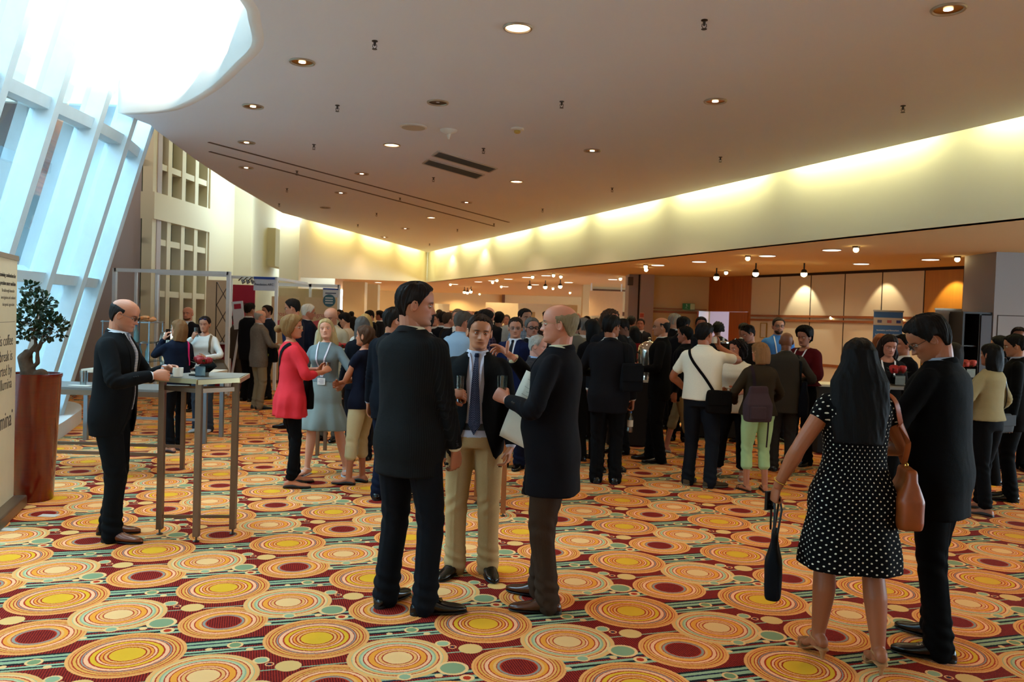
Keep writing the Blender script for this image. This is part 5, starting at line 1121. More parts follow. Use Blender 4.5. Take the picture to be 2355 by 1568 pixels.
# 7 pink cardigan
X, Y, H = who(663, 1118, 726); B7 = person('woman in long coral cardigan and black trousers with hair pinned up, profile to the right', X, Y, -62, H, lod=1, fem=True, skin='#bb7450', top='tee', t_name='cardigan', t_col='#cf3038', t_hem=.72, t_fl=.045, t_wave=.10, t_amp=.009, t_sl='half', t_r=.058, t_off=.024, sleeve='none', neck=.015, hair='bun', hair_col='#7a5630', hthick=.02, head=(-24, -2, 0), glasses='#c9b08a',
    low_col='#0b0b0d', to=.93, fit=.86, hem=.0, bare=.5, L=dict(w=(-.05, .30, 1.20), e=(-1, -.4, -.7), f=(.2, .8, .5), n=(.8, 0, -.3), curl=.6), R=dict(w=(.10, .30, 1.18), e=(1, -.6, -.8), f=(-.2, .8, .5), n=(-.8, 0, -.3), curl=.7), FR=dict(x=.11, y=.0, yaw=-18), FL=dict(x=-.12, y=.1, yaw=4), shoes=('flat', '#121212'), crease=False)
B7.strap([(.10, -.03, 1.45), (.05, -.13, 1.36), (-.08, -.16, 1.18), (-.17, -.06, 1.0)], .045, .003, fabric('#0a0a0c', 'webbing', fold=0), 'bag_strap')
# 8 blonde woman in blue dress
X, Y, H = who(742, 1088, 733); B8 = person('smiling blonde woman in pale blue-grey dress with lanyard, facing the viewer', X, Y, 172, H, lod=1, fem=True, skin='#cf8f70', top='tee', t_name='dress_bodice', t_col='#687476', t_hem=1.04, t_sl='elbow', t_r=.056, t_off=.014, sleeve='none', neck=.012, lower='skirt', low_col='#838c88', sk_hem=.50, sk_fl=.11, bare=.3, hair='long', hlen=.10, hwid=1.18, wave=.010, hair_col='#a3885c', head=(14, -8, 5), lanyard='#cfc6cc', lany_z=1.10, bust=1.2,
    R=dict(w=(.22, .16, 1.0), e=(1, -1, -.3), f=(-.3, .8, -.5), curl=.4), L=dict(w=(-.30, .26, 1.03), e=(-1, -.6, -.3), f=(-.1, 1, -.2), curl=.4), FR=dict(x=.14, y=.12, yaw=-10), FL=dict(x=-.26, y=-.04, yaw=18), shoes=('sandal', '#b9c0cc'))
# 9 crossed arms
X, Y, H = who(826, 1112, 748); B9 = person('woman with folded arms in navy top and white cropped trousers, profile to the left', X, Y, 68, H, lod=1, fem=True, skin='#b06c4a', top='tee', t_col='#10121f', t_hem=.84, t_fl=.02, t_sl='cap', t_r=.058, sleeve='none', neck=.02, hair='ponytail', hair_col='#4a3020', low_col='#c2ae84', low_name='cropped_trousers', to=.45, fit=1.0, bare=.4, crease=False, head=(8, -4, 0),
    L=dict(w=(.10, .22, 1.12), e=(-1, .2, -1), f=(1, .1, .1), n=(0, -1, 0), curl=.4), R=dict(w=(-.08, .25, 1.10), e=(1, .2, -1), f=(-1, .1, -.1), n=(0, -1, 0), curl=.4), FR=dict(x=.09, y=.02, yaw=-10), FL=dict(x=-.12, y=.06, yaw=14), shoes=('flat', '#141416'), hip=(0, -.02, 0))
# 10 white shirt man
X, Y, H = who(1606, 1118, 742); B10 = person('man in short-sleeved white shirt raising a cup to his lips, bag strap across his back', X, Y, -24, H, lod=1, skin='#9d5c3c', top='shirt', shirt='#d9cfb8', sleeve='none', sh_sleeve='short', sh_hem=.93, sh_off=.030, belt='#14100e', hair='short', hair_col='#120e0d', head=(-26, 0, 0), low_col='#15171c', crease=False, fit=1.02, belly=.03, shoes=('sneaker', '#4a3c2c'),
    R=dict(w=(.12, .20, 1.50), e=(1, .3, -.6), f=(-.45, .1, 1), n=(-.5, -1, 0), curl=.75), L=dict(w=(-.20, .18, 1.0), e=(-1, -.6, 0), f=(.2, .7, -.5), curl=.5), FR=dict(x=.13, y=-.02, yaw=-48), FL=dict(x=-.12, y=.03, yaw=-4), bw=1.05)
# 11 woman in mint trousers
X, Y, H = who(1736, 1130, 787); B11 = person('short-haired woman in brown jacket and mint cropped trousers, seen from behind', X, Y, 8, H, lod=1, fem=True, skin='#a9633f', top='tee', t_name='jacket', t_col='#2e2418', t_hem=.90, t_sl='long', t_off=.030, t_r=.060, t_fl=.01, sleeve='long', neck=.01, hair='bob', hlen=.02, hair_col='#7a5430', low_col='#9fb37c', low_name='cropped_trousers', to=.50, fit=1.02, bare=.45, crease=False, head=(25, 2, 0), bw=1.08,
    R=dict(w=(.20, .22, 1.0), e=(1, -.8, -.3), f=(-.3, 1, 0), curl=.5), L=dict(w=(-.20, .22, 1.02), e=(-1, -.8, -.3), f=(.3, 1, 0), curl=.5), shoes=('sandal', '#2a1a12'), FR=dict(x=.12, y=0, yaw=-16), FL=dict(x=-.10, y=.02, yaw=14))
# 12 curly woman white blouse
X, Y, H = who(1684, 1100, 781); B12 = person('curly dark-haired woman in white blouse and wide dark trousers, talking', X, Y, 150, H, lod=1, fem=True, skin='#b06c4e', top='tee', t_name='blouse', t_col='#cfc4ae', t_hem=.84, t_sl='elbow', t_off=.030, t_r=.060, t_fl=.03, neck=.07, sleeve='none', hair='curly', hair_col='#150c0b', low_col='#101116', to=.80, hem=.1, fit=1.05, bare=.7, crease=False, head=(-35, 0, 0),
    R=dict(w=(.10, .28, 1.10), e=(1, -.6, -.8), f=(-.6, .8, .2), n=(0, 0, 1), curl=.5), L=dict(w=(-.10, .28, 1.10), e=(-1, -.6, -.8), f=(.6, .8, .2), n=(0, 0, 1), curl=.5), shoes=('sandal', '#c9bfae'), heel=.04, FR=dict(x=.20, y=.0, yaw=-30), FL=dict(x=-.12, y=0, yaw=14), bw=1.08)
# 13 dark suit balding, profile left
X, Y, H = who(1510, 1062, 729); B13 = person('balding man in glasses and black suit, profile to the left by the coffee urns', X, Y, 78, H, lod=1, skin='#a96a48', jacket='#0c0b0b', shirt='#c8c0ae', hair='bald', hair_col='#15100e', glasses='#15100e', low_col='#0a0a0c', head=(6, 0, 0), shoes=('dress', '#0a0a0a'), front=False, L=dict(w=(-.16, .24, 1.12), e=(-1, -.8, -.5), f=(.3, 1, .2), curl=.7), FR=dict(x=.1, y=.1, yaw=-8), FL=dict(x=-.1, y=-.04, yaw=10), hem_z=.76)
# 14 dark suit back with shoulder bag
X, Y, H = who(1392, 1110, 724); B14 = person('broad man in dark suit carrying black shoulder bag, back turned, right of the gesturing man', X, Y, -6, H, lod=1, skin='#8a5234', jacket='#121114', shirt='#a9a6a0', hair='short', hair_col='#0e0b0a', low_col='#0b0b0d', head=(-40, 2, 0), shoes=('dress', '#0a0a0a'), front=False, bw=1.12, R=dict(w=(.26, .06, .85), e=(1, -1, 0), f=(0, .1, -1), curl=.7), L=dict(w=(-.15, .30, 1.12), e=(-1, -.6, -.6), f=(.3, 1, 0), curl=.6), hem_z=.74)
# 15 grey suit man
X, Y, H = who(1796, 1083, 763); B15 = person('shaven-headed man in grey suit with dark bag on his shoulder, seen from behind', X, Y, -12, H, lod=1, skin='#6e4128', jacket='#35302a', shirt='#8f8a80', hair='none', low_col='#2c2824', head=(-10, 2, 0), shoes=('dress', '#0c0a0a'), front=False, bw=1.08, R=dict(w=(.20, .24, 1.12), e=(1, -.6, -.6), f=(-.3, 1, .2), curl=.6), hem_z=.74)
# 18 tweed man and the two he talks to
X, Y, H = who(592, 940, 712); B18 = person('elderly balding man in grey tweed jacket holding a cup, black bag at his hip', X, Y, -50, H, lod=1, skin='#c38a70', jacket='#5b5148', jpat=('mottle', 0, 0, '#7a7064'), shirt='#a9b8c8', tie='#6a6a72', hair='bald', hair_col='#8a857c', low_col='#83745a', head=(-8, 4, 0), shoes=('dress', '#1c2733'), R=dict(w=(.10, .32, 1.08), e=(1, -.6, -.7), f=(-.3, 1, .1), curl=.6), L=dict(w=(-.12, .32, 1.10), e=(-1, -.6, -.7), f=(.3, 1, .1), curl=.6), hem_z=.74, glasses='#9a8a6a', open=.03, bw=1.05)
# 22 woman on the phone, 23 woman drinking, 21 bearded man
X, Y, H = who(404, 1038, 735); B22 = person('woman in navy jacket holding a phone to her ear, pink strap on her shoulder', X, Y, 52, H, lod=1, fem=True, skin='#b98064', top='tee', t_name='jacket', t_col='#0f1524', t_hem=.90, t_sl='long', t_off=.028, t_r=.056, sleeve='long', neck=.01, hair='bob', hlen=.06, hair_col='#6b4a2c', low_col='#0b0b0e', fit=.92, crease=False, head=(18, 0, 8), L=dict(w=(-.12, .13, 1.49), e=(-.35, .7, -1), f=(.15, -.3, 1), n=(1, -.2, 0), curl=.6), R=dict(w=(.10, .28, 1.10), e=(1, -.6, -.7), f=(-.3, 1, 0), curl=.5), shoes=('flat', '#2a1220'), FR=dict(x=.08, y=.04, yaw=-8), FL=dict(x=-.10, y=-.05, yaw=10), to=.96, bare=.6)
B22.strap([(.09, .02, 1.46), (.08, -.10, 1.36), (.14, -.12, 1.15)], .03, .003, fabric('#c42a6a', 'webbing', fold=0), 'bag_strap')
X, Y, H = who(466, 992, 727); B23 = person('woman in white sweater drinking from a glass, sunglasses on her hair, jeans', X, Y, 178, H, lod=1, fem=True, skin='#b07a60', top='tee', t_name='sweater', t_col='#c9cac6', t_hem=.88, t_sl='long', t_off=.024, t_r=.052, sleeve='long', neck=.05, hair='short', hair_col='#1c1210', low_col='#3a4656', low_name='jeans', fit=.92, crease=False, head=(4, 6, 0), shades_up=True, R=dict(w=(.10, .20, 1.42), e=(1, .1, -.8), f=(-.5, .2, .85), n=(-.4, -.9, 0), curl=.7), L=dict(w=(-.14, .30, 1.14), e=(-1, -.5, -.6), f=(.5, .9, .1), curl=.5), shoes=('flat', '#b9bcc0'), bw=1.02)
B23.strap([(-.11, .02, 1.46), (-.13, .13, 1.34), (-.16, .14, 1.12), (-.20, .08, .95)], .035, .003, leather('#5a4a34', .6), 'bag_strap')
X, Y, H = who(432, None, 705, Y=13.6); person('bald bearded man in dark suit and white shirt behind the drinking woman', X, Y, 176, H, lod=1, skin='#b5765a', jacket='#15161c', shirt='#c9d2dc', hair='none', beard=.005, beard_col='#5a3a28', low_col='#15161c', legs=True, open=.02)
# ---- the crowd farther back: head and shoulders show between the people in front
def crowd(label, px, tpx, Y, yaw, **a):
    X, Y, H = who(px, None, tpx, Y=Y); a.setdefault('lod', 2); return person(label, X, Y, yaw, H, **a)
DK = dict(jacket='#101116', shirt='#c2bfb8', low_col='#0d0e11')
crowd('man in black suit standing behind the tweed-jacketed man, back turned', 574, 697, 15.3, -30, skin='#8a5a40', hair='crop', hair_col='#15100e', **DK)
crowd('man with short dark beard facing the tweed-jacketed man', 614, 702, 15.8, 140, lod=1, skin='#a9755a', jacket='#1d2430', shirt='#aab4d8', hair='short', hair_col='#17110f', beard=.004, beard_col='#241812', low_col='#15161a', open=.02)
crowd('man in grey-brown suit with folded arms beside the crimson panel', 545, 722, 17.15, -50, skin='#a06a4c', jacket='#4a4038', shirt='#b0aca4', hair='short', hair_col='#2a1c14', low_col='#3d362f')
crowd('tall dark-haired man in glasses and navy jacket, profile to the left', 676, 687, 12.0, 82, lod=1, skin='#b5785a', jacket='#16203a', shirt='#9aa9c4', hair='short', hair_col='#15100e', glasses='#3a2a20', head=(10, 12, 0), low_col='#15161a', front=False)
crowd('white-haired man in navy suit and glasses behind the blonde woman', 706, 699, 13.0, -50, lod=1, skin='#a86a50', jacket='#10131f', shirt='#b8b2a8', hair='short', hair_col='#b9b2a4', glasses='#2a2020', head=(-10, 8, 0), low_col='#0d0e14', front=False)
crowd('bald bearded man in cream jacket looking down behind the blonde woman', 764, 705, 10.9, 165, lod=1, skin='#c08a72', jacket='#a59a82', shirt='#b9b4b0', hair='none', beard=.004, beard_col='#8a7a6a', head=(0, 22, 0), low_col='#4a4238', open=.03)
crowd('black-haired woman in white blouse bending forward near the teal disc', 797, 718, 13.2, 70, fem=True, skin='#b98466', top='tee', t_col='#b9ac98', t_sl='long', sleeve='long', hair='short', hair_col='#0d0908', low_col='#222', head=(0, 20, 0))
crowd('dark-haired woman in cream cardigan beyond the bald man', 812, 728, 15.5, -20, fem=True, skin='#a9755a', top='tee', t_col='#8a7452', t_sl='long', sleeve='long', hair='bob', hair_col='#0d0908', low_col='#222')
crowd('person with dark hair far behind beside the lit column', 781, 712, 20, 150, skin='#a9755a', hair='short', hair_col='#15100e', **DK)
crowd('distant dark-haired man glancing down left of the tallest man', 853, 713, 18, 120, skin='#a9755a', hair='short', hair_col='#15100e', head=(0, 18, 0), **DK)
crowd('distant man in black turned to the left under the low ceiling', 873, 714, 20, 80, skin='#a06048', hair='short', hair_col='#15100e', **DK)
crowd('woman with wavy fair hair partly hidden behind the grey-haired woman', 840, 722, 10.6, 15, fem=True, skin='#b98466', top='tee', t_col='#b9b4ac', t_sl='long', sleeve='long', hair='long', hair_col='#a98a54', hlen=.1, low_col='#222', wave=.01)
crowd('woman with grey-brown hair and black dress behind the woman with folded arms', 833, 728, 9.5, 20, lod=1, fem=True, skin='#b98466', top='tee', t_col='#0d0f16', t_sl='long', sleeve='long', hair='bob', hair_col='#4f4a46', low_col='#0d0f16', hlen=.0)
B28 = person('dark-haired man in navy jacket and jeans just left of the tallest man', *who(893, 1150, 706)[:2], -20, who(893, 1150, 706)[2], lod=1, skin='#a56a4c', jacket='#0d1017', shirt='#8f98a8', hair='short', hair_col='#1a1512', low_col='#10182a', low_name='jeans', front=False, head=(-45, 4, 0), crease=False)
crowd('man in black suit whose shoulder shows between the tallest man and the centre man', 978, 707, 7.9, 10, lod=1, skin='#a56a4c', hair='short', hair_col='#15100e', head=(20, 4, 0), front=False, **DK)
crowd('grey-haired man in light blue shirt seen from behind, left of centre man', 1062, 715, 9.3, -25, lod=1, skin='#a86c52', top='shirt', shirt='#8095a8', hair='short', hair_col='#4a443e', head=(-30, 8, 0), low_col='#1a1c22', sh_off=.026, bw=1.05)
crowd('man in rimless glasses half hidden behind the light blue shirt', 1053, 711, 12, 170, skin='#b87e62', hair='short', hair_col='#6a5a48', glasses='#333', **DK)
crowd('bald man just behind the grey-haired man in light blue', 1076, 713, 11.4, 10, skin='#b87256', hair='bald', hair_col='#4a3a30', jacket='#1a2340', shirt='#9aa', low_col='#15161a')
crowd('dark-haired man in purple checked shirt behind the centre man, arm folded', 1112, 711, 10.0, -60, lod=1, skin='#9c5c42', top='shirt', shirt='#2a2236', shirt_pat=('check', .03, .12, '#6a5a72'), hair='short', hair_col='#15100e', low_col='#1a1c22', head=(0, 14, 0), L=dict(w=(-.05, .28, 1.12), e=(-1, -.3, -.8), f=(.6, .6, .3), curl=.6))
crowd('pink-faced bald man peering over the crowd behind the checked shirt', 1124, 706, 13, 160, skin='#c4836c', hair='bald', hair_col='#b0a090', **DK)
crowd('black-haired man in pale grey shirt, far behind, seen from the back', 1148, 717, 14, -10, skin='#8a5a40', top='shirt', shirt='#8b9490', hair='short', hair_col='#0c0a09', low_col='#222')
crowd('woman with long grey-white hair between the centre man and blue suit man', 1168, 748, 11.9, 10, fem=True, skin='#b98466', top='tee', t_col='#3a3a38', t_sl='long', sleeve='long', hair='long', hair_col='#8f8c84', hlen=.12, low_col='#222')
crowd('man in bright navy suit, glasses and dark tie right of the centre man', 1186, 730, 9.3, 158, lod=1, skin='#a8765e', jacket='#0f1838', shirt='#c6ccd8', tie='#10131c', hair='short', hair_col='#2a211c', glasses='#8a8f96', low_col='#0f1426', open=.02, lanyard='#c9c9d0', head=(20, 4, 0), badge=False)
crowd('tall young man with black hair in plaid shirt behind the blue-suited man', 1207, 710, 11.2, -150, lod=1, skin='#a06c50', top='shirt', shirt='#6a7686', shirt_pat=('check', .05, .1, '#3a4656'), hair='short', hair_col='#0e0b0a', low_col='#1a1c22')
crowd('grey-haired man in dark sunglasses behind the raised hand', 1224, 731, 9.8, -165, lod=1, skin='#a06c58', hair='short', hair_col='#5f5c58', glasses='#0c0c10', grad=.004, **DK)
crowd('short elderly grey-haired man in grey suit behind the raised hand', 1236, 770, 8.0, -110, lod=1, skin='#b08070', jacket='#26262a', shirt='#7f98b8', hair='receding', hair_col='#8f8d88', low_col='#1a1a1c', head=(0, 10, 0), front=False)
crowd('man in black behind and right of the older gesturing man', 1320, 727, 11, 20, skin='#8a5a44', hair='short', hair_col='#15100e', jacket='#6a665c', shirt='#998', low_col='#222')
crowd('bald man in dark clothes far off near the white booth', 1326, 719, 17, 170, skin='#a4604a', hair='bald', hair_col='#8a7a6a', **DK)
crowd('grey-haired man in white shirt left of the broad dark suit', 1343, 731, 11.8, 20, skin='#a87a62', top='shirt', shirt='#a9acae', hair='short', hair_col='#6a6662', low_col='#222')
crowd('woman with black hair in black top beside the broad dark suit', 1362, 734, 10, 30, skin='#8a5a44', fem=True, top='tee', t_col='#0d0d10', t_sl='long', sleeve='long', hair='bob', hair_col='#0a0808', low_col='#111')
crowd('tall man with curly brown hair facing the broad dark suit', 1405, 709, 9.4, -160, lod=1, skin='#a8644a', hair='curly', hair_col='#3a2416', hthick=.008, hs=.94, **DK)
crowd('dark-skinned man in grey suit looking down by the coffee urns', 1436, 732, 10.6, 120, lod=1, skin='#6a4430', jacket='#23262a', shirt='#8fa0b4', hair='crop', hair_col='#0c0908', low_col='#17181b', head=(0, 20, 0))
crowd('distant man in dark suit against the mauve column', 1452, 727, 17, -20, skin='#6a4430', hair='crop', hair_col='#0c0908', **DK)
crowd('black-haired woman with deep red scarf near the mauve column', 1459, 750, 13, 10, skin='#6a4430', fem=True, top='tee', t_col='#6a1016', t_sl='long', sleeve='long', hair='bob', hair_col='#0a0808', low_col='#111')
crowd('shaven grey-haired man in glasses and black suit looking right', 1552, 720, 13.1, -60, lod=1, skin='#a8785c', jacket='#0f1014', shirt='#a8b0bc', hair='crop', hair_col='#8a8478', glasses='#5a2018', low_col='#0d0e11', front=False, hthick=.004)
crowd('short black-haired man in black jacket left of the white-shirted man', 1570, 728, 11.9, -20, lod=1, skin='#8f5a40', hair='short', hair_col='#0c0a09', head=(-30, 8, 0), front=False, **DK)
x_, y_, h_ = who(1557, 1040, 775); person('person in beige cropped trousers walking behind the black-suited balding man', x_, 10.6, 60, 1.68, lod=1, skin='#a8644a', jacket='#0d0e11', shirt='#222', hair='short', hair_col='#0c0a09', low_col='#8a7452', to=.35, bare=.3, FR=dict(x=.1, y=.26, yaw=0), FL=dict(x=-.1, y=-.2, yaw=0), shoes=('flat', '#8a8478'), crease=False, front=False)
crowd('dark-haired man close behind the raised cup', 1613, 729, 12.9, 170, skin='#8a5238', hair='short', hair_col='#0c0a09', **DK)
crowd('person with round black afro hair by the open door', 1651, 737, 14, 10, skin='#6a4430', hair='afro', hair_col='#0c0a09', fem=True, top='tee', t_col='#15120f', t_sl='long', sleeve='long', low_col='#111', hs=.9)
crowd('dark-haired person half hidden behind the juice dispenser', 1712, 743, 13.5, 20, skin='#8a5a44', hair='short', hair_col='#0f0b09', **DK)
crowd('woman with short dark hair bending beside the juice dispenser', 1728, 746, 11.9, 100, lod=1, fem=True, skin='#a8705a', top='tee', t_col='#1c1a18', t_sl='long', sleeve='long', hair='short', hair_col='#120c0a', low_col='#111', head=(0, 25, 0))
crowd('bearded man in glasses and bright blue shirt behind the grey suit', 1791, 731, 12.3, 175, lod=1, skin='#a8725a', top='shirt', shirt='#3f72b8', hair='short', hair_col='#2e211a', glasses='#241a18', beard=.006, beard_col='#3a261c', low_col='#1a1c22', lanyard='#c9ccd4')
crowd('black-haired woman wrapped in a deep red shawl with white lanyard', 1853, 753, 10.2, 130, lod=1, fem=True, skin='#9c6248', top='tee', t_name='shawl', t_col='#4a0d14', t_hem=1.02, t_fl=.05, t_sl='three', t_r=.085, t_off=.040, sleeve='none', neck=.06, hair='short', hthick=.03, hair_col='#0c0908', low_col='#0b0b0e', lanyard='#d9d9de', badge=False, head=(0, 8, 0), L=dict(w=(-.05, .26, 1.15), e=(-1, -.3, -.8), f=(.5, .8, .2), curl=.6), R=dict(w=(.12, .28, 1.12), e=(1, -.3, -.8), f=(-.3, .9, .2), curl=.6))
crowd('woman with long wavy dark hair looking down between the dotted dress and the black suit', 2045, 768, 8.6, 165, lod=1, fem=True, skin='#a8705a', top='tee', t_col='#121214', t_sl='long', sleeve='long', neck=.06, hair='long', hlen=.14, wave=.012, hwid=1.22, hair_col='#1c1210', low_col='#111', lanyard='#d9d9de', badge=False, head=(10, 16, 0))
crowd('woman with auburn hair almost hidden behind the long wavy-haired woman', 2028, 768, 10.2, 175, fem=True, skin='#a8705a', top='tee', t_col='#5a4a3a', t_sl='long', sleeve='long', hair='bob', hair_col='#8a4a28', low_col='#111')
crowd('black-haired person facing away just left of the looking-down man', 2080, 770, 9.05, 100, skin='#9c6248', hair='short', hair_col='#0a0808', **DK)
crowd('woman with dark ponytail beyond the black-suited man, far right', 2196, 788, 9.2, 20, fem=True, skin='#9c6248', top='tee', t_col='#8a8a88', t_sl='long', sleeve='long', hair='bob', hair_col='#1a1512', low_col='#111')
B42 = person('black-haired woman in cream cardigan with small black handbag, seen from behind', *who(2262, 1178, 790)[:2], 28, who(2262, 1178, 790)[2], lod=1, fem=True, skin='#8f5a40', top='tee', t_name='cardigan', t_col='#8f8260', t_hem=.96, t_sl='long', t_off=.026, t_r=.055, sleeve='long', neck=.01, hair='bob', hlen=.0, hair_col='#070606', low_col='#0a0a0c', to=.95, bare=.6, hem=.1, crease=False, shoes=('flat', '#0c0b0b'), R=dict(w=(.24, .16, .98), e=(1, -1, 0), f=(0, .8, -.5), curl=.5), L=dict(w=(-.15, .25, 1.1), e=(-1, -.6, -.6), f=(.3, 1, 0), curl=.5), FL=dict(x=-.16, y=-.12, yaw=10), FR=dict(x=.06, y=.08, yaw=-6))
B43 = person('man with glasses in black suit at the right edge, turned to the left', *who(2322, 1150, 772)[:2], 60, who(2322, 1150, 772)[2] + .02, lod=1, skin='#9c6848', jacket='#07080a', shirt='#8a95a8', hair='short', hair_col='#0a0808', glasses='#b09a6a', low_col='#060608', shoes=('dress', '#0a0a0a'), front=False, head=(0, 12, 0))
crowd('black-haired woman just behind the man at the right edge', 2303, 772, 9.3, 60, fem=True, skin='#9c6848', top='tee', t_col='#0d0d10', t_sl='long', sleeve='long', hair='bob', hlen=.02, hair_col='#070606', low_col='#0a0a0c')
crowd('dark-haired man farthest right, head above the others', 2345, 753, 10.4, 150, skin='#8a5a44', hair='short', hair_col='#0a0808', **DK)
for i, (px, top, Y, yaw, hc, jc) in enumerate(((1002, 722, 16, 150, '#2a211c', '#15161a'), (1018, 717, 14, 20, '#15100e', '#0f1014'), (1032, 719, 13.5, -60, '#3a2c22', '#15120f'), (1088, 727, 19, 170, '#15100e', '#2a2a30'), (1098, 716, 22, 10, '#15100e', '#15161a'), (1165, 724, 20, 170, '#6a5a4a', '#8a8a88'), (1255, 716, 24, 30, '#15100e', '#2a2a30'), (1301, 722, 22, 160, '#15100e', '#15161a'), (1350, 727, 20, 10, '#15100e', '#0f1014'), (1372, 731, 24, 150, '#3a2c22', '#333'), (1474, 733, 18, 160, '#15100e', '#15161a'), (808, 716, 26, 10, '#15100e', '#333'), (921, 716, 24, 160, '#15100e', '#15161a'), (1010, 712, 25, 30, '#3a2c22', '#0f1014'), (1136, 719, 27, 140, '#15100e', '#222'), (1284, 724, 28, 20, '#15100e', '#15161a'))):
    crowd('distant dark-clad guest deep under the low ceiling, ' + ['left of the centre group, greying', 'in black close behind the tallest face', 'brown-haired between the faces', 'facing us beyond the light blue shirt', 'back turned beyond the light blue shirt', 'in pale grey near the white booth', 'under the three globe lamps', 'facing us right of the older bald head', 'back turned left of the curly-haired man', 'brown-haired near the far panel', 'before the mauve column', 'below the lit pillar', 'hidden right of the lit pillar', 'brown-haired under the far globes', 'beside the far booth poster', 'before the white far booth'][i], px, top, Y, yaw, skin=('#a9755a', '#8a5a44', '#b5806a')[i % 3], hair='short', hair_col=hc, jacket=jc, shirt='#bbb', low_col='#111216')
# ============================================================ furniture and things
STEEL = plain('brushed_steel', '#7c6654', .42, .8); GREYTOP = plain('grey_table_top', '#6c6a66', .35); CLOTH = fabric('#cfc8b8', 'linen', fold=.4)
def foot(mb, x, y): mb.lathe([(.022, 0), (.024, .008), (.008, .014), (.008, .04)], (x, y, 0), 14)
# steel bar table at the left, three square legs
L3 = [(-2.60, 6.10), (-2.26, 5.93), (-2.075, 6.17)]
t = thing('bar_table', 'high steel bar table with square legs in front of the balding man', 'table', (-2.33, 6.1, 0)); o_ = Vector((-2.33, 6.1, 0))
HT = 1.19
for x, y in L3:
    m = MB(); m.box((x - o_.x - .022, y - o_.y - .022, .04), (x - o_.x + .022, y - o_.y + .022, HT - .005)); lg = m.obj('leg', STEEL, t, False, .003); m = MB(); foot(m, x - o_.x, y - o_.y); m.obj('levelling_foot', metal('#6a6560', .3), lg, True)
for z, h in ((HT - .085, .032), (.135, .022)):
    for a, b in ((0, 2),) + (((0, 1), (1, 2)) if z > 1 else ()): MB().bar(Vector((*L3[a], z)) - o_, Vector((*L3[b], z)) - o_, .02, h).obj('stretcher', STEEL, t)
P_ = [Vector((-2.635, 6.06)), Vector((-2.26, 5.89)), Vector((-2.04, 6.13)), Vector((-2.12, 6.60)), Vector((-2.52, 6.60))]; c2 = Vector((-2.33, 6.1))
MB().prism([tuple(p - c2) for p in P_], HT - .012, HT + .004).obj('tabletop', GREYTOP, t)
m = MB()
for i in range(5): m.bar((*(P_[i] - c2), HT - .02), (*(P_[(i+1) % 5] - c2), HT - .014), .02, .034)
m.obj('edge_frame', plain('champagne_metal', '#b0a27c', .35, .7), t)
cup((-2.455, 6.02, HT + .04), 'white coffee cup held on the steel bar table by the balding man', 2.6)
# rose vase
def rose_vase(loc, label, n=3, s=1., col='#8e0608', sc=1.):
    t = thing('flower_vase', label, 'flowers', loc); m = MB(); w = .036 * sc
    m.box((-w, -w, 0), (w, w, .075 * sc)); m.obj('vase', glassm('#8f9c98', 'dark_vase_glass', 1.2), t); MB().box((-w * .85, -w * .85, .006), (w * .85, w * .85, .06 * sc)).obj('filling', plain('vase_leaf_lining', '#0d1410', .4), t)
    for i in range(n):
        a = 2 * PI * i / n + .5; c = Vector((math.cos(a) * .036 * sc * (n > 1), math.sin(a) * .03 * sc * (n > 1), (.112 + .010 * (i % 2)) * sc)); r = MB()
        for q in range(18):
            th = q * 2.4; R_ = (.008 + .0016 * q) * sc; pt = []
            for u_ in range(5):
                for v_ in range(5):
                    aa = th + (u_ - 2) * (.55 - .012 * q); el = -.95 + v_ * (.56 - .012 * q); rr = R_ * (1 + (.10 if v_ == 4 and q > 5 else 0) - (.05 if u_ in (0, 4) else 0)); pt.append(c + Vector((math.cos(aa) * math.cos(el) * rr, math.sin(aa) * math.cos(el) * rr, math.sin(el) * rr * .95 + (.040 * sc - R_) * .55)))
            r.add(pt, [(u_*5+v_, (u_+1)*5+v_, (u_+1)*5+v_+1, u_*5+v_+1) for u_ in range(4) for v_ in range(4)])
        o = r.obj('rose', plain('rose_petal' + col[1:], col, .55, 0, .3), t, True); so = o.modifiers.new('s', 'SOLIDIFY'); so.thickness = .0012
    lf = MB()
    for i in range(9):
        a = i * .7 + .3; d = Vector((math.cos(a), math.sin(a), .25 + .3 * (i % 2))).normalized(); b = Vector((0, 0, .085 * sc)) + d * .03 * sc; u = d.cross(Vector((0, 0, 1))).normalized()
        lf.add([b, b + d * .03 * sc + u * .014 * sc, b + d * .065 * sc, b + d * .03 * sc - u * .014 * sc], [(0, 1, 2, 3)])
    lf.obj('leaves', plain('rose_leaf', '#2d4a1c', .5, 0, .3), t); return t
rose_vase((-2.315, 6.12, HT + .004), 'three red roses in a small square glass vase on the steel bar table', 3, sc=1.05)
t = thing('menu_holder', 'dark tilted card holder on the steel bar table beside the cup', 'holder', (-2.385, 6.20, HT + .004)); MB().box((-.05, -.03, 0), (.05, .03, .012)).obj('base', plain('black_plastic', '#101010', .3), t)
MB().box((-.045, -.004, 0), (.045, .004, .16), Matrix.Translation((0, 0, .01)) @ Matrix.Rotation(.9, 4, 'Y')).obj('card', plain('black_plastic', '#101010', .3), t)
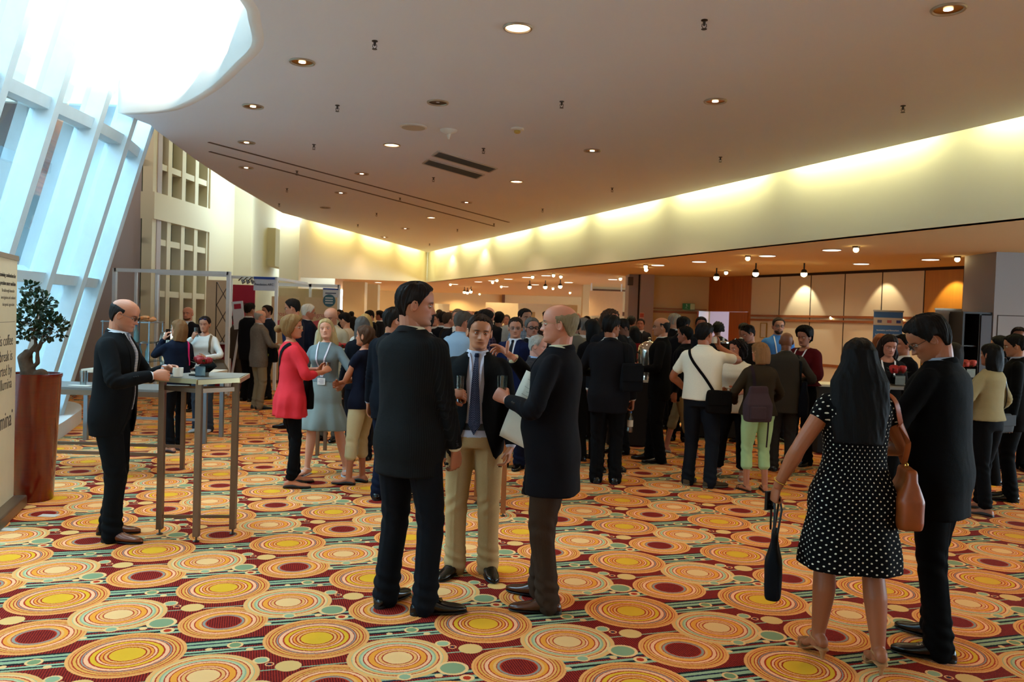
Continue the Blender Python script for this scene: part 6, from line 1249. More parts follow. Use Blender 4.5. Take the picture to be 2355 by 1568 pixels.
# low steel table behind the planter
t = thing('side_table', 'long grey-topped steel table behind the planter and the balding man', 'table', (-4.15, 8.35, 0))
MB().box((-.75, -.3, .86), (.75, .3, .89)).obj('tabletop', GREYTOP, t, False, .003)
for x in (-.7, .7):
    for y in (-.27, .27): m = MB(); m.box((x-.02, y-.02, 0), (x+.02, y+.02, .86)); m.obj('leg', STEEL, t)
[MB().bar((-.7, y, .24), (.7, y, .24), .03).obj('stretcher', STEEL, t) for y in (-.27, .27)]; MB().bar((-.75, -.3, .84), (.75, -.3, .84), .02, .05).obj('apron', STEEL, t)
tumbler((-4.32, 8.25, .89 + .075), 'tall clear glass standing on the grey table behind the planter', .15, .035)
tag(MB().box((-4.42, 8.15, .891), (-4.22, 8.24, .896)).obj('paper_napkin', plain('paper', '#c9c6bc', .7)), 'white paper napkin on the grey table behind the planter', 'napkin')
for k_, (px, py) in enumerate(((18, 1218), (112, 1186))):
    p = at_z(px, py, 0); tag(MB().box((p.x - .07, p.y - .04, .001), (p.x + .07, p.y + .04, .004)).obj('paper_slip', plain('paper', '#c9c6bc', .7)), ('paper slip on the carpet at the left edge', 'paper slip on the carpet beside the banner foot')[k_], 'paper')
# bar table behind the centre man
t = thing('bar_table', 'high wooden-toned bar table whose legs show behind the man in khaki trousers', 'table', (-.28, 7.1, 0)); CU = plain('copper_leg', '#9a6038', .4, .5)
for x, y in ((-.32, .12), (.25, -.1), (.0, .35)): m = MB(); m.box((x-.022, y-.022, .03), (x+.022, y+.022, 1.06)); lg = m.obj('leg', CU, t); m = MB(); foot(m, x, y); m.obj('levelling_foot', metal('#6a6560', .3), lg)
MB().box((-.36, -.18, 1.06), (.30, .40, 1.085)).obj('tabletop', GREYTOP, t); m = MB(); m.bar((-.32, .12, .13), (.25, -.1, .13), .02); m.obj('stretcher', CU, t)
for i, (px, top_, Y_, n_) in enumerate(((783, 785, 9.9, 3), (2066, 840, 7.7, 4))):
    p = at_y(px, top_ + 8, Y_); zt = p.z - .16; t = thing('bar_table', ('high bar table carrying roses behind the blonde woman', 'high bar table carrying roses left of the looking-down man')[i], 'table', (p.x, Y_, 0))
    for x, y in ((-.2, -.2), (.2, -.2), (-.2, .2), (.2, .2)): m = MB(); m.box((x-.02, y-.02, 0), (x+.02, y+.02, zt - .02)); m.obj('leg', STEEL, t)
    MB().box((-.25, -.25, zt - .02), (.25, .25, zt)).obj('tabletop', GREYTOP, t); rose_vase((p.x, Y_, zt), ('red roses in a dark vase behind the blonde woman', 'wide bunch of dark red roses left of the looking-down man')[i], n_, sc=1.3)
# planter with small leafy tree
X_, Y_ = -4.13, 7.07
t = thing('planter', 'tall tapered red lacquered planter with glossy finish at the left', 'planter', (X_, Y_, 0)); g = G('red_lacquer'); v = g.mapping(g.coord(), (3, 3, 60)); n1 = g.noise(v, 3, 3); v2 = g.mapping(g.coord(), (40, 40, 1)); n2 = g.noise(v2, 1, 2)
g.base(g.mix(g.math('MULTIPLY', g.math('ADD', n1, n2), .5), lin('#420b06'), lin('#7c1e0c'))); g.set(Roughness=.22); g.b.inputs['Coat Weight'].default_value = .4
MB().lathe([(.158, 0), (.165, .01), (.212, 1.06), (.220, 1.075), (.220, 1.10), (.200, 1.10), (.192, 1.02), (.001, 1.0)], n=48).obj('pot', g.m, t, True)
MB().lathe([(.190, 1.02), (.12, 1.045), (.001, 1.05)], n=24).obj('soil', plain('dark_soil', '#120c08', .9), t, True)
t2 = thing('potted_tree', 'small tree with glossy dark leaves and gnarled trunk growing in the red planter', 'plant', (X_ - .03, Y_, 1.03)); BK = plain('bark', '#4a3524', .85, 0, .4, .3, 40); m = MB()
m.tube([(0, 0, 0), (-.03, 0, .10), (-.06, .01, .20), (-.02, 0, .26)], [.075, .06, .06, .035], 12); m.ball((.09, 0, .05), (.07, .05, .06), 12, 8); m.tube([(.0, 0, .10), (.06, 0, .16), (.05, .01, .26), (.10, 0, .38), (.14, 0, .46)], [.03, .022, .018, .016, .01], 8); m.tube([(-.02, 0, .22), (.03, .02, .32), (.02, 0, .44), (.04, .02, .58), (.02, 0, .70)], [.03, .02, .018, .013, .006], 8)
m.tube([(.05, 0, .27), (.15, -.02, .38), (.22, -.02, .46)], [.016, .012, .006], 8); me = smooth_mesh(m, .009, 2, .5, 'trunk'); sco(me, folds(gco(me), gno(me), 3, .008, 30)); link('trunk', me, BK, t2)
m = MB(); rr = random.Random(4)
for (cx, cy, cz, R0, n) in ((.02, 0, .52, .17, 240), (.05, 0, .68, .12, 130), (.17, 0, .46, .12, 130), (-.08, .02, .44, .11, 100), (.0, -.03, .80, .06, 40)):
    for i in range(n):
        u, v_, w = rr.gauss(0, 1), rr.gauss(0, 1), rr.gauss(0, 1); l = math.sqrt(u*u+v_*v_+w*w); r0 = R0 * (.55 + .5 * rr.random()); p = Vector((cx + u/l*r0, cy + v_/l*r0, cz + w/l*r0*.9)); d = Vector((u, v_, w + .5 + rr.gauss(0, .5))).normalized(); x = d.cross(Vector((rr.gauss(0, 1), rr.gauss(0, 1), rr.gauss(0, 1)))).normalized(); nn = d.cross(x)
        L_ = .034 + .018 * rr.random(); w_ = L_ * .40; m.add([p, p + d*L_*.3 + x*w_*.8 + nn*.003, p + d*L_*.7 + x*w_ + nn*.003, p + d*L_, p + d*L_*.7 - x*w_ + nn*.003, p + d*L_*.3 - x*w_*.8 + nn*.003, p + d*L_*.5 - nn*.003], [(0,1,6), (1,2,6), (2,3,6), (3,4,6), (4,5,6), (5,0,6)])
m.obj('foliage', plain('glossy_leaf', '#143018', .28, 0, .5, .5, 20), t2)
# roll-up banner at the left edge
u = Vector((-.33, .944, 0)); n_ = Vector((.944, .33, 0)); P0 = Vector((-3.85, 6.0, 0)); t = thing('rollup_banner', 'cream roll-up banner with coffee break sponsor text at the left edge', 'banner', P0)
Mb = Matrix(((u.x, 0, n_.x, 0), (u.y, 0, n_.y, 0), (0, 1, 0, 0), (0, 0, 0, 1))) if False else Matrix(((u.x, 0, n_.x, 0), (u.y, 0, n_.y, 0), (u.z, 1, n_.z, 0), (0, 0, 0, 1)))
MB().box((0, .08, -.002), (.85, 2.06, .002), Mb).obj('panel', plain('banner_film', '#cdbf9e', .5), t); MB().box((-.01, 2.05, -.012), (.86, 2.09, .012), Mb).obj('top_rail', metal('#8a7a68', .4), t)
MB().box((-.02, 0, -.10), (.87, .09, .10), Mb).obj('base', metal('#8a7a68', .4), t, False, .012)
INK = plain('banner_ink', '#3a332c', .6); INK2 = plain('banner_ink_light', '#7a705f', .6)
for s_, sz, z, x, b_, ink in (('Examining combinations for', .046, 1.905, .80, .0005, INK), ('precision cancer medicine', .046, 1.84, .80, .0005, INK), ('Breakthrough biomarker', .040, 1.785, .77, -.0006, INK2), ('investigations and combined', .040, 1.73, .80, -.0006, INK2), ('therapeutic approaches', .040, 1.675, .77, -.0006, INK2),
    ('This coffee', .125, 1.36, .74, -.001, INK), ('break is', .125, 1.235, .73, -.001, INK), ('supported by', .125, 1.12, .72, -.001, INK), ('Illumina', .125, 1.01, .72, -.001, INK), ('illumina', .19, .70, .73, 0, INK)):
    bevel_text(s_, sz, ink, Mb @ Matrix.Translation((x, z, .003)), t, 'banner_text', 'RIGHT', bold=b_)
bevel_text('®', .04, INK, Mb @ Matrix.Translation((.735, .80, .003)), t, 'registered_mark'); MB().box((0, 1.545, .002), (.8, 1.549, .0028), Mb).obj('rule_line', INK2, t)
# ---- buffet behind the woman on the phone
bx, by = -4.55, 10.6
t = thing('buffet_table', 'buffet table with pale cloth behind the woman on the phone', 'table', (bx, by, 0)); MB().box((-.85, -.35, .86), (.75, .35, .90)).obj('tabletop', CLOTH, t)
for x in (-.8, .7):
    for y in (-.3, .3): MB().box((x-.025, y-.025, 0), (x+.025, y+.025, .86)).obj('leg', metal('#8d959c', .35), t)
MB().bar((-.8, -.3, .3), (.7, -.3, .3), .03).obj('stretcher', metal('#8d959c', .35), t)
t = thing('tiered_stand', 'three-tier chrome and glass buffet stand holding pastries and bottles', 'stand', (bx - .33, by, .90)); CH = metal('#9aa6ae', .25)
for z in (.10, .34, .60): MB().box((-.35, -.22, z), (.28, .22, z + .012)).obj('shelf', glassm('#cfe0e4', 'shelf_glass', .8) if z < .5 else CH, t)
for x in (-.33, .26):
    for y in (-.2, .2): MB().bar((x, y, 0), (x, y, .62), .014).obj('upright', CH, t)
m = MB(); m.tube([(-.05, -.23, 0), (-.05, -.23, .85), (.15, -.23, .85), (.15, -.23, 0)], .006, 6); m.obj('wire_hoop', plain('dark_wire', '#3a3d40', .4, .6), t)
pr = None
for i in range(14):
    p_ = (bx - .58 + (i % 7) * .082, by - .10 + .12 * (i // 7), 1.543 + .012 * ((i * 7) % 3))
    if pr is None:
        pr = thing('croissant', '', 'pastry', p_); m = MB(); m.tube([(.055 * math.sin(a), .03 * math.cos(a), 0) for a in np.linspace(-1.5, 1.5, 9)], [.006, .014, .020, .025, .027, .025, .020, .014, .006], 10); m.obj('dough', plain('baked_pastry', '#a8622c', .5, 0, .4, .4, 50), pr, True); tt = pr
    else: tt = copy_tree(pr); tt.location = p_
    tt.rotation_euler = (0, 0, i * 1.1); tt['label'] = 'golden croissant in the heap on the top tier of the chrome stand'; tt['group'] = 'croissants on the chrome stand'
pr = None
for i, (x, z) in enumerate(((-.05, 1.01), (.10, 1.01), (.20, 1.01), (-.12, 1.252), (.05, 1.252))):
    if pr is None:
        pr = tt = thing('glass_bottle', '', 'bottle', (bx - .33 + x, by - .1, z)); MB().lathe([(.028, 0), (.03, .01), (.03, .12), (.012, .17), (.012, .205), (.001, .206)], n=16).obj('body', plain('bottle_glass', '#5f7f82', .1), pr, True); MB().lathe([(.014, .205), (.014, .222), (.001, .223)], n=12).obj('cap', plain('bottle_cap', '#23508a', .4), pr)
    else: tt = copy_tree(pr); tt.location = (bx - .33 + x, by - .1, z)
    tt['label'] = 'small bluish water bottle on the glass tiers of the chrome stand'; tt['group'] = 'bottles on the chrome stand'
def urn(loc, label, s=1.):
    t = thing('coffee_urn', label, 'urn', loc); ch = metal('#c4bcae', .12); MB().lathe([(.13*s, 0), (.12*s, .03*s), (.11*s, .06*s), (.12*s, .12*s), (.125*s, .32*s), (.118*s, .34*s)], n=28).obj('body', ch, t, True)
    MB().lathe([(.122*s, .34*s), (.11*s, .38*s), (.05*s, .42*s), (.012*s, .43*s), (.010*s, .45*s), (.018*s, .465*s), (.001, .475*s)], n=28).obj('lid', ch, t, True); m = MB(); m.tube([(0, -.12*s, .09*s), (0, -.17*s, .09*s), (0, -.17*s, .06*s)], .009*s, 8); m.box((-.006, -.172*s, .09*s), (.006, -.16*s, .14*s)); m.obj('tap', ch, t)
    for q in (-1, 1): MB().tube([(q*.12*s, 0, .2*s), (q*.16*s, 0, .22*s), (q*.16*s, 0, .28*s), (q*.12*s, 0, .3*s)], .007*s, 6).obj('handle', plain('black_plastic', '#101010', .3), t)
    return t
urn((bx + .16, by - .05, .90), 'tall polished samovar urn on the pastry buffet beside the chrome stand', 1.25)
tt = thing('pastry_tray', 'oval tray of dark pastries at the front of the pastry buffet', 'tray', (bx + .38, by - .1, .90)); MB().lathe([(.14, 0), (.16, .012), (.15, .014)], n=24).obj('tray', CH, tt, True)
for q in range(9): MB().ball((-.09 + (q % 5) * .045, -.04 + .07 * (q // 5), .03), (.028, .02, .016), 10, 6).obj('pastry', plain('dark_pastry', '#5f2c1a', .5, 0, .3), tt, True)
# ---- exhibition booths on the left
ALU = plain('booth_aluminium', '#e2edf4', .45, 0)
def at(px, py, Y): return at_y(px, py, Y)
def frame_post(mb, px, Y, z=2.44, w=.05): p = at(px, 700, Y); mb.box((p.x - w/2, Y - w/2, 0), (p.x + w/2, Y + w/2, z)); return p.x
t = thing('exhibition_booth', 'open white aluminium booth frame beyond the pastry buffet', 'booth', (0, 16.5, 0)); mm = []
def part(nm, mb, mat): mb.v = [(v[0], v[1] - 16.5, v[2]) for v in mb.v]; return mb.obj(nm, mat, t)
xs = [at(px, 700, 16.5).x for px in (263, 312, 525)]
for x in xs[:1] + xs[2:]: m = MB(); m.box((x-.035, 16.46, 0), (x+.035, 16.54, 2.47)); part('post', m, ALU)
m = MB(); m.box((xs[1]-.025, 16.48, 0), (xs[1]+.025, 16.52, 2.44)); part('post', m, ALU)
m = MB(); m.box((xs[0], 16.46, 2.40), (xs[2], 16.54, 2.47)); part('beam', m, ALU)
xb = [at(360, 700, 16.85).x, at(525, 700, 16.85).x]; m = MB(); m.box((xb[0], 16.82, 2.38), (xb[1], 16.88, 2.44)); part('beam', m, ALU); m = MB(); m.box((xb[0]-.025, 16.82, 0), (xb[0]+.025, 16.88, 2.44)); part('post', m, ALU); m = MB(); m.bar((xs[2], 16.5, 2.43), (xb[1], 16.85, 2.43), .05); part('beam', m, ALU)
def board(name, label, cat, px0, px1, ztop, z0, Y, col, th=.03, mat=None):
    a, b = at(px0, 700, Y), at(px1, 700, Y); t = thing(name, label, cat, ((a.x + b.x)/2, Y, z0)); w = (b.x - a.x)/2; MB().box((-w, -th/2, 0), (w, th/2, ztop - z0)).obj('panel', mat or plain('panel_' + col[1:], col, .55), t); return t, w
FT = Matrix.Rotation(PI/2, 4, 'X')
t1_, w = board('partition_panel', 'cream partition panel behind the aluminium post with the folding truss', 'partition', 474, 524, 2.36, 0, 18.4, '#c9b296')
t2_ = thing('popup_truss', 'dark folding lattice truss of a display stand before the cream panel', 'display stand', (at(513, 700, 17.9).x, 17.9, 0)); m = MB()
for k in range(4): z = .3 + k * .5; m.bar((-.14, 0, z), (.14, 0, z + .5), .014); m.bar((.14, 0, z), (-.14, 0, z + .5), .014)
m.bar((-.15, 0, 0), (-.15, 0, 2.3), .016); m.bar((.15, 0, 0), (.15, 0, 2.3), .016); m.obj('lattice', plain('dark_bars', '#3a302c', .4, .4), t2_)
rp, w = board('display_wall', 'crimson display wall with small dark squares in the first booth', 'display wall', 527, 586, 2.28, .4, 18.6, '#9c1430')
for k in range(9): MB().box((-w + .08 + (k % 3) * w * .64, -.02, .35 + (k // 3) * .5), (-w + .08 + (k % 3) * w * .64 + .13, -.016, .35 + (k // 3) * .5 + .13)).obj('emblem_square', plain('dark_emblem', '#5c0d18', .6), rp)
for x in (-w, w): MB().box((x-.01, -.02, -.4), (x+.01, .02, 0)).obj('stand_leg', ALU, rp)
p = at(552, 745, 16.2); bs = thing('brochure_stand', 'white leaflet stand with splayed legs beside the crimson wall', 'stand', (p.x, 16.2, 0)); MB().box((-.11, -.01, 0), (.11, .01, .55), Matrix.Translation((0, 0, 1.33)) @ Matrix.Rotation(-.12, 4, 'Y')).obj('holder', plain('white_acrylic', '#c9cdd4', .3), bs)
MB().box((-.07, -.014, .40), (.07, -.009, .50), Matrix.Translation((0, 0, 1.33)) @ Matrix.Rotation(-.12, 4, 'Y')).obj('leaflet_window', plain('crimson_leaflet', '#9c1430', .5), bs)
for x in (-.2, .16): MB().bar((0, 0, 1.36), (x, 0, 0), .035).obj('leg', plain('white_acrylic', '#c9cdd4', .3), bs)
bf = thing('exhibition_booth', 'grey booth frame carrying the hanging foundation sign', 'booth', (0, 17.6, 0)); xl, xr = at(530, 700, 17.6).x, at(635, 700, 17.6).x
for x in (xl, xr): MB().box((x-.03, -.03, 0), (x+.03, .03, 2.44)).obj('post', ALU, bf)
MB().box((xl, -.03, 2.38), (xr, .03, 2.44)).obj('beam', ALU, bf); MB().box((xr - .02, .0, 2.38), (xr + .02, 2.6, 2.44)).obj('beam', ALU, bf)
a, b = at(584, 636, 17.55), at(632, 669, 17.55); sg = thing('booth_sign', 'white booth sign with blue top strip naming a foundation', 'sign', (a.x, 17.56, b.z)); w, h = b.x - a.x, a.z - b.z; MB().box((0, -.02, 0), (w, .02, h)).obj('board', plain('sign_white', '#c4cdd8', .5), sg); MB().box((0, -.024, h - .05), (w, -.018, h)).obj('blue_strip', plain('sign_blue', '#26479a', .5), sg)
bevel_text('Fondation ARC', .064, plain('sign_ink', '#3a4a6a', .5), Matrix.Translation((w/2, -.024, h * .38)) @ FT, sg, 'sign_text', 'CENTER', bold=.001)
pb_ = None
for k, px in enumerate((556, 567, 578)):
    p = at(px, 640, 17.4)
    if pb_ is None: pb_ = tt = thing('booth_spotlight', '', 'spotlight', (p.x, 17.4, 2.36)); MB().tube([(0, .1, .05), (0, 0, .04), (-.03, -.1, -.03)], .012, 6).obj('arm', SPM, pb_); MB().lathe([(.02, 0), (.045, -.09)], n=12, M=Matrix.Rotation(-.6, 4, 'Y')).obj('head', metal('#8d959c', .35), pb_); 
    else: tt = copy_tree(pb_); tt.location = (p.x, 17.4, 2.36)
    tt['label'] = 'small metal spotlight on the beam left of the foundation sign'; tt['group'] = 'booth spotlights by the foundation sign'
b2 = thing('exhibition_booth', 'long far booth frame above the pink-lettered banners', 'booth', (0, 20.5, 0)); xl, xm, xr = [at(q, 700, 20.5).x for q in (636, 713, 779)]
for x in (xl, xm, xr): MB().box((x-.03, -.03, 0), (x+.03, .03, 2.42)).obj('post', ALU, b2)
MB().box((xl, -.03, 2.34), (xr, .03, 2.42)).obj('beam', ALU, b2); MB().box((xl, .15, 0), (xr, .19, 2.3)).obj('back_panel', plain('booth_cream', '#cdb98e', .6), b2)
a, b = at(743, 662, 20.44), at(778, 684, 20.44); sg = thing('booth_sign', 'grey-white booth sign with blue strip at the end of the far frame', 'sign', (a.x, 20.46, b.z)); w, h = b.x - a.x, a.z - b.z; MB().box((0, -.02, 0), (w, .02, h)).obj('board', plain('sign_white', '#c4cdd8', .5), sg); MB().box((0, -.024, h - .04), (w, -.018, h)).obj('blue_strip', plain('sign_blue', '#26479a', .5), sg); MB().box((w*.15, -.024, h*.38), (w*.85, -.021, h*.50)).obj('print_line', plain('sign_ink', '#3a4a6a', .5), sg)
PK = plain('pink_print', '#b85a62', .6)
for i, (x0, x1, yt, lab) in enumerate(((625, 688, 681, 'cream roll-up banner with pink lettering behind the navy-jacketed man'), (702, 776, 683, 'cream roll-up banner with teal disc and pink lettering'))):
    a, b = at(x0, yt, 19.5), at(x1, yt, 19.5); t = thing('rollup_banner', lab, 'banner', ((a.x + b.x)/2, 19.5, 0)); w = (b.x - a.x)/2; MB().box((-w, -.004, .06), (w, .004, a.z)).obj('panel', plain('banner_cream', '#d6c196', .55), t); MB().box((-w, -.08, 0), (w, .08, .07)).obj('base', metal('#8a7a68', .4), t)
    bevel_text('prosigna', .15, PK, Matrix.Translation((-w * .85 if i == 0 else w * .25, -.006, 1.60)) @ FT, t, 'banner_text', 'LEFT' if i == 0 else 'RIGHT')
    m = MB(); m.add([(-w + 2*w*f, -.006, 1.42 + .12 * math.sin(2.4 * f)) for f in np.linspace(0, 1, 12)] + [(-w + 2*w*f, -.006, 1.25) for f in np.linspace(1, 0, 12)], [tuple(range(24))]); m.obj('pink_wave', plain('pink_wave', '#c4606a', .6), t)
    if i: MB().lathe([(.15, -.01), (.15, 0)], n=28, M=Matrix.Translation((w * .5, -.012, 2.0)) @ FT).obj('teal_disc', plain('teal_disc', '#3a6a7c', .5), t)
    if i:
        for k in range(3): MB().box((w*.5 - .09, -.03, 2.05 - k*.06), (w*.5 + .09, -.024, 2.075 - k*.06)).obj('disc_print', plain('white_print', '#cfd8da', .5), t)
p = at_z(516, 870, 0); tag(MB().box((p.x - .10, p.y, 0), (p.x + .05, p.y + .2, .45)).obj('teal_carton', plain('teal_carton', '#2fa09c', .5)), 'small turquoise box standing beside the aluminium post', 'box')
tt = thing('counter', 'crimson-draped booth counter in front of the crimson display wall', 'counter', (at(540, 700, 17.9).x, 17.9, 0)); MB().box((-.4, -.2, 0), (.4, .2, .95)).obj('body', plain('crimson_cloth', '#7a1626', .8), tt); MB().box((-.42, -.22, .95), (.42, .22, .98)).obj('top', plain('sign_white', '#c4cdd8', .5), tt)
# ---- far booths in the middle
for i, (x0, x1, yt, Y_, lab) in enumerate(((1117, 1192, 695, 28.5, 'pale far booth wall with small dark poster, lit by spots'), (1192, 1328, 697, 29.5, 'long white far booth wall right of the lit one'), (1000, 1034, 698, 30, 'bright white far screen behind the tallest man'), (1355, 1432, 668, 27.5, 'cream wall panel hanging by the dark rail at far right middle'))):
    a = at(x0, yt, Y_); t, w = board('partition_wall', lab, 'partition', x0, x1, a.z, 0 if i < 3 else 1.9, Y_, ('#dccb9f', '#cfc3a4', '#e8dfc9', '#d9bb8f')[i])
    if i == 0: MB().box((-w*.1, -.03, a.z - .7), (w*.3, -.02, a.z - .45)).obj('poster', plain('dark_poster', '#3a3230', .5), t); spot('booth_spot', (t.location.x, Y_ - .8, 2.85), 30, (1, .8, .5), 80, .5, .03, (0, .8, -1))
    if i == 1: [MB().box((x, -.03, a.z - 1.1), (x + .35, -.02, a.z - .3)).obj('poster', plain('ochre_poster', '#9c8254', .6), t) for x in (-w*.75, w*.75)]
    if i == 3: [MB().bar((x, .02, 0), (x, .02, 1.9), .04).obj('stand_leg', ALU, t) for x in (-w*.9, w*.9)]
# ---- refreshments under the low ceiling
def buffet(label, x0, x1, Y_, z=.92, d=.6, mat=None):
    t = thing('buffet_table', label, 'table', ((x0+x1)/2, Y_, 0)); w = (x1 - x0)/2; MB().box((-w, -d/2, z - .03), (w, d/2, z)).obj('tabletop', mat or CLOTH, t)
    m = MB(); n = 60; ring = lambda zz, k: [Vector((w*.99*sx, d/2*.99*sy, zz)) for sx, sy in ((-1,-1),(1,-1),(1,1),(-1,1))]
    m.rings([ring(.02, 0), ring(z - .03, 0)], False); m.obj('table_skirt', plain('dark_table_skirt', '#1b1512', .9) if mat is None else mat, t); return t
buffet('buffet table with coffee urns behind the balding man in glasses', 1.35, 2.05, 11.5)
urn((at(1437, 800, 11.4).x, 11.4, .92), 'brass-tinted urn left of the balding man in profile', 1.3); urn((at(1493, 800, 11.4).x, 11.4, .92), 'shiny chrome urn right beside the balding man in profile', 1.25)
buffet('drinks table with juice dispensers behind the curly-haired woman', 2.8, 3.65, 12.6)
for k, (px, lab) in enumerate(((1662, 'left glass juice dispenser with orange juice'), (1690, 'right glass juice dispenser with silver lid'))):
    p = at(px, 830, 12.4); t = thing('juice_dispenser', lab + ' on the drinks table', 'dispenser', (p.x, 12.4, .92)); MB().box((-.10, -.1, 0), (.10, .1, .10)).obj('base', metal('#9a948a', .3), t); MB().box((-.09, -.09, .10), (.09, .09, .28)).obj('juice', plain('orange_juice', '#c07a18', .2), t)
    MB().box((-.095, -.095, .10), (.095, .095, .52)).obj('tank', glassm('#cfd8c8', 'tank_glass', 1.2), t); MB().lathe([(.10, .52), (.10, .54), (.02, .555), (.015, .60), (.001, .602)], n=20).obj('lid', metal('#b9b4a8', .2), t, True)
rose_vase((at(1713, 790, 12.3).x, 12.3, 1.12), 'orange flower posy beside the juice dispensers', 2, col='#d4601a', sc=1.2); tag(MB().box((at(1713, 790, 12.3).x - .08, 12.22, .92), (at(1713, 790, 12.3).x + .08, 12.38, 1.12)).obj('riser_block', plain('black_plastic', '#101010', .3)), 'black riser block under the orange posy', 'riser')
buffet('buffet table with red cartons behind the woman in the red shawl', 4.2, 5.6, 11.4, .95)
for k in range(3): tag(MB().box((4.5 + k*.22, 11.2, .95), (4.68 + k*.22, 11.4, 1.05)).obj('carton', plain('red_carton', '#b8202a', .5)), 'small red carton on the table behind the shawl, ' + ('left one', 'middle one', 'right one')[k], 'box', 'red cartons')
buffet('grey-topped serving table beyond the looking-down man', 4.0, 5.2, 9.75, 1.0, .5, plain('grey_counter', '#6a675f', .5))
for k in range(4): tumbler((4.15 + k * .10, 9.6, 1.05), 'clear glass on the grey serving table ' + ('first from the left', 'second from the left', 'third from the left', 'last at the right')[k], .10, .03)
p = at(2228, 850, 10.2); rose_vase((p.x, 10.2, p.z - .1), 'pink and orange lilies at the far right', 4, col='#d4584a', sc=1.5); t = thing('pedestal', 'dark plinth carrying the pink lilies at the far right', 'plinth', (p.x, 10.2, 0)); MB().box((-.15, -.15, 0), (.15, .15, p.z - .12)).obj('column', plain('dark_plinth', '#1a1614', .6), t); MB().box((-.17, -.17, p.z - .12), (.17, .17, p.z - .1)).obj('top', plain('dark_plinth', '#1a1614', .6), t)
def rollup(label, x0, x1, yt, Y_, col, z0=.07):
    a, b = at(x0, yt, Y_), at(x1, yt, Y_); t = thing('rollup_banner', label, 'banner', ((a.x + b.x)/2, Y_, 0)); w = (b.x - a.x)/2; MB().box((-w, -.004, z0), (w, .004, a.z)).obj('panel', plain('film_' + col[1:], col, .55), t); MB().box((-w-.01, -.012, a.z - .01), (w+.01, .012, a.z + .02)).obj('top_rail', metal('#a09888', .4), t); MB().box((-w, -.09, 0), (w, .09, z0)).obj('base', metal('#8a8478', .4), t); return t, w, a.z
t, w, zt = rollup('blue roll-up banner about innovation and biomarkers behind the long wavy hair', 2010, 2077, 715, 14.2, '#3c6aa0'); MB().box((-w, -.008, zt - .24), (w, -.003, zt - .11)).obj('white_band', plain('banner_white', '#c4b8a2', .5), t)
WP = plain('white_print', '#cfd8da', .5)
for k, s_ in enumerate(('Innovation and Biomarkers', 'in Cancer Drug Development')): bevel_text(s_, .036, WP, Matrix.Translation((0, -.006, zt - .34 - k * .07)) @ FT, t, 'banner_text', 'CENTER', bold=.0006)
MB().box((-w*.8, -.008, zt - .49), (w*.8, -.005, zt - .475)).obj('subtitle_line', WP, t)
for x, c in ((-.75, '#5a5a78'), (-.08, '#b0605a'), (.55, '#30407a')): MB().box((w*x, -.012, zt - .20), (w*(x+.3), -.007, zt - .15)).obj('partner_logo', plain('logo_' + c[1:], c, .5), t)
t, w, zt = rollup('white roll-up banner with grey text near the dark cabinet', 2151, 2211, 711, 13.4, '#a8a49c')
INKG = plain('grey_ink', '#3f3c3a', .6); MB().box((-w*.85, -.008, zt - .33), (-w*.45, -.004, zt - .2)).obj('green_logo', plain('olive_logo', '#8a9a3a', .5), t)
for k in range(6): MB().box((-w*.25, -.008, zt - .25 - k * .065), (w*(.75 - .12 * (k % 3)), -.004, zt - .225 - k * .065)).obj('print_line', INKG if k < 2 else plain('pale_grey_ink', '#7c7974', .6), t)
p = at(2252, 722, 12.95); t = thing('cabinet', 'tall dark cabinet with open bluish interior beside the grey column', 'cabinet', (p.x, 13.0, 0)); w = .28; zt = p.z; DKC = plain('dark_cabinet', '#140d0c', .45)
MB().box((-w, .3, 0), (w, .32, zt)).obj('back', plain('cabinet_interior', '#0f1220', .5), t)
for x in (-w, -.02, w - .03): MB().box((x, -.1, 0), (x + .03, .3, zt)).obj('side_panel', DKC, t)
MB().box((-w, -.1, zt), (w, .3, zt + .03)).obj('top', DKC, t); MB().box((0, -.12, .1), (w, -.1, zt - .02)).obj('door', plain('oxblood_door', '#2a100c', .4), t)
for z in (.5, 1.0, 1.5): MB().box((-w, -.05, z), (-.02, .3, z + .02)).obj('shelf', DKC, t)
MB().box((.06, -.125, 1.25), (.18, -.12, 1.42)).obj('notice', plain('kraft_notice', '#4f3c28', .6), t)
# signs and fittings
p = at(1584, 720, 21.8); t = thing('exit_sign', 'green and white emergency exit sign above the open door', 'sign', (p.x, 21.85, 2.08 + .02)); MB().box((-.16, -.03, 0), (.16, .03, .17)).obj('housing', plain('sign_green', '#1f7a48', .4), t); MB().box((.04, -.034, .01), (.155, -.028, .16)).obj('arrow_panel', plain('sign_pale', '#b9c99a', .4), t)
m = MB(); m.ball((-.06, -.034, .135), (.014, .003, .014), 8, 6); m.bar((-.06, -.034, .12), (-.07, -.034, .07), .02, .004); m.bar((-.07, -.034, .07), (-.04, -.034, .02), .014, .004); m.bar((-.07, -.034, .07), (-.10, -.034, .035), .014, .004); m.bar((-.06, -.034, .11), (-.02, -.034, .09), .012, .004); m.obj('running_figure', plain('sign_mint', '#bfe0c8', .4), t)
p = at(1477, 731, 21.6); t = thing('fire_notice', 'small red and white fire notice on the mauve column', 'sign', (p.x, 21.69, p.z)); MB().box((-.06, -.008, -.14), (.06, 0, .14)).obj('plate', plain('notice_plate', '#c9a49c', .5), t); m = MB(); m.box((-.05, -.011, .02), (.05, -.008, .12)); m.box((-.05, -.011, -.12), (.05, -.008, -.05)); m.obj('red_print', plain('notice_red', '#b04a3c', .5), t)
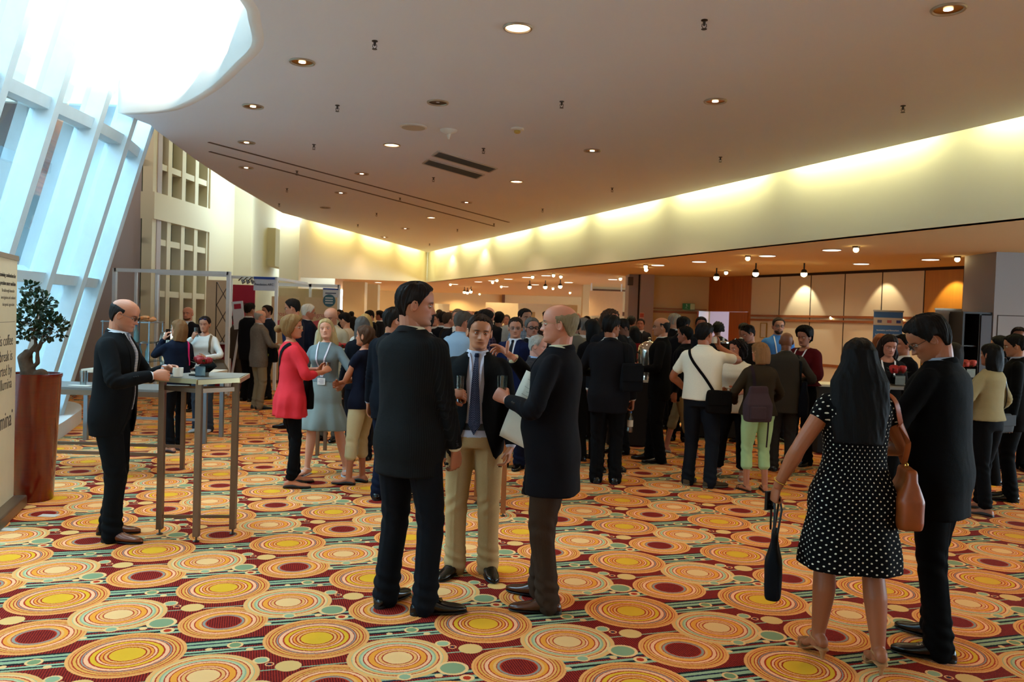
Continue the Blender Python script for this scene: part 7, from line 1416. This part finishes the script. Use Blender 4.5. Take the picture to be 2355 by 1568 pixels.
p = at(1451, 646, 21.7); t = thing('wall_speaker', 'small dark loudspeaker high on the mauve column', 'speaker', (p.x, 21.9, p.z)); MB().box((-.07, -.16, -.11), (.07, 0, .11)).obj('cabinet', plain('dark_speaker', '#3a3433', .5), t, False, .01); MB().box((-.06, -.165, -.10), (.06, -.16, .10)).obj('grille', plain('speaker_grille', '#57504c', .7), t)
x, y = wr(tpx(1762), .02); t = thing('picture_frame', 'gilt-framed notice on the cream wall behind the bearded man in blue', 'picture', (x, y, 1.62), math.atan2(wd_.y, wd_.x)); m = MB()
for a, b in (((-.1, 0, -.18), (.1, 0, -.18)), ((.1, 0, -.18), (.1, 0, .18)), ((.1, 0, .18), (-.1, 0, .18)), ((-.1, 0, .18), (-.1, 0, -.18))): m.bar(a, b, .02, .02, (0, 1, 0))
m.obj('frame', plain('gilt', '#9a7f3a', .4, .5), t); MB().box((-.09, -.002, -.17), (.09, .004, .17)).obj('sheet', plain('paper', '#c9c6bc', .7), t)
for k, px in enumerate((1917, 2080)):
    x, y = wr(tpx(px), .03); t = thing('wall_light', ('small round lamp on the wooden rail, left one', 'small round lamp on the wooden rail, right one')[k], 'wall lamp', (x, y, 1.96)); MB().ball((0, 0, 0), .035, 12, 8).obj('lamp', emit('rail_lamp', '#ffe9b0', 9), t, True); MB().lathe([(.045, -.01), (.045, .01)], n=16, M=Matrix.Rotation(PI/2, 4, 'X')).obj('plate', metal(), t)
# ---- things people hold or carry
g1 = B2.grip(-1, .075, .034); tumbler(g1 + Vector((0, 0, .05)), 'slim champagne glass with orange juice in the tallest man\'s hand', .17, .024, '#d07a18', lvl=.5)
g1 = B4.grip(-1, .075, .036); tumbler(g1 + Vector((0, 0, .045)), 'empty highball glass held by the older gesturing man', .15, .032)
g1 = B7.grip(1, .07, .03); tumbler(g1 + Vector((0, 0, .02)), 'small glass in the hand of the woman in coral cardigan', .10, .03)
g1 = B10.grip(1, .08, .03); cup(g1, 'white cup raised by the man in the white short-sleeved shirt', handle=False)
g1 = B18.grip(1, .07, .035); cup(g1 + Vector((0, 0, .03)), 'white cup held by the elderly man in tweed', .5)
g1 = B23.grip(1, .08, .03); tumbler(g1 + Vector((0, 0, .02)), 'clear glass raised to the lips of the woman in white sweater', .13, .032)
g1 = B22.grip(-1, .07, .028); t = thing('mobile_phone', 'black mobile phone at the ear of the woman in navy jacket', 'phone', g1, math.radians(60)); MB().box((-.03, -.006, -.065), (.03, .006, .065)).obj('case', plain('black_plastic', '#101010', .3), t, False, .003); MB().box((-.026, .0062, -.055), (.026, .007, .055)).obj('screen', plain('phone_screen', '#0a0d12', .1), t)
g1 = B12.grip(-1, .09, .02); t = thing('snack_plate', 'small plate of snacks held by the curly-haired woman', 'plate', g1 + Vector((0, 0, .02))); MB().lathe([(.05, 0), (.085, .012), (.083, .015), (.001, .004)], n=24).obj('plate', CUPW, t, True); [MB().ball((.03 * math.cos(q*2), .03 * math.sin(q*2), .02), (.02, .015, .012), 8, 6).obj('snack', plain('snack', '#a85a3a', .6), t, True) for q in range(3)]
# papers under the arm of the gesturing man
t = thing('paper_sheets', 'white sheets with handwriting tucked under the gesturing man\'s arm', 'papers', (0, 0, 0)); m = MB(); V = []
for k, (dz, dx) in enumerate(((0, 0), (.004, .012))):
    M_ = B4.M @ Matrix.Translation((-.115 + dz * 2, .13, 1.13 + dx)) @ Matrix.Rotation(.38, 4, 'X'); g_ = [[M_ @ Vector((-.02 * math.sin(v * 3), .0 + (u_ - .5) * .20, (v - .5) * .40)) for u_ in np.linspace(0, 1, 6)] for v in np.linspace(0, 1, 10)]
    mm_ = MB(); mm_.rings(g_, False, False); o = mm_.obj('sheet', plain('paper_white', '#d4cfc0', .6), t, True); so = o.modifiers.new('s', 'SOLIDIFY'); so.thickness = .0012
m = MB()
for k in range(7): q = B4.M @ Matrix.Translation((-.115, .13, 1.13)) @ Matrix.Rotation(.38, 4, 'X'); z = .17 - k * .022; m.tube([q @ Vector((-.02 * math.sin((z/.4+.5) * 3) - .004, y, z + .002 * math.sin(y * 200))) for y in np.linspace(-.085, .07 - .02 * (k % 2), 9)], .0009, 4)
m.obj('handwriting', plain('pencil', '#6a665e', .8), t)
# folder of the right man
M_ = B6.M @ Matrix.Translation((-.20, .36, 1.30)) @ Matrix.Rotation(.5, 4, 'Z') @ Matrix.Rotation(-.45, 4, 'X'); t = thing('folder', 'open dark folder with pale green leaflet held by the looking-down man', 'folder', (0, 0, 0))
MB().box((-.12, -.004, -.16), (.12, .004, .16), M_).obj('cover', plain('dark_folder', '#15171a', .5), t); MB().box((-.105, -.012, -.13), (.105, -.006, .15), M_).obj('leaflet', plain('pale_green_card', '#7f9a80', .6), t)
# bags
BLK = leather('#0b0b0d', .45)
g5 = B5.grip(-1, .08, .02); t = soft_bag('flat black tote hanging from the left hand of the woman in the dotted dress', (g5.x - .01, g5.y - .02, g5.z - .33), .20, .085, .35, '#0b0c0f', rz=1.25, flap=False, top=.8, mat=fabric('#101216', 'tote_cloth'), name='tote_bag', lean=-.10)
for q in (-.035, .035): m = MB(); m.tube([(g5.x + q * .3 - .02, g5.y - .06, g5.z - .17), (g5.x + q * .5, g5.y - .03, g5.z - .05), (g5.x + q * .4, g5.y, g5.z + .012), (g5.x + q * .5, g5.y + .03, g5.z - .05), (g5.x + q * .3, g5.y + .05, g5.z - .17)], .006, 6); wobj(m, 'handle', BLK, t)
g5b = B5.grip(-1, .10, .0, .03); t = thing('mobile_phone', 'black mobile phone held with the tote by the woman in the dotted dress', 'phone', g5b, .5); MB().box((-.03, -.008, -.05), (.03, .008, .05)).obj('case', plain('black_plastic', '#101010', .3), t, False, .003); MB().box((-.026, -.009, -.04), (.026, -.0081, .04)).obj('screen', plain('phone_screen', '#0a0d12', .1), t)
w5 = B5.M @ (B5.Wr[-1] + (B5.E[-1] - B5.Wr[-1]).normalized() * .03); d5 = (B5.M.to_3x3() @ (B5.E[-1] - B5.Wr[-1])).normalized(); m = MB(); m.torus((0, 0, 0), .033, .004, 24, 6, d5.to_track_quat('Z', 'Y').to_matrix().to_4x4()); o = m.obj('bracelet', plain('gold', '#c9a04a', .25, .9)); o.location = w5; tag(o, 'thin gold bracelet on the left wrist of the woman in the dotted dress', 'bracelet')
TAN_ = plain('tan_leather', '#8a3f14', .45, 0, .3, .5, 14); ps = W_(B5, (.265, .02, 1.02)); t = soft_bag('tan leather hobo bag on the right shoulder of the woman in the dotted dress', (ps.x, ps.y - .04, ps.z - .10), .32, .13, .30, '#8a3f14', rz=1.35, flap=False, top=.80, mat=TAN_, name='handbag')
strap_of(B5, t, [(.27, .02, 1.08), (.262, -.04, 1.22), (.20, -.06, 1.36), (.135, -.02, 1.475), (.14, .06, 1.42), (.22, .10, 1.25), (.28, .08, 1.08)], .030, .005, TAN_, 'strap', off=.006, maxd=.10); m = MB(); m.torus((ps.x, ps.y - .03, ps.z + .06), .014, .0035, 16, 6, Matrix.Rotation(PI/2, 4, 'Y')); wobj(m, 'ring', plain('gold', '#c9a04a', .25, .9), t)
p = W_(B3, (.31, .10, .96)); t = soft_bag('black leather bag at the right hip of the man in khaki trousers', (p.x, p.y, p.z), .14, .08, .30, '#0c0b0b', rz=.6, mat=leather('#0c0b0b', .22), flap=False)
p = W_(B14, (.23, -.14, 1.12)); t = soft_bag('black laptop bag on the back of the broad man in dark suit', tuple(p), .24, .09, .30, '#0d0d0f', rz=.1, mat=fabric('#0c0c0e', 'nylon')); strap_of(B14, t, [(.22, -.14, 1.22), (.18, -.13, 1.36), (.14, -.03, 1.46), (.15, .08, 1.38)], .045, .004, fabric('#0a0a0c', 'webbing', fold=0), 'strap')
p = W_(B10, (.20, -.12, .93)); t = soft_bag('black messenger bag at the hip of the man in the white shirt', tuple(p), .27, .09, .24, '#0d0c0c', rz=.0, mat=fabric('#0d0b0a', 'nylon')); strap_of(B10, t, [(.17, -.13, 1.02), (.05, -.16, 1.18), (-.08, -.15, 1.34), (-.13, -.04, 1.46), (-.10, .08, 1.42)], .03, .004, fabric('#0a0a0c', 'webbing', fold=0), 'strap')
p = W_(B11, (-.10, -.20, 1.05)); t = soft_bag('mauve-grey rucksack on the back of the woman in mint trousers', tuple(p), .28, .15, .36, '#3a2c30', rz=.15, mat=fabric('#3d2d30', 'canvas'), name='backpack', top=.75, flap=False)
MB().box((-.10, -.10, -.15), (.06, -.075, -.02)).obj('front_pocket', fabric('#3d2d30', 'canvas'), t, False, .02); strap_of(B11, t, [(-.13, -.18, 1.2), (-.12, -.10, 1.38), (-.10, .02, 1.45), (-.13, .10, 1.36)], .035, .004, fabric('#2a1c20', 'webbing2', fold=0), 'strap'); m = MB(); m.tube([W_(B11, (.03, -.22, .95)), W_(B11, (.035, -.2, .75)), W_(B11, (.03, -.19, .55))], .008, 6, flat=.4); wobj(m, 'loose_strap', fabric('#2a1c20', 'webbing2', fold=0), t)
p = W_(B15, (.24, .02, .92)); t = soft_bag('dark blue-black bag hanging at the side of the man in grey suit', tuple(p), .32, .12, .42, '#0c0f16', rz=1.2, mat=fabric('#0b0e16', 'nylon'), flap=False); strap_of(B15, t, [(.24, -.06, 1.1), (.19, -.10, 1.30), (.14, -.03, 1.46), (.16, .08, 1.36)], .045, .004, fabric('#0a0a0c', 'webbing', fold=0), 'strap')
p = W_(B18, (.10, .17, .96)); t = soft_bag('black satchel with yellow mark at the waist of the elderly man in tweed', tuple(p), .34, .12, .26, '#0c0c0e', rz=-.6, mat=fabric('#0c0c0e', 'nylon')); MB().box((-.07, -.085, -.02), (.05, -.075, .02)).obj('yellow_mark', plain('yellow_mark', '#7f8420', .5), t)
p = W_(B23, (-.23, .08, .97)); t = soft_bag('olive-brown slouch bag at the left hip of the woman in white sweater', tuple(p), .30, .10, .26, '#4a3a24', rz=.3, mat=leather('#4a3a24', .6), flap=False, top=.7)
p = W_(B7, (-.05, .19, .95)); t = soft_bag('black bag worn in front by the woman in coral cardigan', tuple(p), .28, .08, .30, '#0c0c0e', rz=math.radians(-62), mat=fabric('#0c0c0e', 'nylon'), flap=False)
p = W_(B42, (.27, .02, .92)); t = soft_bag('small structured black handbag of the woman in cream cardigan', tuple(p), .26, .11, .19, '#0a0a0a', rz=.4, mat=leather('#0a0a0a', .75), name='handbag'); strap_of(B42, t, [(.26, .0, 1.02), (.22, -.05, 1.22), (.125, -.02, 1.46), (.12, .06, 1.40)], .012, .004, BLK, 'strap')
p = at_z(1463, 990, 0); t = soft_bag('black holdall standing on the carpet beside the drinks queue', (p.x, p.y, .14), .26, .16, .28, '#0b0b0d', mat=fabric('#0c0c0e', 'nylon'), name='holdall', flap=False); m = MB(); m.tube([(p.x - .07, p.y - .03, .26), (p.x - .03, p.y - .03, .42), (p.x + .03, p.y - .03, .42), (p.x + .07, p.y - .03, .26)], .009, 6); wobj(m, 'handle', BLK, t)
g1 = B14.grip(1, .09, .02); t = thing('water_bottle', 'half-full clear water bottle hanging from the broad man\'s right hand', 'bottle', (g1.x, g1.y, g1.z - .15)); MB().lathe([(.028, -.1), (.031, -.09), (.031, .05), (.014, .09), (.013, .105)], n=16).obj('bottle_body', glassm('#cfd6d2', 'bottle_plastic', 1.5), t, True); MB().lathe([(.032, -.04), (.032, .03)], n=16, cap=False).obj('bottle_label', plain('bottle_paper', '#b8a890', .6), t); MB().lathe([(.015, .105), (.015, .122)], n=12).obj('cap', plain('bottle_cap', '#23508a', .4), t)
for o in list(SCR.objects): bpy.data.objects.remove(o)
bpy.data.scenes.remove(SCR)
